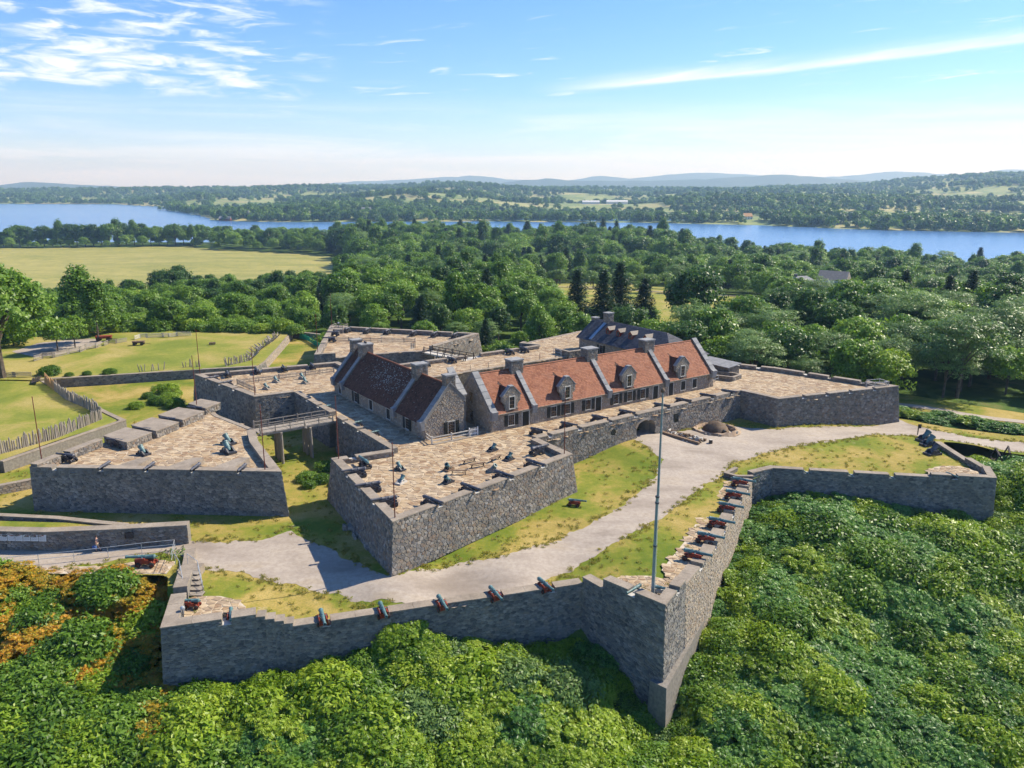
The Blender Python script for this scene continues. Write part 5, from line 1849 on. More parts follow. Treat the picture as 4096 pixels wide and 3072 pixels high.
# ------------------------------------------------------------------ poles
for x, y, z, lab in [(-57.45, 91.74, 5.1, 'thin rust red pole at the left corner of the western ravelin'), (-47.6, 115.4, 5.8, 'thin rust red pole at the rear merlon of the western ravelin'), (-55.4, 137.1, PT, 'thin rust red pole at the far left corner of the northwest bastion'),
                     (-41.0, 122.3, PT, 'thin rust red pole at the near corner of the northwest bastion'), (-29.08, 88.15, 5.0, 'thin rust red pole at the right corner of the western ravelin'), (-21.22, 92.0, PT, 'thin rust red pole at the left shoulder of the front bastion'),
                     (-11.8, 74.3, PT, 'thin rust red pole at the sharp corner of the front bastion'), (-38.6, 154.5, PT + .2, 'thin rust red pole at the near corner of the north ravelin'), (-42.6, 185.3, PT + .2, 'thin rust red pole at the far corner of the north ravelin'), (6.53, 93.9, PT, 'thin rust red pole at the right shoulder of the front bastion')]:
    r_ = empty('signal_pole', (x, y, z), 0, lab, 'pole', 'thin red poles on the bastions')
    mb = MB()
    mb.tube((0, 0, -.1), (0, 0, 13.25 - z), .065, .045, 6)
    mb.build('shaft', M['pole_red'], r_)
    mb = MB()
    mb.lathe([(13.2 - z, .03), (13.3 - z, .07), (13.42 - z, .04), (13.5 - z, .005)], 6, 'Z')
    mb.build('finial', M['pole_red'], r_)
r_ = empty('flagpole', (13.33, 68.09, .1), 0, 'tall grey green flagpole standing in the pointed salient', 'flagpole')
mb = MB()
mb.tube((0, 0, 0), (0, 0, 10.2), .17, .13, 10)
mb.build('lower_mast', M['flagpole'], r_, smooth=True)
mb = MB()
mb.tube((.06, .05, 9.4), (.06, .05, 20.0), .115, .06, 10)
mb.build('upper_mast', M['flagpole'], r_, smooth=True)
mb = MB()
for z in (9.5, 10.1, 5.2):
    mb = MB()
    mb.tube((.01, 0, z), (.01, 0, z + .14), .2, n=10)
    mb.build('band', M['iron_grey'], r_)
mb = MB()
mb.lathe([(20.0, .02), (20.06, .15), (20.2, .2), (20.34, .15), (20.42, .02)], 10, 'Z', (.06, .05, 0))
mb.build('ball', M['wood_brown'], r_, smooth=True)
mb = MB()
mb.tube((.22, 0, 1.0), (.16, .05, 19.8), .012, n=4)
mb.build('halyard', M['white'], r_)

# ------------------------------------------------------------------ benches
for k, (x0, y0, x1, y1, lab) in enumerate([(-7.15, 88.47, -5.44, 88.47, 'brown bench nearest the viewer on the front bastion'), (-5.91, 91.88, -4.61, 92.93, 'brown bench farthest back on the left of the front bastion'), (-4.99, 90.45, -3.34, 91.26, 'brown bench in the middle of the four on the front bastion'), (-2.46, 92.72, -1.62, 93.78, 'brown bench rightmost of the four on the front bastion')]):
    b_ = empty('bench', ((x0 + x1) / 2, (y0 + y1) / 2, T), math.atan2(y1 - y0, x1 - x0), lab, 'bench', 'benches on the front bastion')
    mb = MB()
    mb.box(-1.0, 1.0, -.18, .18, .46, .53)
    mb.build('seat', M['wood_brown'], b_)
    for s in (-1, 1):
        mb = MB()
        mb.bar((s * .75, -.16, .46), (s * .8, .2, 0), .07)
        mb.bar((s * .75, .16, .46), (s * .8, -.2, 0), .07)
        mb.build('leg', M['wood_dark'], b_)
    mb = MB()
    mb.bar((-.78, 0, .26), (.78, 0, .26), .05)
    mb.build('stretcher', M['wood_dark'], b_)

# ------------------------------------------------------------------ bridges
PLANK = {}


def bridge(name, label, p0, p1, width, z, mat, piers, zg, rail_mat):
    a, b = Vector(p0), Vector(p1)
    Lb = (b - a).length
    d = (b - a).normalized()
    root = empty(name, (a.x, a.y, z), math.atan2(d.y, d.x), label, 'bridge')
    h = width / 2
    n = int(Lb / .26)
    rg = random.Random(label)
    mb = MB()
    mb.box(0.012, .248, -h, h, -.06, 0)
    pm = mb.mesh('plank', M[mat])
    for k in range(n):
        o = link('plank', pm, root)
        o.location = (k * Lb / n, rg.uniform(-.05, .05), rg.uniform(-.008, .008))
        o.scale = (Lb / n / .26, 1, 1)
    for y in (-h + .15, 0, h - .15):
        mb = MB()
        mb.bar((-.3, y, -.2), (Lb + .3, y, -.2), .22, .26)
        mb.build('beam', M[mat], root)
    for s in (-1, 1):
        y = s * (h - .05)
        np_ = int(Lb / 1.8) + 1
        for k in range(np_):
            x = .15 + (Lb - .3) * k / (np_ - 1)
            mb = MB()
            big = k % 3 == 0
            mb.box(x - (.08 if big else .05), x + (.08 if big else .05), y - .06, y + .06, -.35, 1.25 if big else 1.05)
            if big:
                mb.bar((x, y + s * .05, .8), (x, y + s * .75, -.12), .1)
                mb.bar((x, y, -.14), (x, y + s * .85, -.14), .12)
            mb.build('post', M[rail_mat], root)
        for zz in (.5, 1.02):
            mb = MB()
            mb.bar((0, y, zz), (Lb, y, zz), .07, .11)
            mb.build('rail', M[rail_mat], root)
    for x in piers:
        for k in range(5):
            y = -h - .1 + (width + .2) * k / 4
            mb = MB()
            mb.tube((x + rg.uniform(-.1, .1), y * 1.08, zg - z - .3), (x, y, -.3), .19, .16, 8)
            mb.build('pile', M['wood_grey'], root, smooth=True)
        mb = MB()
        mb.bar((x, -h - .3, -.42), (x, h + .3, -.42), .28, .26)
        mb.build('cap_beam', M['wood_grey'], root)
    return root


bridge('footbridge', 'grey timber footbridge on tall piles crossing the ditch to the barracks', (-35.5, 105.2), (-26.6, 111.3), 2.9, T + .02, 'wood_grey', (3.0, 7.2), 0, 'wood_grey')
bridge('footbridge', 'dark railed timber bridge joining the far north ravelin to the terrace', (-17.3, 159.6), (-8.2, 151.6), 2.4, T + .05, 'wood_pale', (4, 8), -.5, 'wood_dark')


# ------------------------------------------------------------------ fences
def picket(label, pts, z, h=1.0, sp=.24, mat='wood_grey', group=None):
    root = wroot('picket_fence', (pts[0][0], pts[0][1], z), label, 'fence', group)
    mb = MB()
    for (x0, y0), (x1, y1) in zip(pts[:-1], pts[1:]):
        Lf = math.hypot(x1 - x0, y1 - y0)
        n = max(2, int(Lf / sp))
        a = math.atan2(y1 - y0, x1 - x0)
        for k in range(n):
            t_ = (k + .5) / n
            mb.box(-.035, .035, -.015, .015, .1, h, 0, a, (x0 + (x1 - x0) * t_, y0 + (y1 - y0) * t_, z))
        m2 = MB()
        for zz in (.3, .75):
            m2.bar((x0, y0, z + zz * h), (x1, y1, z + zz * h), .05, .09)
        m2.build('rail', M[mat], root)
        kp = max(1, int(Lf / 2.4))
        for k in range(kp + 1):
            t_ = k / kp
            m3 = MB()
            m3.box(-.06, .06, -.06, .06, 0, h + .08, 0, a, (x0 + (x1 - x0) * t_, y0 + (y1 - y0) * t_, z))
            m3.build('post', M[mat], root)
    mb.build('pickets', M[mat], root, kind='stuff')
    return root


picket('weathered picket fence before the guns of the northwest bastion', [(-42.2, 126.4), (-47.1, 131.9), (-40.9, 135.4), (-36.9, 137.9), (-32.4, 140.6)], T, 1.0)
picket('weathered picket fence across the far north ravelin', [(-40.2, 171.2), (-35.7, 170.4), (-21.0, 169.1), (-20.3, 163.2)], T, 1.0)
picket('short white picket gate beside the west barracks gable', [(-5.78, 102.95), (-4.7, 103.7)], T, 1.15, .2, 'white')
rf = wroot('rail_fence', (-11.4, 101.4, T), 'pale two rail fence at the gable of the west barracks', 'fence')
fp = [(-11.55, 101.5), (-10.56, 99.6), (-8.1, 101.25), (-5.8, 102.9)]
for (x0, y0), (x1, y1) in zip(fp[:-1], fp[1:]):
    for zz in (.45, .9):
        mb = MB()
        mb.bar((x0, y0, T + zz), (x1, y1, T + zz), .07, .13)
        mb.build('rail', M['wood_pale'], rf)
for x, y in fp:
    mb = MB()
    mb.box(x - .09, x + .09, y - .09, y + .09, T, T + 1.1)
    mb.build('post', M['wood_pale'], rf)
mb = MB()
mb.bar((-10.4, 99.5, T + .04), (-4.9, 103.3, T + .04), .5, .1)
mb.build('threshold', M['wood_grey'], rf)

# palisades of split stakes
rng = random.Random(21)
STK = []
for k in range(5):
    mb = MB()
    r0, h_ = rng.uniform(.13, .17), 1.75 + rng.uniform(-.25, .25)
    mb.tube((0, 0, -.3), (rng.uniform(-.06, .06), rng.uniform(-.04, .04), h_), r0, r0 * .8, 6, caps=False)
    mb.tube((mb.v[-1][0] * .2, 0, h_ - .02), (0, 0, h_ + .22), r0 * .8, .03, 6)
    STK.append(mb.mesh('stake', M['wood_grey']))
STN = []
for me in STK:
    m2 = me.copy()
    m2.materials.clear()
    m2.materials.append(M['wood_new'])
    STN.append(m2)


def palisade(label, pts, zf, sp, lean=(0, 0), sc=1.0, fresh=None, gaps=0.0, jit=.05):
    root = wroot('palisade', (pts[0][0], pts[0][1], float(zf(pts[0][0], pts[0][1]))), label, 'fence')
    tot = 0
    for (x0, y0), (x1, y1) in zip(pts[:-1], pts[1:]):
        Lf = math.hypot(x1 - x0, y1 - y0)
        n = int(Lf / sp)
        for k in range(n):
            if rng.random() < gaps:
                continue
            x, y = x0 + (x1 - x0) * k / n + rng.uniform(-jit, jit), y0 + (y1 - y0) * k / n + rng.uniform(-jit, jit)
            new = fresh and fresh(x, y)
            o = link('stake', rng.choice(STN if new else STK), root)
            o.location = (x, y, float(zf(x, y)))
            o.rotation_euler = (lean[0] + rng.uniform(-.07, .07), lean[1] + rng.uniform(-.07, .07), rng.uniform(0, 6))
            s = sc * rng.uniform(.85, 1.12)
            o.scale = (s, s, s)
    return root


palisade('curved palisade of grey split stakes above the pale ditch wall', [(-73.2, 101.0), (-71.4, 104.9), (-67.4, 111.9), (-65.9, 122.3), (-68.5, 125.6), (-78.8, 134.9), (-88.7, 146.2)], gz1, .31, fresh=lambda x, y: y > 140.2)
palisade('short broken row of leaning grey stakes on the meadow edge, leftmost', [(-75.0, 154.6), (-68.7, 156.8)], gz2, .42, (.1, .15), .75, None, .3)
palisade('short broken row of leaning grey stakes beside the red pole', [(-67.2, 158.2), (-63.6, 158.9)], gz2, .4, (.1, .1), .8, None, .2)
palisade('grey stakes leaning over the long shaded wall', [(-59.0, 159.6), (-55.6, 164.8)], gz2, .33, (.1, -.25), .9, None, .12)
palisade('dense row of strongly leaning stakes beside the pale ditch wall', [(-55.6, 164.8), (-57.2, 176.0), (-57.3, 191)], gz2, .38, (-.1, -.8), 1.0, None, .05)


# zigzag rail fences
def zigzag(label, pts, zf, mat, n=5, sp=2.6):
    root = wroot('split_rail_fence', (pts[0][0], pts[0][1], float(zf(pts[0][0], pts[0][1]))), label, 'fence')
    q = []
    for (x0, y0), (x1, y1) in zip(pts[:-1], pts[1:]):
        Lf = math.hypot(x1 - x0, y1 - y0)
        k = max(1, int(round(Lf / sp)))
        nx_, ny_ = -(y1 - y0) / Lf, (x1 - x0) / Lf
        for i in range(k):
            s = .45 if len(q) % 2 else -.45
            q.append((x0 + (x1 - x0) * i / k + nx_ * s, y0 + (y1 - y0) * i / k + ny_ * s))
    q.append(pts[-1])
    for i, ((x0, y0), (x1, y1)) in enumerate(zip(q[:-1], q[1:])):
        dx, dy = (x1 - x0) * .1, (y1 - y0) * .1
        for k in range(n):
            z = .12 + k * .26 + (.12 if i % 2 else 0)
            mb = MB()
            mb.bar((x0 - dx, y0 - dy, float(zf(x0, y0)) + z + rng.uniform(-.04, .04)), (x1 + dx, y1 + dy, float(zf(x1, y1)) + z + rng.uniform(-.04, .04)), .12, .11)
            mb.build('rail', M[mat], root)
    return root


zigzag('grey zigzag rail fence between the gravel drive and the meadow', [(-101.5, 164.5), (-99.2, 167.7), (-97.3, 171.0), (-96.2, 176.3), (-95.4, 181.0)], gz2, 'wood_grey')
zigzag('sunlit pale rail fence along the far edge of the meadow', [(-91.4, 188.75), (-89.3, 191.5), (-85.9, 191.8), (-82.5, 192.4), (-79.5, 193.0)], gz2, 'wood_pale', 4, 2.3)
zigzag('tumbled grey rails where the two meadow fences meet', [(-95.2, 181.4), (-93.6, 184.0), (-92.0, 186.0)], gz2, 'wood_grey', 4, 1.8)
zigzag('grey rail fence beneath the big maple at the left edge', [(-104, 149.8), (-100.0, 149.6), (-96.6, 149.3), (-93.4, 149.6)], gz2, 'wood_grey', 4)
rt = wroot('plank_steps', (-91.0, 147.0, 1.7), 'fallen dark timbers at the end of the rail fence by the maple', 'timber')
for k in range(4):
    mb = MB()
    mb.bar((-92.5 + k * .5, 149.0, 1.8 + k * .15), (-90.2 + k * .4, 144.5, 1.9 + k * .1), .22, .16)
    mb.build('plank', M['wood_dark'], rt)

# netting in the ditch
nt = wroot('safety_fence', (-56.8, 202.4, 0), 'bright green plastic safety netting in the ditch', 'fence')
pts = [(-56.6, 201.5), (-54.6, 199.6), (-52.0, 197.0), (-49.6, 193.0), (-47.6, 189.2), (-46.0, 186.2)]
for (x0, y0), (x1, y1) in zip(pts[:-1], pts[1:]):
    mb = MB()
    Lf = math.hypot(x1 - x0, y1 - y0)
    n = int(Lf / .22)
    for k in range(n + 1):
        t_ = k / n
        x, y = x0 + (x1 - x0) * t_, y0 + (y1 - y0) * t_
        mb.bar((x, y, .1), (x, y, 1.25), .09)
    for zz in (.2, .42, .64, .86, 1.08, 1.25):
        mb.bar((x0, y0, zz), (x1, y1, zz), .04, .09)
    mb.build('net_panel', M['net'], nt)
for x, y in pts:
    mb = MB()
    mb.tube((x, y, 0), (x, y, 1.45), .04, n=6)
    mb.build('post', M['net'], nt)

# ------------------------------------------------------------------ railings, stairs, notice boards
rl = wroot('path_railing', (-50.6, 74.3, 0), 'galvanised two rail handrail along the path past the notice boards', 'railing')
pp = [(-51.6, 74.3), (-48.8, 74.9), (-45.6, 75.7), (-42.5, 76.6), (-39.4, 77.6), (-36.2, 78.4)]
for x, y in pp:
    mb = MB()
    mb.tube((x, y, 0), (x, y, 1.12), .03, n=6)
    mb.build('post', M['steel'], rl)
for zz in (.6, 1.12):
    mb = MB()
    for (x0, y0), (x1, y1) in zip(pp[:-1], pp[1:]):
        mb.tube((x0, y0, zz), (x1, y1, zz), .028, n=6)
    mb.tube((-36.2, 78.4, zz), (-34.5, 73.6, zz + .55), .028, n=6)
    mb.build('rail', M['steel'], rl)
sr_ = wroot('stairs', (-31.5, 70.5, 0), 'wooden stairs with metal handrail going down to the corner gun platform', 'stairs')
for k in range(5):
    t_ = k / 4
    x = -31.95 + 1.45 * t_
    y = 71.6 - 2.9 * t_
    mb = MB()
    mb.box(x - 1.0, x + 1.0, y - .42, y + .42, .76 - k * .17, .84 - k * .17)
    mb.build('tread', M['wood_grey'], sr_)
    mb = MB()
    mb.box(x - .98, x + .98, y - .36, y + .36, -.3, .757 - k * .17)
    mb.build('riser', M['wood_dark'], sr_)
mb = MB()
mb.box(-33.3, -31.2, 71.9, 73.6, -.2, .86)
mb.build('landing', M['coping'], sr_)
for s in (-.9, .9):
    mb = MB()
    mb.tube((-32.0 + s, 71.8, .8), (-32.0 + s, 71.8, 1.95), .03, n=6)
    mb.tube((-30.5 + s, 68.9, .1), (-30.5 + s, 68.9, 1.2), .03, n=6)
    mb.tube((-32.0 + s, 71.8, 1.95), (-30.5 + s, 68.9, 1.2), .03, n=6)
    mb.tube((-32.0 + s, 71.8, 1.4), (-30.5 + s, 68.9, .65), .025, n=6)
    mb.tube((-32.0 + s, 71.8, 1.95), (-33.4 + s * .7, 73.4, 1.95), .03, n=6)
    mb.tube((-33.4 + s * .7, 73.4, .8), (-33.4 + s * .7, 73.4, 1.95), .03, n=6)
    mb.build('handrail', M['steel'], sr_)

for k in range(6):
    x = -54.35 + k * .86 * 1.0
    y = 78.1 - .04 * (x + 50) * -1
    nb_ = empty('notice_board', (x, 77.98 + (-49.9 - x) * .041, 1.15), R(-2.3), '%s white notice board from the left picture edge on the shaded wall' % ORD[k], 'sign', 'white notice boards on the retaining wall')
    mb = MB()
    mb.hexa([(-.39, -.02, 0), (.39, -.02, 0), (.39, .02, 0), (-.39, .02, 0)], [(-.39, .1, .68), (.39, .1, .68), (.39, .14, .68), (-.39, .14, .68)])
    mb.build('panel', M['white'], nb_)
    mb = MB()
    mb.hexa([(-.2, .060, .56), (.2, .060, .56), (.2, .08, .56), (-.2, .08, .56)], [(-.2, .067, .61), (.2, .067, .61), (.2, .085, .61), (-.2, .085, .61)])
    mb.build('heading', M['textred'], nb_)
    mb = MB()
    for j in range(6):
        zz = .1 + j * .07
        yy = -.024 + .12 * zz / .68
        mb.hexa([(-.32, yy, zz), (.32, yy, zz), (.32, yy + .02, zz), (-.32, yy + .02, zz)], [(-.32, yy + .004, zz + .022), (.32, yy + .004, zz + .022), (.32, yy + .02, zz + .022), (-.32, yy + .02, zz + .022)])
    mb.build('text_lines', M['text'], nb_)
pq = empty('wall_plaque', (-41.2, 78.86, 1.1), R(7), 'dark bronze plaque on the shaded retaining wall', 'plaque')
mb = MB()
mb.box(-.45, .45, -.07, -.01, 0, .7)
mb.build('plate', M['wood_dark'], pq)
mb = MB()
for k in range(5):
    mb.box(-.32, .32, -.085, -.07, .12 + k * .1, .15 + k * .1)
mb.build('text_lines', M['iron_grey'], pq)

# ------------------------------------------------------------------ viewer, platforms, small yard things
def viewer(x, y, z, label):
    v = empty('coin_viewer', (x, y, z), R(40), label, 'telescope')
    mb = MB()
    mb.tube((0, 0, 0), (0, 0, 1.0), .07, .05, 8)
    mb.tube((0, 0, 0), (0, 0, .06), .2, .18, 10)
    mb.build('pedestal', M['iron_grey'], v)
    mb = MB()
    mb.lathe([(-.22, .05), (-.2, .15), (-.1, .2), (.08, .2), (.2, .13), (.26, .08), (.26, .02)], 12, 'Y', (0, 0, 1.2))
    mb.build('head', M['steel'], v, smooth=True)
    return v


viewer(-29.5, 64.0, .06, 'silver coin viewer in the corner behind the blue grey wall')
viewer(62.6, 128.9, T, 'silver coin viewer on the railed stand at the tip of the right bastion')
vp = wroot('viewing_stand', (61.5, 128.3, T), 'small railed viewing stand at the tip of the right bastion', 'platform')
cs = [(60.2, 127.6), (62.9, 128.5), (62.2, 130.3), (59.6, 129.4)]
mb = MB()
mb.prism(cs, T, T + .35)
mb.build('deck', M['wood_grey'], vp)
for (x0, y0), (x1, y1) in zip(cs, cs[1:] + cs[:1]):
    mb = MB()
    mb.bar((x0, y0, T), (x0, y0, T + 1.5), .09)
    mb.build('post', M['wood_pale'], vp)
    for zz in (.9, 1.4):
        mb = MB()
        mb.bar((x0, y0, T + zz), (x1, y1, T + zz), .06, .08)
        mb.build('rail', M['wood_pale'], vp)
vp = wroot('viewing_stand', (-40.5, 182.5, T), 'small grey viewing stand with steps on the far corner of the north ravelin', 'platform')
cs = [(-41.8, 181.0), (-39.0, 180.3), (-38.3, 182.9), (-41.2, 183.6)]
mb = MB()
mb.prism(cs, T, T + .9)
mb.build('deck', M['wood_grey'], vp)
for (x0, y0), (x1, y1) in zip(cs, cs[1:] + cs[:1]):
    mb = MB()
    mb.bar((x0, y0, T), (x0, y0, T + 1.9), .1)
    mb.build('post', M['wood_grey'], vp)
    for zz in (1.35, 1.8):
        mb = MB()
        mb.bar((x0, y0, T + zz), (x1, y1, T + zz), .06, .08)
        mb.build('rail', M['wood_grey'], vp)
for k in range(4):
    mb = MB()
    mb.box(-40.9, -39.6, 179.2 + k * .35, 179.6 + k * .35, T, T + .2 + k * .2)
    mb.build('tread', M['wood_grey'], vp)
viewer(-40.4, 182.4, T + .9, 'silver coin viewer on the stand of the north ravelin')
# rope posts along the parade edge of the north terrace
for k in range(7):
    p = FM(14 + k * 4.0, 34.2)
    o = empty('rope_post', (p[0], p[1], T), 0, 'thin black rope posts along the north terrace edge', 'post', 'rope posts on the north terrace')
    mb = MB()
    mb.tube((0, 0, 0), (0, 0, 1.0), .035, n=6)
    mb.build('shaft', M['iron'], o)
    mb = MB()
    mb.tube((0, 0, 0), (0, 0, .04), .16, n=8)
    mb.build('foot', M['iron'], o)

# charcoal mound, wood pile and stump by the gate
kx, ky = 31.4, 117.0
kz = float(zi(kx, ky))
kn = empty('earth_oven', (kx, ky, kz), 0, 'brown earthen oven mound with ring of dug soil near the gate', 'mound')
mb = MB()
rg = random.Random(3)
rings = [(2.0, -.1), (1.75, .45), (1.3, 1.0), (.75, 1.35), (.3, 1.45)]
vs = []
for r_, z in rings:
    for g in range(14):
        a = 2 * math.pi * g / 14
        rr = r_ * rg.uniform(.9, 1.1)
        vs.append((rr * math.cos(a), rr * math.sin(a), z + rg.uniform(-.06, .06)))
fs = [(i * 14 + g, i * 14 + (g + 1) % 14, (i + 1) * 14 + (g + 1) % 14, (i + 1) * 14 + g) for i in range(4) for g in range(14)] + [tuple(range(56, 70))]
mb.add(vs, fs)
mb.build('dome', M['earth_dark'], kn, smooth=True)
mb = MB()
vs, fs = [], []
for g in range(26):
    a = 2 * math.pi * g / 26
    for r_, z in ((2.4, -.05), (2.75, .38), (3.1, .42), (3.6, -.1)):
        rr = r_ * rg.uniform(.95, 1.06)
        vs.append((rr * math.cos(a) * 1.05, rr * math.sin(a) * .95, z * rg.uniform(.7, 1.25)))
for g in range(26):
    for k in range(3):
        fs.append((g * 4 + k, g * 4 + k + 1, ((g + 1) % 26) * 4 + k + 1, ((g + 1) % 26) * 4 + k))
mb.add(vs, [f[::-1] for f in fs])
mb.build('spoil_ring', M['earth'], kn)
mb = MB()
mb.tube((.9, -1.75, .15), (.8, -1.3, .35), .42, .35, 10)
mb.build('dark_mouth_plug', M['shutter'], kn)  # solid black plug; its colour stands in for the unlit hole
for g in range(10):
    a = rg.uniform(0, 6.28)
    mb = MB()
    mb.box(-.18, .18, -.14, .14, -.1, .25, 0, a, (3.3 * math.cos(a), 3.1 * math.sin(a), .1))
    mb.build('stone', M['rock'], kn)
wp = wroot('wood_pile', (25.5, 112.3, 1.4), 'split firewood heaped between two long timbers by the gate', 'wood pile')
a_, b_ = Vector((23.3, 114.6)), Vector((27.9, 110.6))
dd_ = (b_ - a_).normalized()
nn_ = Vector((dd_.y, -dd_.x))
for s, m_ in ((-1.0, 'wood_brown'), (1.0, 'wood_brown')):
    p, q_ = a_ + nn_ * s, b_ + nn_ * s
    mb = MB()
    mb.bar((p.x, p.y, float(zi(p.x, p.y)) + .2), (q_.x, q_.y, float(zi(q_.x, q_.y)) + .2), .4, .36)
    mb.build('timber', M[m_], wp)
for k in range(110):
    t_ = rg.uniform(.04, .97)
    s = rg.gauss(0, .42)
    p = a_.lerp(b_, t_) + nn_ * s
    z = float(zi(p.x, p.y)) + .1 + max(0, rg.uniform(.0, .75) * (1 - abs(s) / 1.1))
    g = rg.uniform(0, 3.14)
    r_ = rg.uniform(.09, .16)
    ln = rg.uniform(.25, .4)
    mb = MB()
    mb.tube((p.x - ln * math.cos(g), p.y - ln * math.sin(g), z), (p.x + ln * math.cos(g), p.y + ln * math.sin(g), z + rg.uniform(-.1, .1)), r_, r_ * .9, 5)
    mb.build('log', M['wood_pale' if rg.random() < .55 else 'wood_brown'], wp)
sm = empty('tree_stump', (29.1, 110.6, 1.25), 0, 'short chopping block stump beside the firewood', 'stump')
mb = MB()
mb.tube((0, 0, -.1), (0, 0, .6), .3, .26, 10)
mb.build('trunk', M['bark'], sm)
mb = MB()
mb.tube((0, 0, .6), (0, 0, .62), .24, .23, 10)
mb.build('cut_face', M['wood_pale'], sm)
# signpost, trestles
sg = empty('signpost', (63.9, 119.3, -.2), R(20), 'small dark information post at the bend of the road', 'sign')
mb = MB()
mb.box(-.06, .06, -.05, .05, -.1, 1.8)
mb.build('post', M['wood_dark'], sg)
mb = MB()
mb.box(-.06, .5, -.09, -.05, 1.1, 1.75)
mb.build('board', M['wood_dark'], sg)
for k, (x, y, a, lab) in enumerate([(70.2, 108.8, 68, 'heavy timber trestle nearest the outer wall on the weedy bank'), (72.3, 109.6, 62, 'taller timber trestle at the right on the weedy bank')]):
    s_ = empty('timber_trestle', (x, y, float(base_z(x, y)) + .1), R(a), lab, 'trestle', 'timber trestles on the weedy bank')
    hh = 2.0 + k * .25
    mb = MB()
    mb.bar((-1.9, 0, hh), (1.9, 0, hh), .22)
    mb.build('top_beam', M['wood_dark'], s_)
    for ex in (-1.5, 1.5):
        for q in (-1, 1):
            mb = MB()
            mb.bar((ex, q * .08, hh - .05), (ex, q * .9, -.1), .17)
            mb.build('leg', M['wood_dark'], s_)
        mb = MB()
        mb.bar((ex, -.75, .5), (ex, .75, .5), .14)
        mb.build('cross_brace', M['wood_dark'], s_)
    mb = MB()
    mb.bar((-1.5, .55, .8), (1.5, .55, .8), .12)
    mb.build('side_rail', M['wood_dark'], s_)
# wagon and cart by the far fence
for (x, y, a, sc, mt, lab, nm) in [(-97.5, 186.5, 15, 1.0, 'red', 'red wooden farm wagon at the end of the gravel drive', 'farm_wagon'), (-86.8, 181.2, 10, .75, 'wood_brown', 'small brown hand cart standing on the meadow', 'hand_cart')]:
    wg = empty(nm, (x, y, float(gz2(x, y))), R(a), lab, 'wagon')
    wg.scale = (sc,) * 3
    mb = MB()
    mb.hexa([(-1.6, -.6, .7), (1.6, -.6, .7), (1.6, .6, .7), (-1.6, .6, .7)], [(-1.8, -.8, 1.3), (1.8, -.8, 1.3), (1.8, .8, 1.3), (-1.8, .8, 1.3)])
    mb.build('body', M[mt], wg)
    for wx in (-1.1, 1.1):
        for wy in (-.85, .85):
            mb = MB()
            mb.tube((wx, wy - .05, .5), (wx, wy + .05, .5), .5, n=14)
            mb.build('wheel', M['wood_dark'], wg)
    mb = MB()
    mb.bar((1.6, 0, .6), (3.6, 0, .25), .1)
    mb.build('drawbar', M['wood_brown'], wg)
for (x, y, lab) in [(-70.0, 182.0, 'low brown crate on the far meadow')]:
    o = empty('wooden_crate', (x, y, float(gz2(x, y))), .3, lab, 'crate')
    mb = MB()
    for k in range(4):
        mb.box(-.7, .7, -.45 + k * .23, -.26 + k * .23, .5, .55)
    for k in range(3):
        mb.box(-.7, .7, -.47, -.44, .05 + k * .16, .18 + k * .16)
        mb.box(-.7, .7, .42, .45, .05 + k * .16, .18 + k * .16)
    mb.build('slats', M['wood_brown'], o)
# stair rails by the well curb and at the east block
for pts, lab in (([(33.9, 132.8), (35.2, 133.7), (36.0, 134.6)], 'white handrail at the right end of the red roofed barracks'), ([FM(38.8, 33.4), FM(39.6, 34.6), FM(39.6, 37.0)], 'grey handrail at the stair beside the dark roofed building')):
    h_ = wroot('handrail', (pts[0][0], pts[0][1], T), lab, 'railing')
    for x, y in pts:
        mb = MB()
        mb.tube((x, y, T), (x, y, T + 1.05), .04, n=6)
        mb.build('post', M['steel'], h_)
    for zz in (.5, 1.05):
        mb = MB()
        for (x0, y0), (x1, y1) in zip(pts[:-1], pts[1:]):
            mb.tube((x0, y0, T + zz), (x1, y1, T + zz), .035, n=6)
        mb.build('rail', M['steel'], h_)


# ------------------------------------------------------------------ the walking visitor
def skinmesh(name, mat, verts, edges, radii, parent, rootv=0):
    me = bpy.data.meshes.new(name)
    me.from_pydata(verts, edges, [])
    o = link(name, me, parent)
    mo = o.modifiers.new('skin', 'SKIN')
    for i, r_ in enumerate(radii):
        me.skin_vertices[0].data[i].radius = r_ if isinstance(r_, tuple) else (r_, r_)
        me.skin_vertices[0].data[i].use_root = i == rootv
    ss = o.modifiers.new('sub', 'SUBSURF')
    ss.levels = ss.render_levels = 2
    me.materials.append(mat)
    return o


pr_ = empty('person', (-44.3, 78.0, 0.02), R(85), 'person in dark shirt and khaki shorts walking past the wall with a blue bag', 'person')
jv = [(0, 0, .92), (0, .01, 1.12), (0, .02, 1.36), (0, .01, 1.46), (0, .03, 1.55), (0, .04, 1.66),
      (-.18, .01, 1.37), (-.23, -.06, 1.10), (-.22, .02, .86), (.18, .01, 1.37), (.24, .04, 1.10), (.23, .16, .88),
      (-.09, .0, .88), (-.10, .14, .48), (-.10, .08, .08), (-.10, .2, .03), (.09, 0, .88), (.10, -.05, .48), (.10, -.28, .1), (.10, -.18, .03)]
je = [(0, 1), (1, 2), (2, 3), (3, 4), (4, 5), (2, 6), (6, 7), (7, 8), (2, 9), (9, 10), (10, 11), (0, 12), (12, 13), (13, 14), (14, 15), (0, 16), (16, 17), (17, 18), (18, 19)]
jr = [(.15, .12), (.14, .11), (.16, .11), .06, .085, .085, .065, .05, .035, .065, .05, .035, .09, .065, .045, .035, .09, .065, .045, .035]
body = skinmesh('body', M['skin'], jv, je, jr, pr_)
si = [0, 1, 2, 6, 7, 9, 10]
sv_ = [jv[i] for i in si]
sv_[4] = tuple(np.array(jv[6]) * .45 + np.array(jv[7]) * .55)
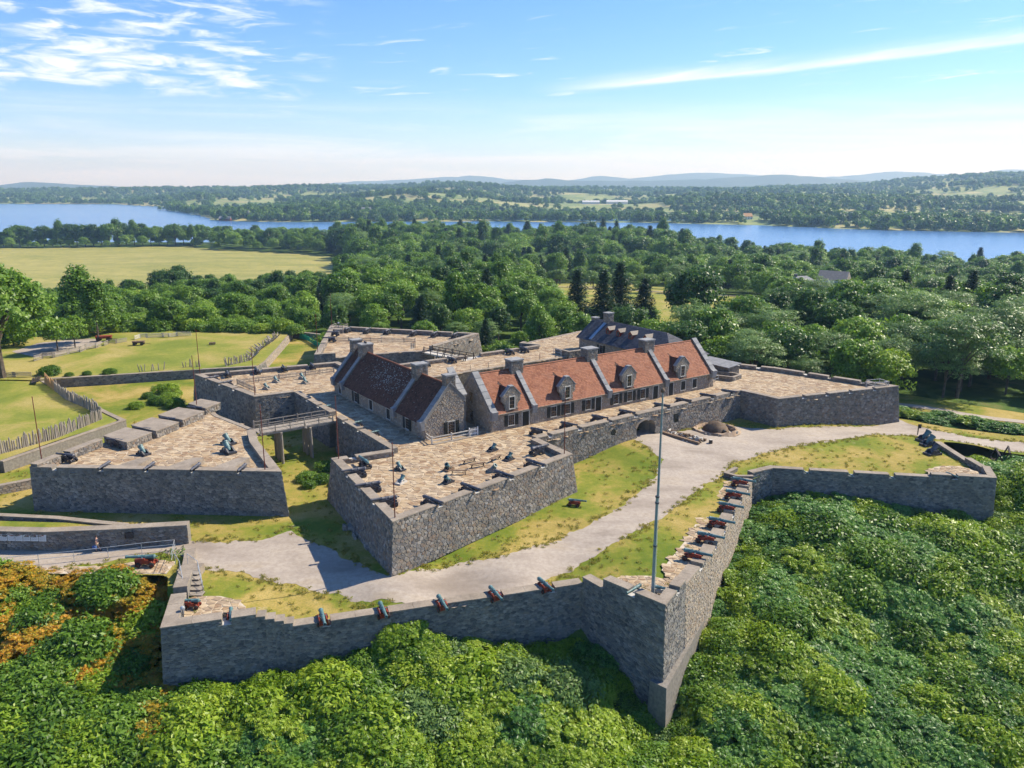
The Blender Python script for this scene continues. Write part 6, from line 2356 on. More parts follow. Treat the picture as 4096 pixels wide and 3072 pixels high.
sv_[6] = tuple(np.array(jv[9]) * .45 + np.array(jv[10]) * .55)
skinmesh('shirt', M['shirt'], sv_, [(0, 1), (1, 2), (2, 3), (3, 4), (2, 5), (5, 6)], [(.175, .145), (.165, .135), (.18, .13), .085, .075, .085, .075], pr_)
k1 = tuple(np.array(jv[12]) * .25 + np.array(jv[13]) * .75)
k2 = tuple(np.array(jv[16]) * .25 + np.array(jv[17]) * .75)
skinmesh('shorts', M['khaki'], [(0, 0, .96), jv[0], jv[12], k1, jv[16], k2], [(0, 1), (1, 2), (2, 3), (1, 4), (4, 5)], [(.17, .14), (.17, .14), .115, .1, .115, .1], pr_)
for a_, b_ in ((14, 15), (18, 19)):
    mb = MB()
    p = Vector(jv[a_])
    mb.hexa([(p.x - .05, p.y - .08, p.z - .09), (p.x + .05, p.y - .08, p.z - .09), (p.x + .05, p.y + .2, p.z - .09), (p.x - .05, p.y + .2, p.z - .09)], [(p.x - .045, p.y - .07, p.z + .02), (p.x + .045, p.y - .07, p.z + .02), (p.x + .04, p.y + .19, p.z - .03), (p.x - .04, p.y + .19, p.z - .03)])
    mb.build('shoe', M['wood_dark'], pr_)
mb = MB()
mb.lathe([(1.62, .095), (1.68, .105), (1.74, .085), (1.77, .03)], 12, 'Z', (0, .02, 0))
mb.build('hair', M['hair'], pr_, smooth=True)
mb = MB()
mb.box(-.02, .02, .125, .155, 1.6, 1.64)
mb.build('nose', M['skin'], body)
bagx = empty('tote_bag', (-44.5, 77.75, 0.02), R(85), 'blue bag carried by the walking person', 'bag')
mb = MB()
mb.hexa([(-.1, -.2, .38), (.1, -.2, .38), (.1, .2, .38), (-.1, .2, .38)], [(-.08, -.22, .68), (.08, -.22, .68), (.08, .22, .68), (-.08, .22, .68)])
mb.build('body', M['blue'], bagx)
mb = MB()
for s in (-.07, .07):
    mb.bar((s, -.12, .68), (0, -.03, .86), .02)
    mb.bar((s, .12, .68), (0, .03, .86), .02)
mb.build('strap', M['blue'], bagx)

# ------------------------------------------------------------------ vegetation
def unit(v):
    return v / (np.linalg.norm(v, axis=-1, keepdims=True) + 1e-9)


def leafquads(c, nrm, size, asp, rs, u=None):
    """rhombic leaves; c, nrm (N,3), size (N,)"""
    if u is None:
        u = rs.randn(len(c), 3)
    u = unit(u - nrm * (u * nrm).sum(1, keepdims=True))
    v = np.cross(nrm, u)
    s = size[:, None]
    q = np.stack([c - u * s, c + v * s * asp + u * s * .1, c + u * s, c - v * s * asp + u * s * .1], 1)
    return q.reshape(-1, 3)


def ball(n, rs):
    d = unit(rs.randn(n, 3))
    return d * rs.rand(n, 1) ** (1 / 3)


def crown(rs, rad, zc, rz, ncl, nl, size, rc, flat=.75, inner=.35, lobes=5, upb=.45, asp=.55, cone=0.0):
    """leaf clumps through an uneven crown volume"""
    d = unit(rs.randn(ncl, 3))
    d[:, 2] = np.where(d[:, 2] < -.55, -d[:, 2], d[:, 2])
    ph = rs.rand(lobes) * 6.28
    ax = unit(rs.randn(lobes, 3))
    lob = sum(np.cos(4 * (d @ ax[k]) + ph[k]) for k in range(lobes)) / lobes
    r = (inner + (1 - inner) * rs.rand(ncl) ** .45) * (1 + .28 * lob)
    cc = d * r[:, None] * np.array([rad, rad, rz])
    if cone:
        t = np.clip((cc[:, 2] / rz + 1) / 2, 0, 1)
        cc[:, :2] *= (1.15 - cone * t)[:, None]
    out = []
    for k in range(ncl):
        n = int(nl * (.6 + .8 * rs.rand()))
        rr = rc * (.65 + .7 * rs.rand())
        p = ball(n, rs) * np.array([rr, rr, rr * flat])
        o = unit(cc[k:k + 1] / np.array([rad, rad, rz]) + 1e-3)
        nr = unit(unit(p) * .55 + o * .5 + np.array([0, 0, upb]) + rs.randn(n, 3) * .5)
        out.append(leafquads(cc[k] + p, nr, size * (.7 + .6 * rs.rand(n)), asp, rs))
    v = np.concatenate(out)
    v[:, 2] += zc
    return v


def trunk_mesh(rs, h, r, limbs, spread, name='trunk'):
    mb = MB()
    mb.tube((0, 0, -.8), (.1, .05, h * .5), r, r * .75, 7, caps=False)
    mb.tube((.1, .05, h * .5), (0, .15, h), r * .75, r * .3, 7)
    for k in range(limbs):
        a = 6.283 * k / limbs + rs.rand()
        z0 = h * (.38 + .4 * rs.rand())
        e = (spread * math.cos(a) * (.6 + .4 * rs.rand()), spread * math.sin(a) * (.6 + .4 * rs.rand()), z0 + h * (.25 + .3 * rs.rand()))
        m_ = (e[0] * .45, e[1] * .45, z0 + (e[2] - z0) * .6)
        mb.tube((0, 0, z0), m_, r * .42, r * .28, 5, caps=False)
        mb.tube(m_, e, r * .28, r * .08, 5, caps=False)
    return mb.mesh(name, M['bark'], True)


def pine_crown(rs, h, rad, n=46):
    out = []
    for k in range(n):
        t = k / n
        z = h * (.18 + .8 * t)
        rr = rad * (1 - t) ** .75 * (.75 + .5 * rs.rand()) + .25
        a0 = rs.rand() * 6.28
        for b in range(5):
            a = a0 + b * 1.257 + rs.rand() * .5
            m_ = int(34 * (rr / rad) + 8)
            s = rs.rand(m_) ** .7 * rr
            p = np.stack([np.cos(a) * s, np.sin(a) * s, z - .18 * s + .12 * rs.randn(m_)], 1) + rs.randn(m_, 3) * np.array([.28, .28, .14])
            u = np.stack([np.cos(a) + rs.randn(m_) * .5, np.sin(a) + rs.randn(m_) * .5, -.1 + rs.randn(m_) * .3], 1)
            out.append(leafquads(p, unit(np.array([0, 0, 1.]) + rs.randn(m_, 3) * .5), .34 * (.7 + .6 * rs.rand(m_)), .28, rs, u))
    return np.concatenate(out)


def tm(name, v, mat):
    return npmesh(name, v, 4, M[mat])


TREES = {}


def defkind(key, n, fcrown, ftrunk, mat):
    TREES[key] = []
    for k in range(n):
        rs = np.random.RandomState(hash_(key) + k * 13)
        TREES[key].append((tm('crown', fcrown(rs), mat), ftrunk(rs)))


def hash_(s):
    return sum(ord(c) * (i + 3) for i, c in enumerate(s)) % 9973


defkind('oak', 3, lambda rs: crown(rs, 4.7, 7.4, 4.6, 120, 54, .31, 1.35, .7, .3, 6), lambda rs: trunk_mesh(rs, 7.5, .3, 6, 3.2), 'leaf_oak')
defkind('dark', 2, lambda rs: crown(rs, 4.5, 7.6, 4.9, 115, 54, .31, 1.3, .7, .3, 6), lambda rs: trunk_mesh(rs, 8, .3, 6, 3), 'leaf_dark')
defkind('light', 3, lambda rs: crown(rs, 4.5, 6.6, 4.2, 115, 52, .29, 1.3, .62, .3, 6), lambda rs: trunk_mesh(rs, 7, .26, 6, 3), 'leaf_light')
defkind('lime', 1, lambda rs: crown(rs, 3.8, 5.0, 3.5, 100, 52, .26, 1.1, .65, .3, 6), lambda rs: trunk_mesh(rs, 5, .2, 5, 2.5), 'leaf_lime')
defkind('locust', 3, lambda rs: crown(rs, 5.4, 7.6, 4.1, 150, 56, .22, 1.5, .24, .25, 5, 1.2, .38), lambda rs: trunk_mesh(rs, 8, .28, 9, 4.4), 'leaf_locust')
defkind('tall', 2, lambda rs: crown(rs, 3.2, 8.6, 6.0, 110, 52, .3, 1.15, .9, .3, 5, .4, .55, .35), lambda rs: trunk_mesh(rs, 10, .26, 7, 2), 'leaf_oak')
defkind('pine', 2, lambda rs: pine_crown(rs, 14.5, 3.6), lambda rs: trunk_mesh(rs, 13, .25, 2, 1), 'leaf_pine')
defkind('orchard', 2, lambda rs: crown(rs, 2.9, 3.6, 2.0, 46, 52, .24, .8, .7), lambda rs: trunk_mesh(rs, 3, .22, 6, 2), 'leaf_orchard')
defkind('maple', 1, lambda rs: crown(rs, 9.0, 11.2, 8.6, 360, 62, .36, 1.5, .55, .5), lambda rs: trunk_mesh(rs, 12, .7, 9, 6), 'leaf_oak')
rng = random.Random(77)


def place_tree(key, x, y, s, label, group=None, z=None, name='tree', sz=None, var=None):
    cm, tk = TREES[key][var if var is not None else rng.randrange(len(TREES[key]))]
    o = empty(name, (x, y, float(base_z(x, y)) - .1 if z is None else z), rng.uniform(0, 6.28), label, 'tree', group)
    o.scale = (s, s, s * (sz or 1))
    c = link('crown', cm, o)
    t_ = link('trunk', tk, o)
    return o


# trees one can point at
place_tree('maple', -98.6, 149.2, 1.12, 'huge rounded maple at the left picture edge above the rail fence', z=1.7, name='maple_tree')
place_tree('light', -101.5, 173.8, .72, 'small bright maple nearest the big maple beside the gravel drive', z=1.8, name='maple_tree', var=0)
place_tree('light', -99.9, 178.0, .66, 'second small bright maple beside the gravel drive', z=1.8, name='maple_tree', var=1)
place_tree('tall', -98.4, 185.6, 1.0, 'slender tree with bare lower trunk behind the farm wagon', z=1.6, var=0)
place_tree('tall', -112, 205, 1.35, 'tall airy tree rising behind the small maples', var=1)
place_tree('dark', 50, 216, 1.65, 'big dark round tree behind the slate roof', var=0)
for k, (x, y, s) in enumerate([(25, 216, 1.35), (30.5, 224, 1.45), (18.5, 224, 1.3), (36, 215, 1.2)]):
    place_tree('pine', x, y, s, ['dark pine in front of the orchard, left of the slate roof chimney', 'dark pine directly above the slate roof chimney', 'dark pine leftmost of the group before the orchard', 'dark pine rightmost of the group before the orchard'][k], 'pines before the orchard', name='pine_tree')
place_tree('locust', 87, 150, 1.45, 'large feathery locust right of the right bastion with layered branches', name='locust_tree', var=0)
place_tree('locust', 58, 176, 1.25, 'pale grey green locust behind the right bastion', name='locust_tree', var=1)
place_tree('light', 74, 166, 1.25, 'bright green spreading tree behind the tip of the right bastion', var=2)
place_tree('light', 45.5, 163, 1.05, 'broad bright green tree just right of the slate roof', var=1, sz=.85)
place_tree('locust', 104, 168, 1.4, 'large pale locust at the right edge behind the lane', name='locust_tree', var=2)
place_tree('locust', 96, 186, 1.5, 'tallest pale locust behind the big layered locust', name='locust_tree', var=0)
place_tree('locust', 116, 178, 1.45, 'pale locust farthest right above the lane', name='locust_tree', var=1)
place_tree('lime', 71, 145, 1.15, 'yellow green bushy tree at the tip of the right bastion', var=0)
for k, (x, y, s) in enumerate([(128, 232, 1.15), (137, 236, 1.25), (146, 230, 1.1), (121, 244, 1.2), (152, 246, 1.2)]):
    place_tree('pine', x, y, s, '%s dark pine from the left in the tall stand at the right edge' % ORD[k], 'tall pines at the right edge', name='pine_tree')
for k, (x, y) in enumerate([(24, 398), (21, 372), (33, 416), (40, 402), (44, 378), (52, 396), (58, 412), (64, 384), (52, 360), (62, 356), (72, 372), (76, 350), (68, 336), (58, 332), (44, 340), (82, 338), (50, 310), (36, 352)]):
    place_tree('orchard', x, y, rng.uniform(1.0, 1.45), 'small round orchard tree on the sunlit lawn behind the fort', 'orchard trees', float(base_z(x, y)) + .3, 'orchard_tree')
for k, (x, y, s_) in enumerate([(40, 203, .55), (46, 208, .5), (57, 205, .6), (62, 214, .62), (52, 232, .6), (42, 236, .55), (66, 232, .7), (34, 240, .6), (60, 250, .55), (74, 246, .7), (46, 200, .5), (68, 222, .6), (24, 238, .7), (16, 244, .75)]):
    place_tree('light' if k % 3 else 'lime', x, y, s_, 'low bright green tree between the slate roof and the orchard', 'low trees before the orchard')
for k, px in enumerate([205, 237, 270, 300, 350, 372, 395, 425, 460, 565, 600, 640, 690, 715]):
    y = 366 + rng.uniform(-14, 14)
    x = (px - 1106) / 1713 * y
    key, s = ('dark', rng.uniform(.75, .95)) if px not in (350, 372, 395) else ('dark', 1.25)
    if px in (237, 300, 565, 640):
        key = 'tall'
    place_tree(key, x, y, s * (.8 if key == 'tall' else 1), 'hedgerow tree standing along the near edge of the crop field', 'hedgerow trees before the crop field')
for k in range(26):
    px = 4 + k * 17.5
    y = rng.uniform(900, 935)
    x = (px - 1106) / 1713 * y
    place_tree(rng.choice(['oak', 'dark', 'dark', 'tall']), x, y, rng.uniform(1.5, 2.2), 'dark tree in the row between crop field and lake', 'tree row between field and lake')

EXCL = [
    [(-64, 84), (-62, 206), (-40, 203), (-5, 184), (18, 190), (34, 178), (45, 155), (56, 147), (70, 133), (108, 130), (125, 100), (110, 20), (-120, 20), (-120, 84)],
    [(x, y) for x, y in GL1], [(-93, 147), (-52, 159), (-56, 201), (-66, 208), (-82, 205), (-97, 199), (-112, 190), (-112, 165)],
    CORN, [(10, 410), (8, 350), (12, 300), (14, 205), (30, 186), (52, 190), (70, 215), (95, 288), (100, 330), (92, 385), (60, 465), (26, 455)],
    [(100, 268), (124, 268), (146, 342), (106, 342)], [(-130, 84), (-60, 84), (-50, 205), (-66, 205), (-112, 190), (-130, 150)],
    [(-560, 352), (-165, 352), (-95, 430), (-115, 620), (-170, 800), (-640, 905), (-950, 700)],
    [(66, 136), (104, 120), (112, 132), (92, 146), (66, 150)]]
cand = []
rs = np.random.RandomState(5)
grid = {}
tries = 0
while tries < 42000 and len(cand) < 3600:
    tries += 1
    y = 150 + 900 * rs.rand() ** 1.25
    x = (rs.rand() * 2 - 1) * (y * .72 + 14)
    if any(inpoly(x, y, e) for e in EXCL):
        continue
    if y > np.interp(x, SHX, SHY) - 8:
        continue
    sp_ = 5.6 + y * .007
    gx, gy = int(x // 9), int(y // 9)
    ok = True
    for i in (-1, 0, 1):
        for j in (-1, 0, 1):
            for (a, b) in grid.get((gx + i, gy + j), ()):
                if (a - x) ** 2 + (b - y) ** 2 < sp_ * sp_:
                    ok = False
    if not ok:
        continue
    grid.setdefault((gx, gy), []).append((x, y))
    cand.append((y * y + x * x, x, y))
cand.sort()


def kind_at(x, y):
    b = x / y
    r = rng.random()
    if b > .22 and y < 260:
        return 'locust' if r < .42 else 'light' if r < .62 else 'dark' if r < .82 else 'oak'
    if b < -.25:
        return 'light' if r < .42 else 'oak' if r < .75 else 'lime' if r < .83 else 'dark'
    return 'oak' if r < .38 else 'light' if r < .68 else 'dark' if r < .80 else 'locust' if r < .88 else 'tall' if r < .95 else 'pine'


LABK = {'oak': 'mid green leafy tree in the wood behind the fort', 'light': 'light green leafy tree in the wood behind the fort', 'dark': 'dark green leafy tree in the wood behind the fort', 'locust': 'feathery grey green locust in the wood behind the fort',
        'tall': 'narrow upright tree in the wood behind the fort', 'pine': 'dark pine in the wood behind the fort', 'lime': 'yellow green tree in the wood behind the fort'}
NIND = 270
rest = []
for k, (d2, x, y) in enumerate(cand):
    key = kind_at(x, y)
    b = x / y
    s = rng.uniform(.68, 1.3)
    if b < -.22:
        s *= .78
    if y < 215 and -.3 < b < .12:
        s *= .72
    if y > 450:
        s *= 1.25
    if y > 620 and -.42 < b < .22:
        s *= 1.45
    if k < NIND:
        place_tree(key, x, y, s, LABK[key], LABK[key].replace(' tree in', ' trees in').replace(' locust in', ' locusts in').replace(' pine in', ' pines in'))
    else:
        rest.append((x, y, float(base_z(x, y)) - .4, s, rng.uniform(0, 6.28), key))


def scatter(name, label, cat, pts, sources):
    """one mass of plants: points carrying size, turn and kind, filled in by geometry nodes"""
    coll = bpy.data.collections.new(name + '_sources')
    names = []
    for k, (key, me) in enumerate(sources):
        ob = bpy.data.objects.new('src_%02d' % k, me)
        coll.objects.link(ob)
        names.append(key)
    me = bpy.data.meshes.new(name)
    me.from_pydata([(p[0], p[1], p[2]) for p in pts], [], [])
    for nm, typ, vals in (('psize', 'FLOAT', [p[3] for p in pts]),  ('pkind', 'INT', [p[5] for p in pts])):
        at_ = me.attributes.new(nm, typ, 'POINT')
        at_.data.foreach_set('value', vals)
    at_ = me.attributes.new('pturn', 'FLOAT_VECTOR', 'POINT')
    at_.data.foreach_set('vector', [c for p in pts for c in (p[4] if isinstance(p[4], tuple) else (0.0, 0.0, p[4]))])
    o = link(name, me)
    tag(o, label, cat, kind='stuff')
    ng = bpy.data.node_groups.new(name, 'GeometryNodeTree')
    ng.interface.new_socket('Geometry', in_out='INPUT', socket_type='NodeSocketGeometry')
    ng.interface.new_socket('Geometry', in_out='OUTPUT', socket_type='NodeSocketGeometry')
    gi, go = ng.nodes.new('NodeGroupInput'), ng.nodes.new('NodeGroupOutput')
    ip = ng.nodes.new('GeometryNodeInstanceOnPoints')
    ci = ng.nodes.new('GeometryNodeCollectionInfo')
    ci.inputs['Collection'].default_value = coll
    ci.inputs['Separate Children'].default_value = True
    ci.inputs['Reset Children'].default_value = True
    ip.inputs['Pick Instance'].default_value = True

    def attr(nm, typ):
        a = ng.nodes.new('GeometryNodeInputNamedAttribute')
        a.data_type = typ
        a.inputs['Name'].default_value = nm
        return a.outputs['Attribute']
    ng.links.new(gi.outputs[0], ip.inputs['Points'])
    ng.links.new(ci.outputs[0], ip.inputs['Instance'])
    ng.links.new(attr('pkind', 'INT'), ip.inputs['Instance Index'])
    ng.links.new(attr('pturn', 'FLOAT_VECTOR'), ip.inputs['Rotation'])
    ng.links.new(attr('psize', 'FLOAT'), ip.inputs['Scale'])
    ng.links.new(ip.outputs[0], go.inputs[0])
    md = o.modifiers.new('scatter', 'NODES')
    md.node_group = ng
    return o


src = []
kidx = {}
for key in ('oak', 'dark', 'light', 'locust', 'tall', 'pine', 'lime'):
    kidx[key] = []
    for cm, tk in TREES[key]:
        kidx[key].append(len(src))
        src.append((key, cm))
scatter('wood', 'dense leafy wood stretching from the fort to the lake', 'woods', [(x, y, z, s, a, rng.choice(kidx[key])) for x, y, z, s, a, key in rest], src)

# far woods beyond the lake: coarse crowns
FSRC = []
for k in range(6):
    rs2 = np.random.RandomState(300 + k)
    v = crown(rs2, 6.5, 6.5, 6.5, 26, 22, 1.25, 2.6, .8, .4)
    FSRC.append(('far', tm('crown', v, 'leaf_dark' if k % 2 else 'leaf_oak')))
far = []
rs = np.random.RandomState(9)
N = 26000
yy = 900 + 3450 * rs.rand(N) ** 1.1
xx = (rs.rand(N) * 2 - 1) * (yy * .72)
fsy = np.interp(xx, FX, FY)
dd2 = yy - fsy
fmask = (np.sin(xx * .0052 + 1.3 * np.sin(yy * .0031)) + np.sin(yy * .0083 + 1.1 * np.sin(xx * .0029 + 1)) + .7 * np.sin(xx * .013 + yy * .011))
lines = np.minimum(np.abs(((xx * .8 + yy * .25) % 260) - 130), np.abs(((yy * .9 - xx * .2) % 230) - 115)) < 9
keepf = (dd2 > 8) & ((fmask < -.05) | (dd2 < 130) | lines | (yy > 3700)) & ~((np.abs(xx - 285) < 130) & (yy > 2250) & (yy < 2600)) & ~((np.abs(xx - 448) < 22) & (np.abs(yy - 1500) < 60))
zz = far_z(xx, yy)
sel = np.nonzero(keepf)[0][:17000]
for i in sel:
    far.append((float(xx[i]), float(yy[i]), float(zz[i]) - 1.0, float(.85 + .8 * rs.rand()), float(rs.rand() * 6.28), int(rs.randint(6))))
scatter('far_wood', 'dark wooded country on the far side of the lake', 'woods', far, FSRC)
# reedy islet trees in the lake
scatter('islet_trees', 'few trees on the low spit in the lake at left', 'trees', [(-1010 + 22 * k, 2330 - 18 * k, -32, .9, k * 1.0, k % 6) for k in range(6)], FSRC)


# ------------------------------------------------------------------ shrubs in front
def frondbush(rs, rad, h, ntip, nfr, flen, pairs):
    """stems ending in rosettes of pinnate fronds"""
    out = []
    for k in range(ntip):
        d = unit(rs.randn(1, 3))[0]
        d[2] = abs(d[2]) * .9 + .1
        r = .6 + .4 * rs.rand() ** .5
        tip = np.array([d[0] * rad * r, d[1] * rad * r, h * (.25 + .75 * d[2] * r)])
        a0 = rs.rand() * 6.28
        for f in range(nfr):
            a = a0 + 6.283 * f / nfr + rs.randn() * .25
            up_ = .55 + .5 * rs.rand()
            dirv = unit(np.array([math.cos(a), math.sin(a), up_]) + d * .35)
            L_ = flen * (.7 + .6 * rs.rand())
            t = (np.arange(pairs) + 1) / pairs
            base = tip + dirv * (t * L_)[:, None] - np.array([0, 0, 1.0]) * (t ** 2 * L_ * .55)[:, None]
            side = unit(np.cross(dirv, np.array([0, 0, 1.])))
            ll = L_ * .31 * (1 - .45 * t) + .02
            for s in (-1, 1):
                c = base + side * s * (ll * .9)[:, None] + dirv * (ll * .3)[:, None] - np.array([0, 0, .12]) * ll[:, None]
                u = np.repeat((side * s + dirv * .35 + np.array([0, 0, -.25]))[None], pairs, 0)
                nr = unit(np.array([0, 0, 1.]) + side * s * .35 + rs.randn(pairs, 3) * .3)
                out.append(leafquads(c, nr, ll, .32, rs, u))
    return np.concatenate(out)


def stems(rs, rad, h, n):
    mb = MB()
    for k in range(n):
        a = rs.rand() * 6.28
        r = rad * .8 * rs.rand()
        mb.tube((r * .2 * math.cos(a), r * .2 * math.sin(a), -.6), (r * math.cos(a), r * math.sin(a), h * (.5 + .35 * rs.rand())), .05, .02, 4, caps=False)
    return mb.mesh('stems', M['bark'])


BUSH = {}


def defbush(key, n, f, mat, rad, h):
    BUSH[key] = []
    for k in range(n):
        rs_ = np.random.RandomState(hash_(key) + 31 * k)
        BUSH[key].append((tm('foliage', f(rs_), mat), stems(rs_, rad, h, 7)))


def sprigs(v, rs, rad, h, n, size):
    """upright shoots that break a bush's outline"""
    out = [v]
    for k in range(n):
        a, r = rs.rand() * 6.28, rad * rs.rand() ** .5
        m_ = 16
        t = rs.rand(m_)
        L_ = .5 + .9 * rs.rand()
        c = np.stack([r * math.cos(a) + .12 * rs.randn(m_), r * math.sin(a) + .12 * rs.randn(m_), h * (1 - .45 * (r / rad) ** 2) + (t - .35) * L_], 1)
        out.append(leafquads(c, unit(rs.randn(m_, 3) + np.array([0, 0, .6])), size * (.7 + .6 * rs.rand(m_)), .5, rs))
    return np.concatenate(out)


defbush('sumac', 3, lambda r_: frondbush(r_, 3.2, 2.0, 84, 7, .78, 5), 'leaf_sumac', 2.4, 1.8)
defbush('autumn', 2, lambda r_: frondbush(r_, 2.6, 2.2, 72, 7, .54, 6), 'leaf_autumn', 2.0, 2.0)
defbush('leafy', 3, lambda r_: sprigs(crown(r_, 3.0, 1.0, 1.7, 170, 19, .24, .8, .5, .4, 8, .9, .42), r_, 2.7, 2.2, 60, .2), 'leaf_oak', 2.2, 2.0)
defbush('pale', 2, lambda r_: sprigs(crown(r_, 2.9, 1.0, 1.6, 160, 21, .21, .8, .45, .4, 8, .9, .42), r_, 2.6, 2.1, 60, .18), 'leaf_locust', 2.2, 2.0)
defbush('lime', 2, lambda r_: sprigs(crown(r_, 3.0, 1.1, 1.8, 170, 19, .24, .8, .5, .4, 8, .9, .42), r_, 2.7, 2.3, 66, .2), 'leaf_lime', 2.2, 2.0)
BUSH['limesumac'] = [(tm('foliage', frondbush(np.random.RandomState(71 + k), 3.1, 2.1, 80, 7, .74, 5), 'leaf_lime'), BUSH['sumac'][k][1]) for k in range(2)]
BLAB = {'sumac': ('sumac_bush', 'green sumac with feathery fronds on the slope below the walls', 'green sumac bushes on the slope'),
        'autumn': ('sumac_bush', 'orange turning sumac on the bank below the path', 'autumn coloured sumac bushes'),
        'leafy': ('shrub', 'mid green small leaved shrub on the slope below the walls', 'green shrubs on the slope'),
        'pale': ('shrub', 'greyish pale green shrub on the slope below the walls', 'pale shrubs on the slope'),
        'lime': ('shrub', 'bright yellow green shrub on the slope below the walls', 'yellow green shrubs on the slope'),
        'limesumac': ('sumac_bush', 'bright yellow green sumac on the slope below the walls', 'yellow green sumac bushes on the slope')}


def lean(x, y, turn, z=0.0):
    """stand a shrub partly square to the slope it grows on"""
    if z > -1.2:
        return (0, 0, turn)
    e = 1.5
    gx = float(land_z(x + e, y) - land_z(x - e, y)) / (2 * e)
    gy = float(land_z(x, y + e) - land_z(x, y - e)) / (2 * e)
    k = .85
    nrm = Vector((-gx * k, -gy * k, 1)).normalized()
    if nrm.z < .72:
        nrm = Vector((nrm.x * .6, nrm.y * .6, 1)).normalized()
    q = Vector((0, 0, 1)).rotation_difference(nrm) @ Matrix.Rotation(turn, 3, 'Z').to_quaternion()
    return tuple(q.to_euler())


def place_bush(key, x, y, z, s, lab=None, group=None, nm=None):
    fm_, st_ = BUSH[key][rng.randrange(len(BUSH[key]))]
    n0, l0, g0 = BLAB[key]
    o = empty(nm or n0, (x, y, z), 0, lab or l0, 'shrub', group or g0)
    o.rotation_euler = lean(x, y, rng.uniform(0, 6.28), z)
    o.scale = (s, s, s * rng.uniform(.85, 1.2))
    link('foliage', fm_, o)
    link('stem', st_, o)
    return o


LOWER = [(-36, 79), (-33, 69), (-30.6, 60.4), (-22, 62.2), (7.0, 70.6), (13.9, 63.4), (17.6, 68.4), (32.5, 97.6), (36, 100.2), (62.8, 95.4), (66, 101), (65.5, 116), (80, 111), (100, 108), (100, 140), (-100, 140), (-100, 73), (-60, 72.5), (-36, 72.2)]
rs = np.random.RandomState(15)
cps = []
cf = math.cos(R(14.08))
sf = math.sin(R(14.08))


def seen(x, y, z, mgx=60, mgy=120):
    dz = z - 38
    zc_ = y * cf - dz * sf
    if zc_ < 5:
        return False
    u_, v_ = 512 + 793.2 * x / zc_, 384 - 793.2 * (y * sf + dz * cf) / zc_
    return -mgx < u_ < 1024 + mgx and v_ < 768 + mgy


tries = 0
while tries < 60000 and len(cps) < 800:
    tries += 1
    x, y = rs.uniform(-75, 100), rs.uniform(24, 108)
    if inpoly(x, y, LOWER):
        continue
    z = float(base_z(x, y))
    if not seen(x, y, z):
        continue
    if (x > 64 and y > 92) and rs.rand() < .75:
        continue
    dm_ = 2.2 if y < 90 else 1.9
    if any((x - a) ** 2 + (y - b) ** 2 < dm_ * dm_ for a, b, _ in cps):
        continue
    cps.append((x, y, z))
lset = LOWER + [LOWER[0]]
ind, mass = [], []
for (x, y, z) in cps:
    dwall = float(-sd_poly(np.array([x]), np.array([y]), LOWER)[0])
    s = rs.uniform(.75, 1.15)
    r = rs.rand()
    if x < -31 and y > 60:
        key = 'autumn' if r < .78 else 'leafy' if r < .92 else 'lime'
    elif x < -28:
        key = 'leafy' if r < .62 else 'autumn' if r < .72 and y > 48 else 'pale' if r < .86 else 'sumac'
    elif x < 15:
        key = 'limesumac' if r < .30 else 'lime' if r < .50 else 'leafy' if r < .74 else 'sumac' if r < .9 else 'pale'
    elif y > 58 and x < 50:
        key = 'sumac' if r < .62 else 'limesumac' if r < .78 else 'lime' if r < .88 else 'leafy'
    else:
        key = 'lime' if r < .28 else 'leafy' if r < .52 else 'sumac' if r < .72 else 'pale' if r < .88 else 'limesumac'
    if dwall < 3.2:
        s *= .8
    if 8 < x < 17 and 58 < y < 67:
        s *= .7
    d = math.sqrt(x * x + y * y + (38 - z) ** 2)
    ind.append((s / d, key, x, y, z, s))
ind.sort(reverse=True)
bi, bsrc = {}, []
for key in BUSH:
    bi[key] = []
    for fm_, st_ in BUSH[key]:
        bi[key].append(len(bsrc))
        bsrc.append((key, fm_))
for k, (q_, key, x, y, z, s) in enumerate(ind):
    if k < 230:
        place_bush(key, x, y, z - .3, s)
    else:
        mass.append((x, y, z - .3, s, lean(x, y, rng.uniform(0, 6.28), z), rng.choice(bi[key])))
# low growth filling between the shrubs
for k in range(2600):
    x, y = rs.uniform(-75, 100), rs.uniform(24, 106)
    if inpoly(x, y, LOWER) or (x > 64 and y > 95):
        continue
    z = float(base_z(x, y))
    if seen(x, y, z):
        r = rs.rand()
        key = 'autumn' if (x < -31 and y > 64) else 'sumac' if r < .3 else 'leafy' if r < .6 else 'lime' if r < .8 else 'pale'
        mass.append((x, y, z - .3, rs.uniform(.32, .62), lean(x, y, rng.uniform(0, 6.28), z), rng.choice(bi[key])))
for k in range(260):                    # thicker on the bank below the path
    x, y = rs.uniform(-62, -31.2), rs.uniform(50, 72.5)
    if inpoly(x, y, LOWER):
        continue
    z = float(base_z(x, y))
    key = 'autumn' if (y > 60 and rs.rand() < .7) else 'leafy' if rs.rand() < .7 else 'lime'
    mass.append((x, y, z - .2, rs.uniform(.5, .95), (0.0, 0.0, rng.uniform(0, 6.28)), rng.choice(bi[key])))
for k in range(170):                    # and along the foot of the outer walls
    t_ = rs.rand()
    if k % 2:
        x, y = -29 + 36 * t_, 59.6 + 10.0 * t_ - rs.uniform(.2, 2.6)
    else:
        x, y = 17.5 + 16 * t_ + rs.uniform(.2, 2.4), 66 + 31 * t_ - rs.uniform(0, 1.5)
    if inpoly(x, y, LOWER):
        continue
    z = float(base_z(x, y))
    key = ('leafy', 'lime', 'sumac', 'limesumac')[rs.randint(4)]
    mass.append((x, y, z - .2, rs.uniform(.4, .75), (0.0, 0.0, rng.uniform(0, 6.28)), rng.choice(bi[key])))
scatter('undergrowth', 'tangled low undergrowth covering the slope below the walls', 'undergrowth', mass, bsrc)

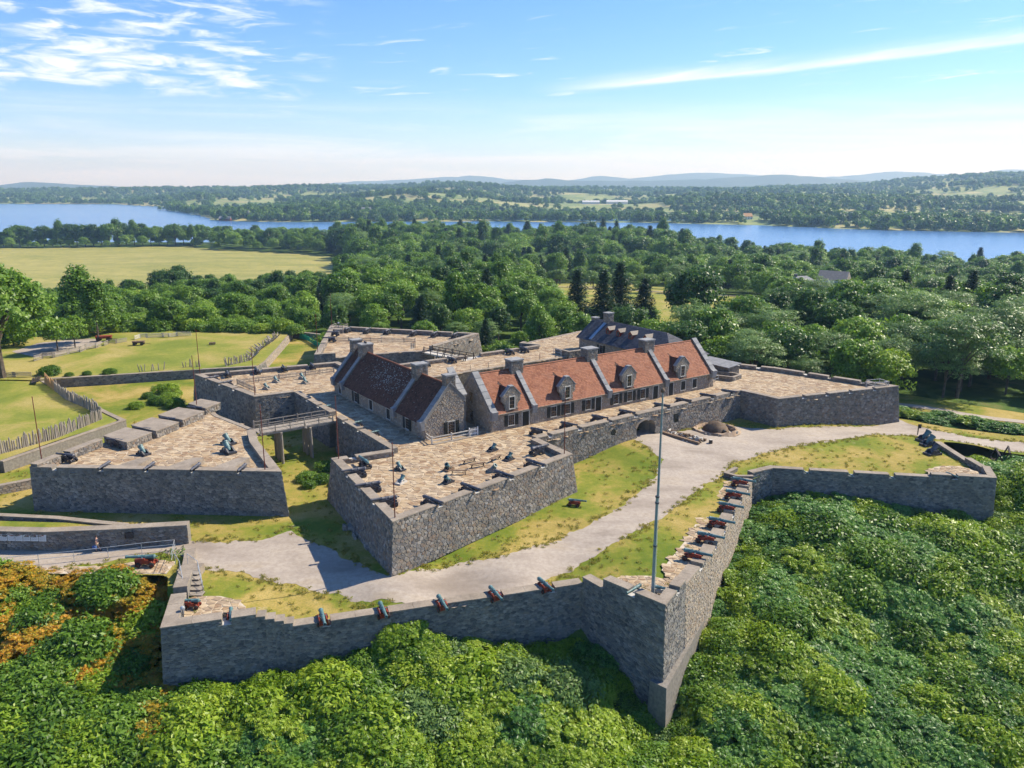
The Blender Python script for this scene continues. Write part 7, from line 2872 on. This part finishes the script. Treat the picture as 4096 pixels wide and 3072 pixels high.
# sumac hedge along the road at the right, brush in the ditches
for k in range(34):
    t_ = k / 33
    x, y = 67.5 + 36 * t_ + rng.uniform(-1.2, 1.2), 134.5 - 16.5 * t_ + rng.uniform(-2.6, 2.6)
    place_bush('sumac' if k % 3 else 'limesumac', x, y, float(base_z(x, y)) - .1, rng.uniform(.55, .75), 'low sumac in the hedge beside the curving road', 'roadside sumac hedge')
for k in range(12):
    x, y = rng.uniform(-67, -59), rng.uniform(134, 147)
    place_bush('leafy' if k % 2 else 'lime', x, y, -.1, rng.uniform(.35, .7), 'wild shrub in the patch on the ditch floor', 'shrub patch in the ditch')
for k in range(8):
    x, y = rng.uniform(-25, -19), rng.uniform(98, 106)
    place_bush('leafy', x - 2.5, y - 1.5, -.1, rng.uniform(.3, .5), 'dark shrub at the foot of the wall below the footbridge', 'shrubs under the footbridge')
for k, (x, y) in enumerate([(-79.6, 152.9), (-83.5, 151.6), (-86.5, 150.8), (-91, 152.0)]):
    place_bush('leafy', x, y, 1.7, [.45, .3, .28, .7][k], ['round dark bush on the meadow edge above the long shaded wall', 'tiny bush left of the round bush on the meadow edge', 'tiny leftmost bush on the meadow edge', 'leafy bush by the end of the rail fence'][k], 'bushes on the meadow edge')
for k in range(10):
    x, y = 66.5 + rng.uniform(0, 26), 94 + rng.uniform(0, 14)
    if not (68 < x < 75 and 104 < y < 113):
        place_bush('pale' if k % 2 else 'lime', x, y, float(base_z(x, y)), rng.uniform(.25, .45), 'low weed clump on the brown bank at right', 'weeds on the brown bank')
for k in range(26):                     # wild edge behind the meadow
    t_ = k / 25
    x, y = -112 + 58 * t_ + rng.uniform(-3, 3), 197 + 7 * math.sin(t_ * 3) + rng.uniform(-3, 3)
    place_bush('lime' if k % 3 == 0 else 'leafy', x, y, float(gz2(x, y)) - .1, rng.uniform(.7, 1.3), 'wild shrub along the far edge of the meadow', 'shrubs behind the meadow')
for k in range(30):                     # brush behind the north ravelin and terrace
    t_ = k / 29
    x, y = -42 + 80 * t_ + rng.uniform(-2, 2), (192 - 9 * t_ if t_ < .5 else 187.5 + 10 * math.sin((t_ - .5) * 6)) + rng.uniform(-2, 3)
    place_bush('lime' if k % 4 == 0 else 'leafy', x, y, float(base_z(x, y)) - .1, rng.uniform(1.0, 1.7), 'leafy shrub close behind the north ravelin and terrace', 'shrubs behind the north walls')

# grass tufts on the lawns, thicker along the road and under the walls
TUFT = []
for k in range(3):
    rs2 = np.random.RandomState(40 + k)
    n_ = 26
    c_ = np.stack([rs2.randn(n_) * .13, rs2.randn(n_) * .13, .05 + .06 * rs2.rand(n_)], 1)
    u_ = np.stack([rs2.randn(n_) * .5, rs2.randn(n_) * .5, np.ones(n_)], 1)
    TUFT.append(('tuft', tm('tuft', leafquads(c_, unit(rs2.randn(n_, 3) * np.array([1, 1, .2])), .09 * (.7 + .6 * rs2.rand(n_)), .3, rs2, u_), 'leaf_grass')))
N = 60000
X = rs.uniform(-75, 80, N)
Y = rs.uniform(60, 140, N)
si_ = sd_poly(X, Y, INNER)
sr2 = sd_poly(X, Y, ROAD)
edge_ = np.exp(-(np.abs(sr2 + .3) / .7) ** 2)
keep_ = (si_ > .6) & (sr2 < .5) & (rs.rand(N) < .07 + .6 * edge_) & (Y < 126 + 0 * X)
Z = zi(X, Y)
fbp = [(-15.3, 95.8), (-22.2, 92.2), (-11.9, 73.0), (7.9, 93.8), (3.3, 100.3), (37.5, 125.5), (42, 119.8), (65, 128.4), (48, 160), (-60, 160), (-57, 137), (-40.8, 121), (-35.3, 124)]
tf = [(float(X[i]), float(Y[i]), float(Z[i]), float(rs.uniform(.6, 1.5)), float(rs.rand() * 6.28), int(rs.randint(3))) for i in np.nonzero(keep_)[0] if not inpoly(X[i], Y[i], fbp) and not inpoly(X[i], Y[i], LRAV)]
scatter('grass_tufts', 'short dry grass tufts over the fort lawns', 'grass', tf, TUFT)

# ------------------------------------------------------------------ air
hm = bpy.data.materials.new('haze')
hm.use_nodes = True
ht = hm.node_tree
ht.nodes.clear()
vo = ht.nodes.new('ShaderNodeVolumePrincipled')
vo.inputs['Color'].default_value = (.42, .68, 1.0, 1)
vo.inputs['Absorption Color'].default_value = (1, 1, 1, 1)
vo.inputs['Density'].default_value = 1.15e-4
vo.inputs['Anisotropy'].default_value = .15
ho = ht.nodes.new('ShaderNodeOutputMaterial')
ht.links.new(vo.outputs[0], ho.inputs['Volume'])
mb = MB()
mb.box(-12500, 12500, -3200, 14900, -48, 420)
hz = mb.build('haze', hm, kind='stuff')
for o in bpy.data.objects:
    if '_w' in o.keys():
        del o['_w']
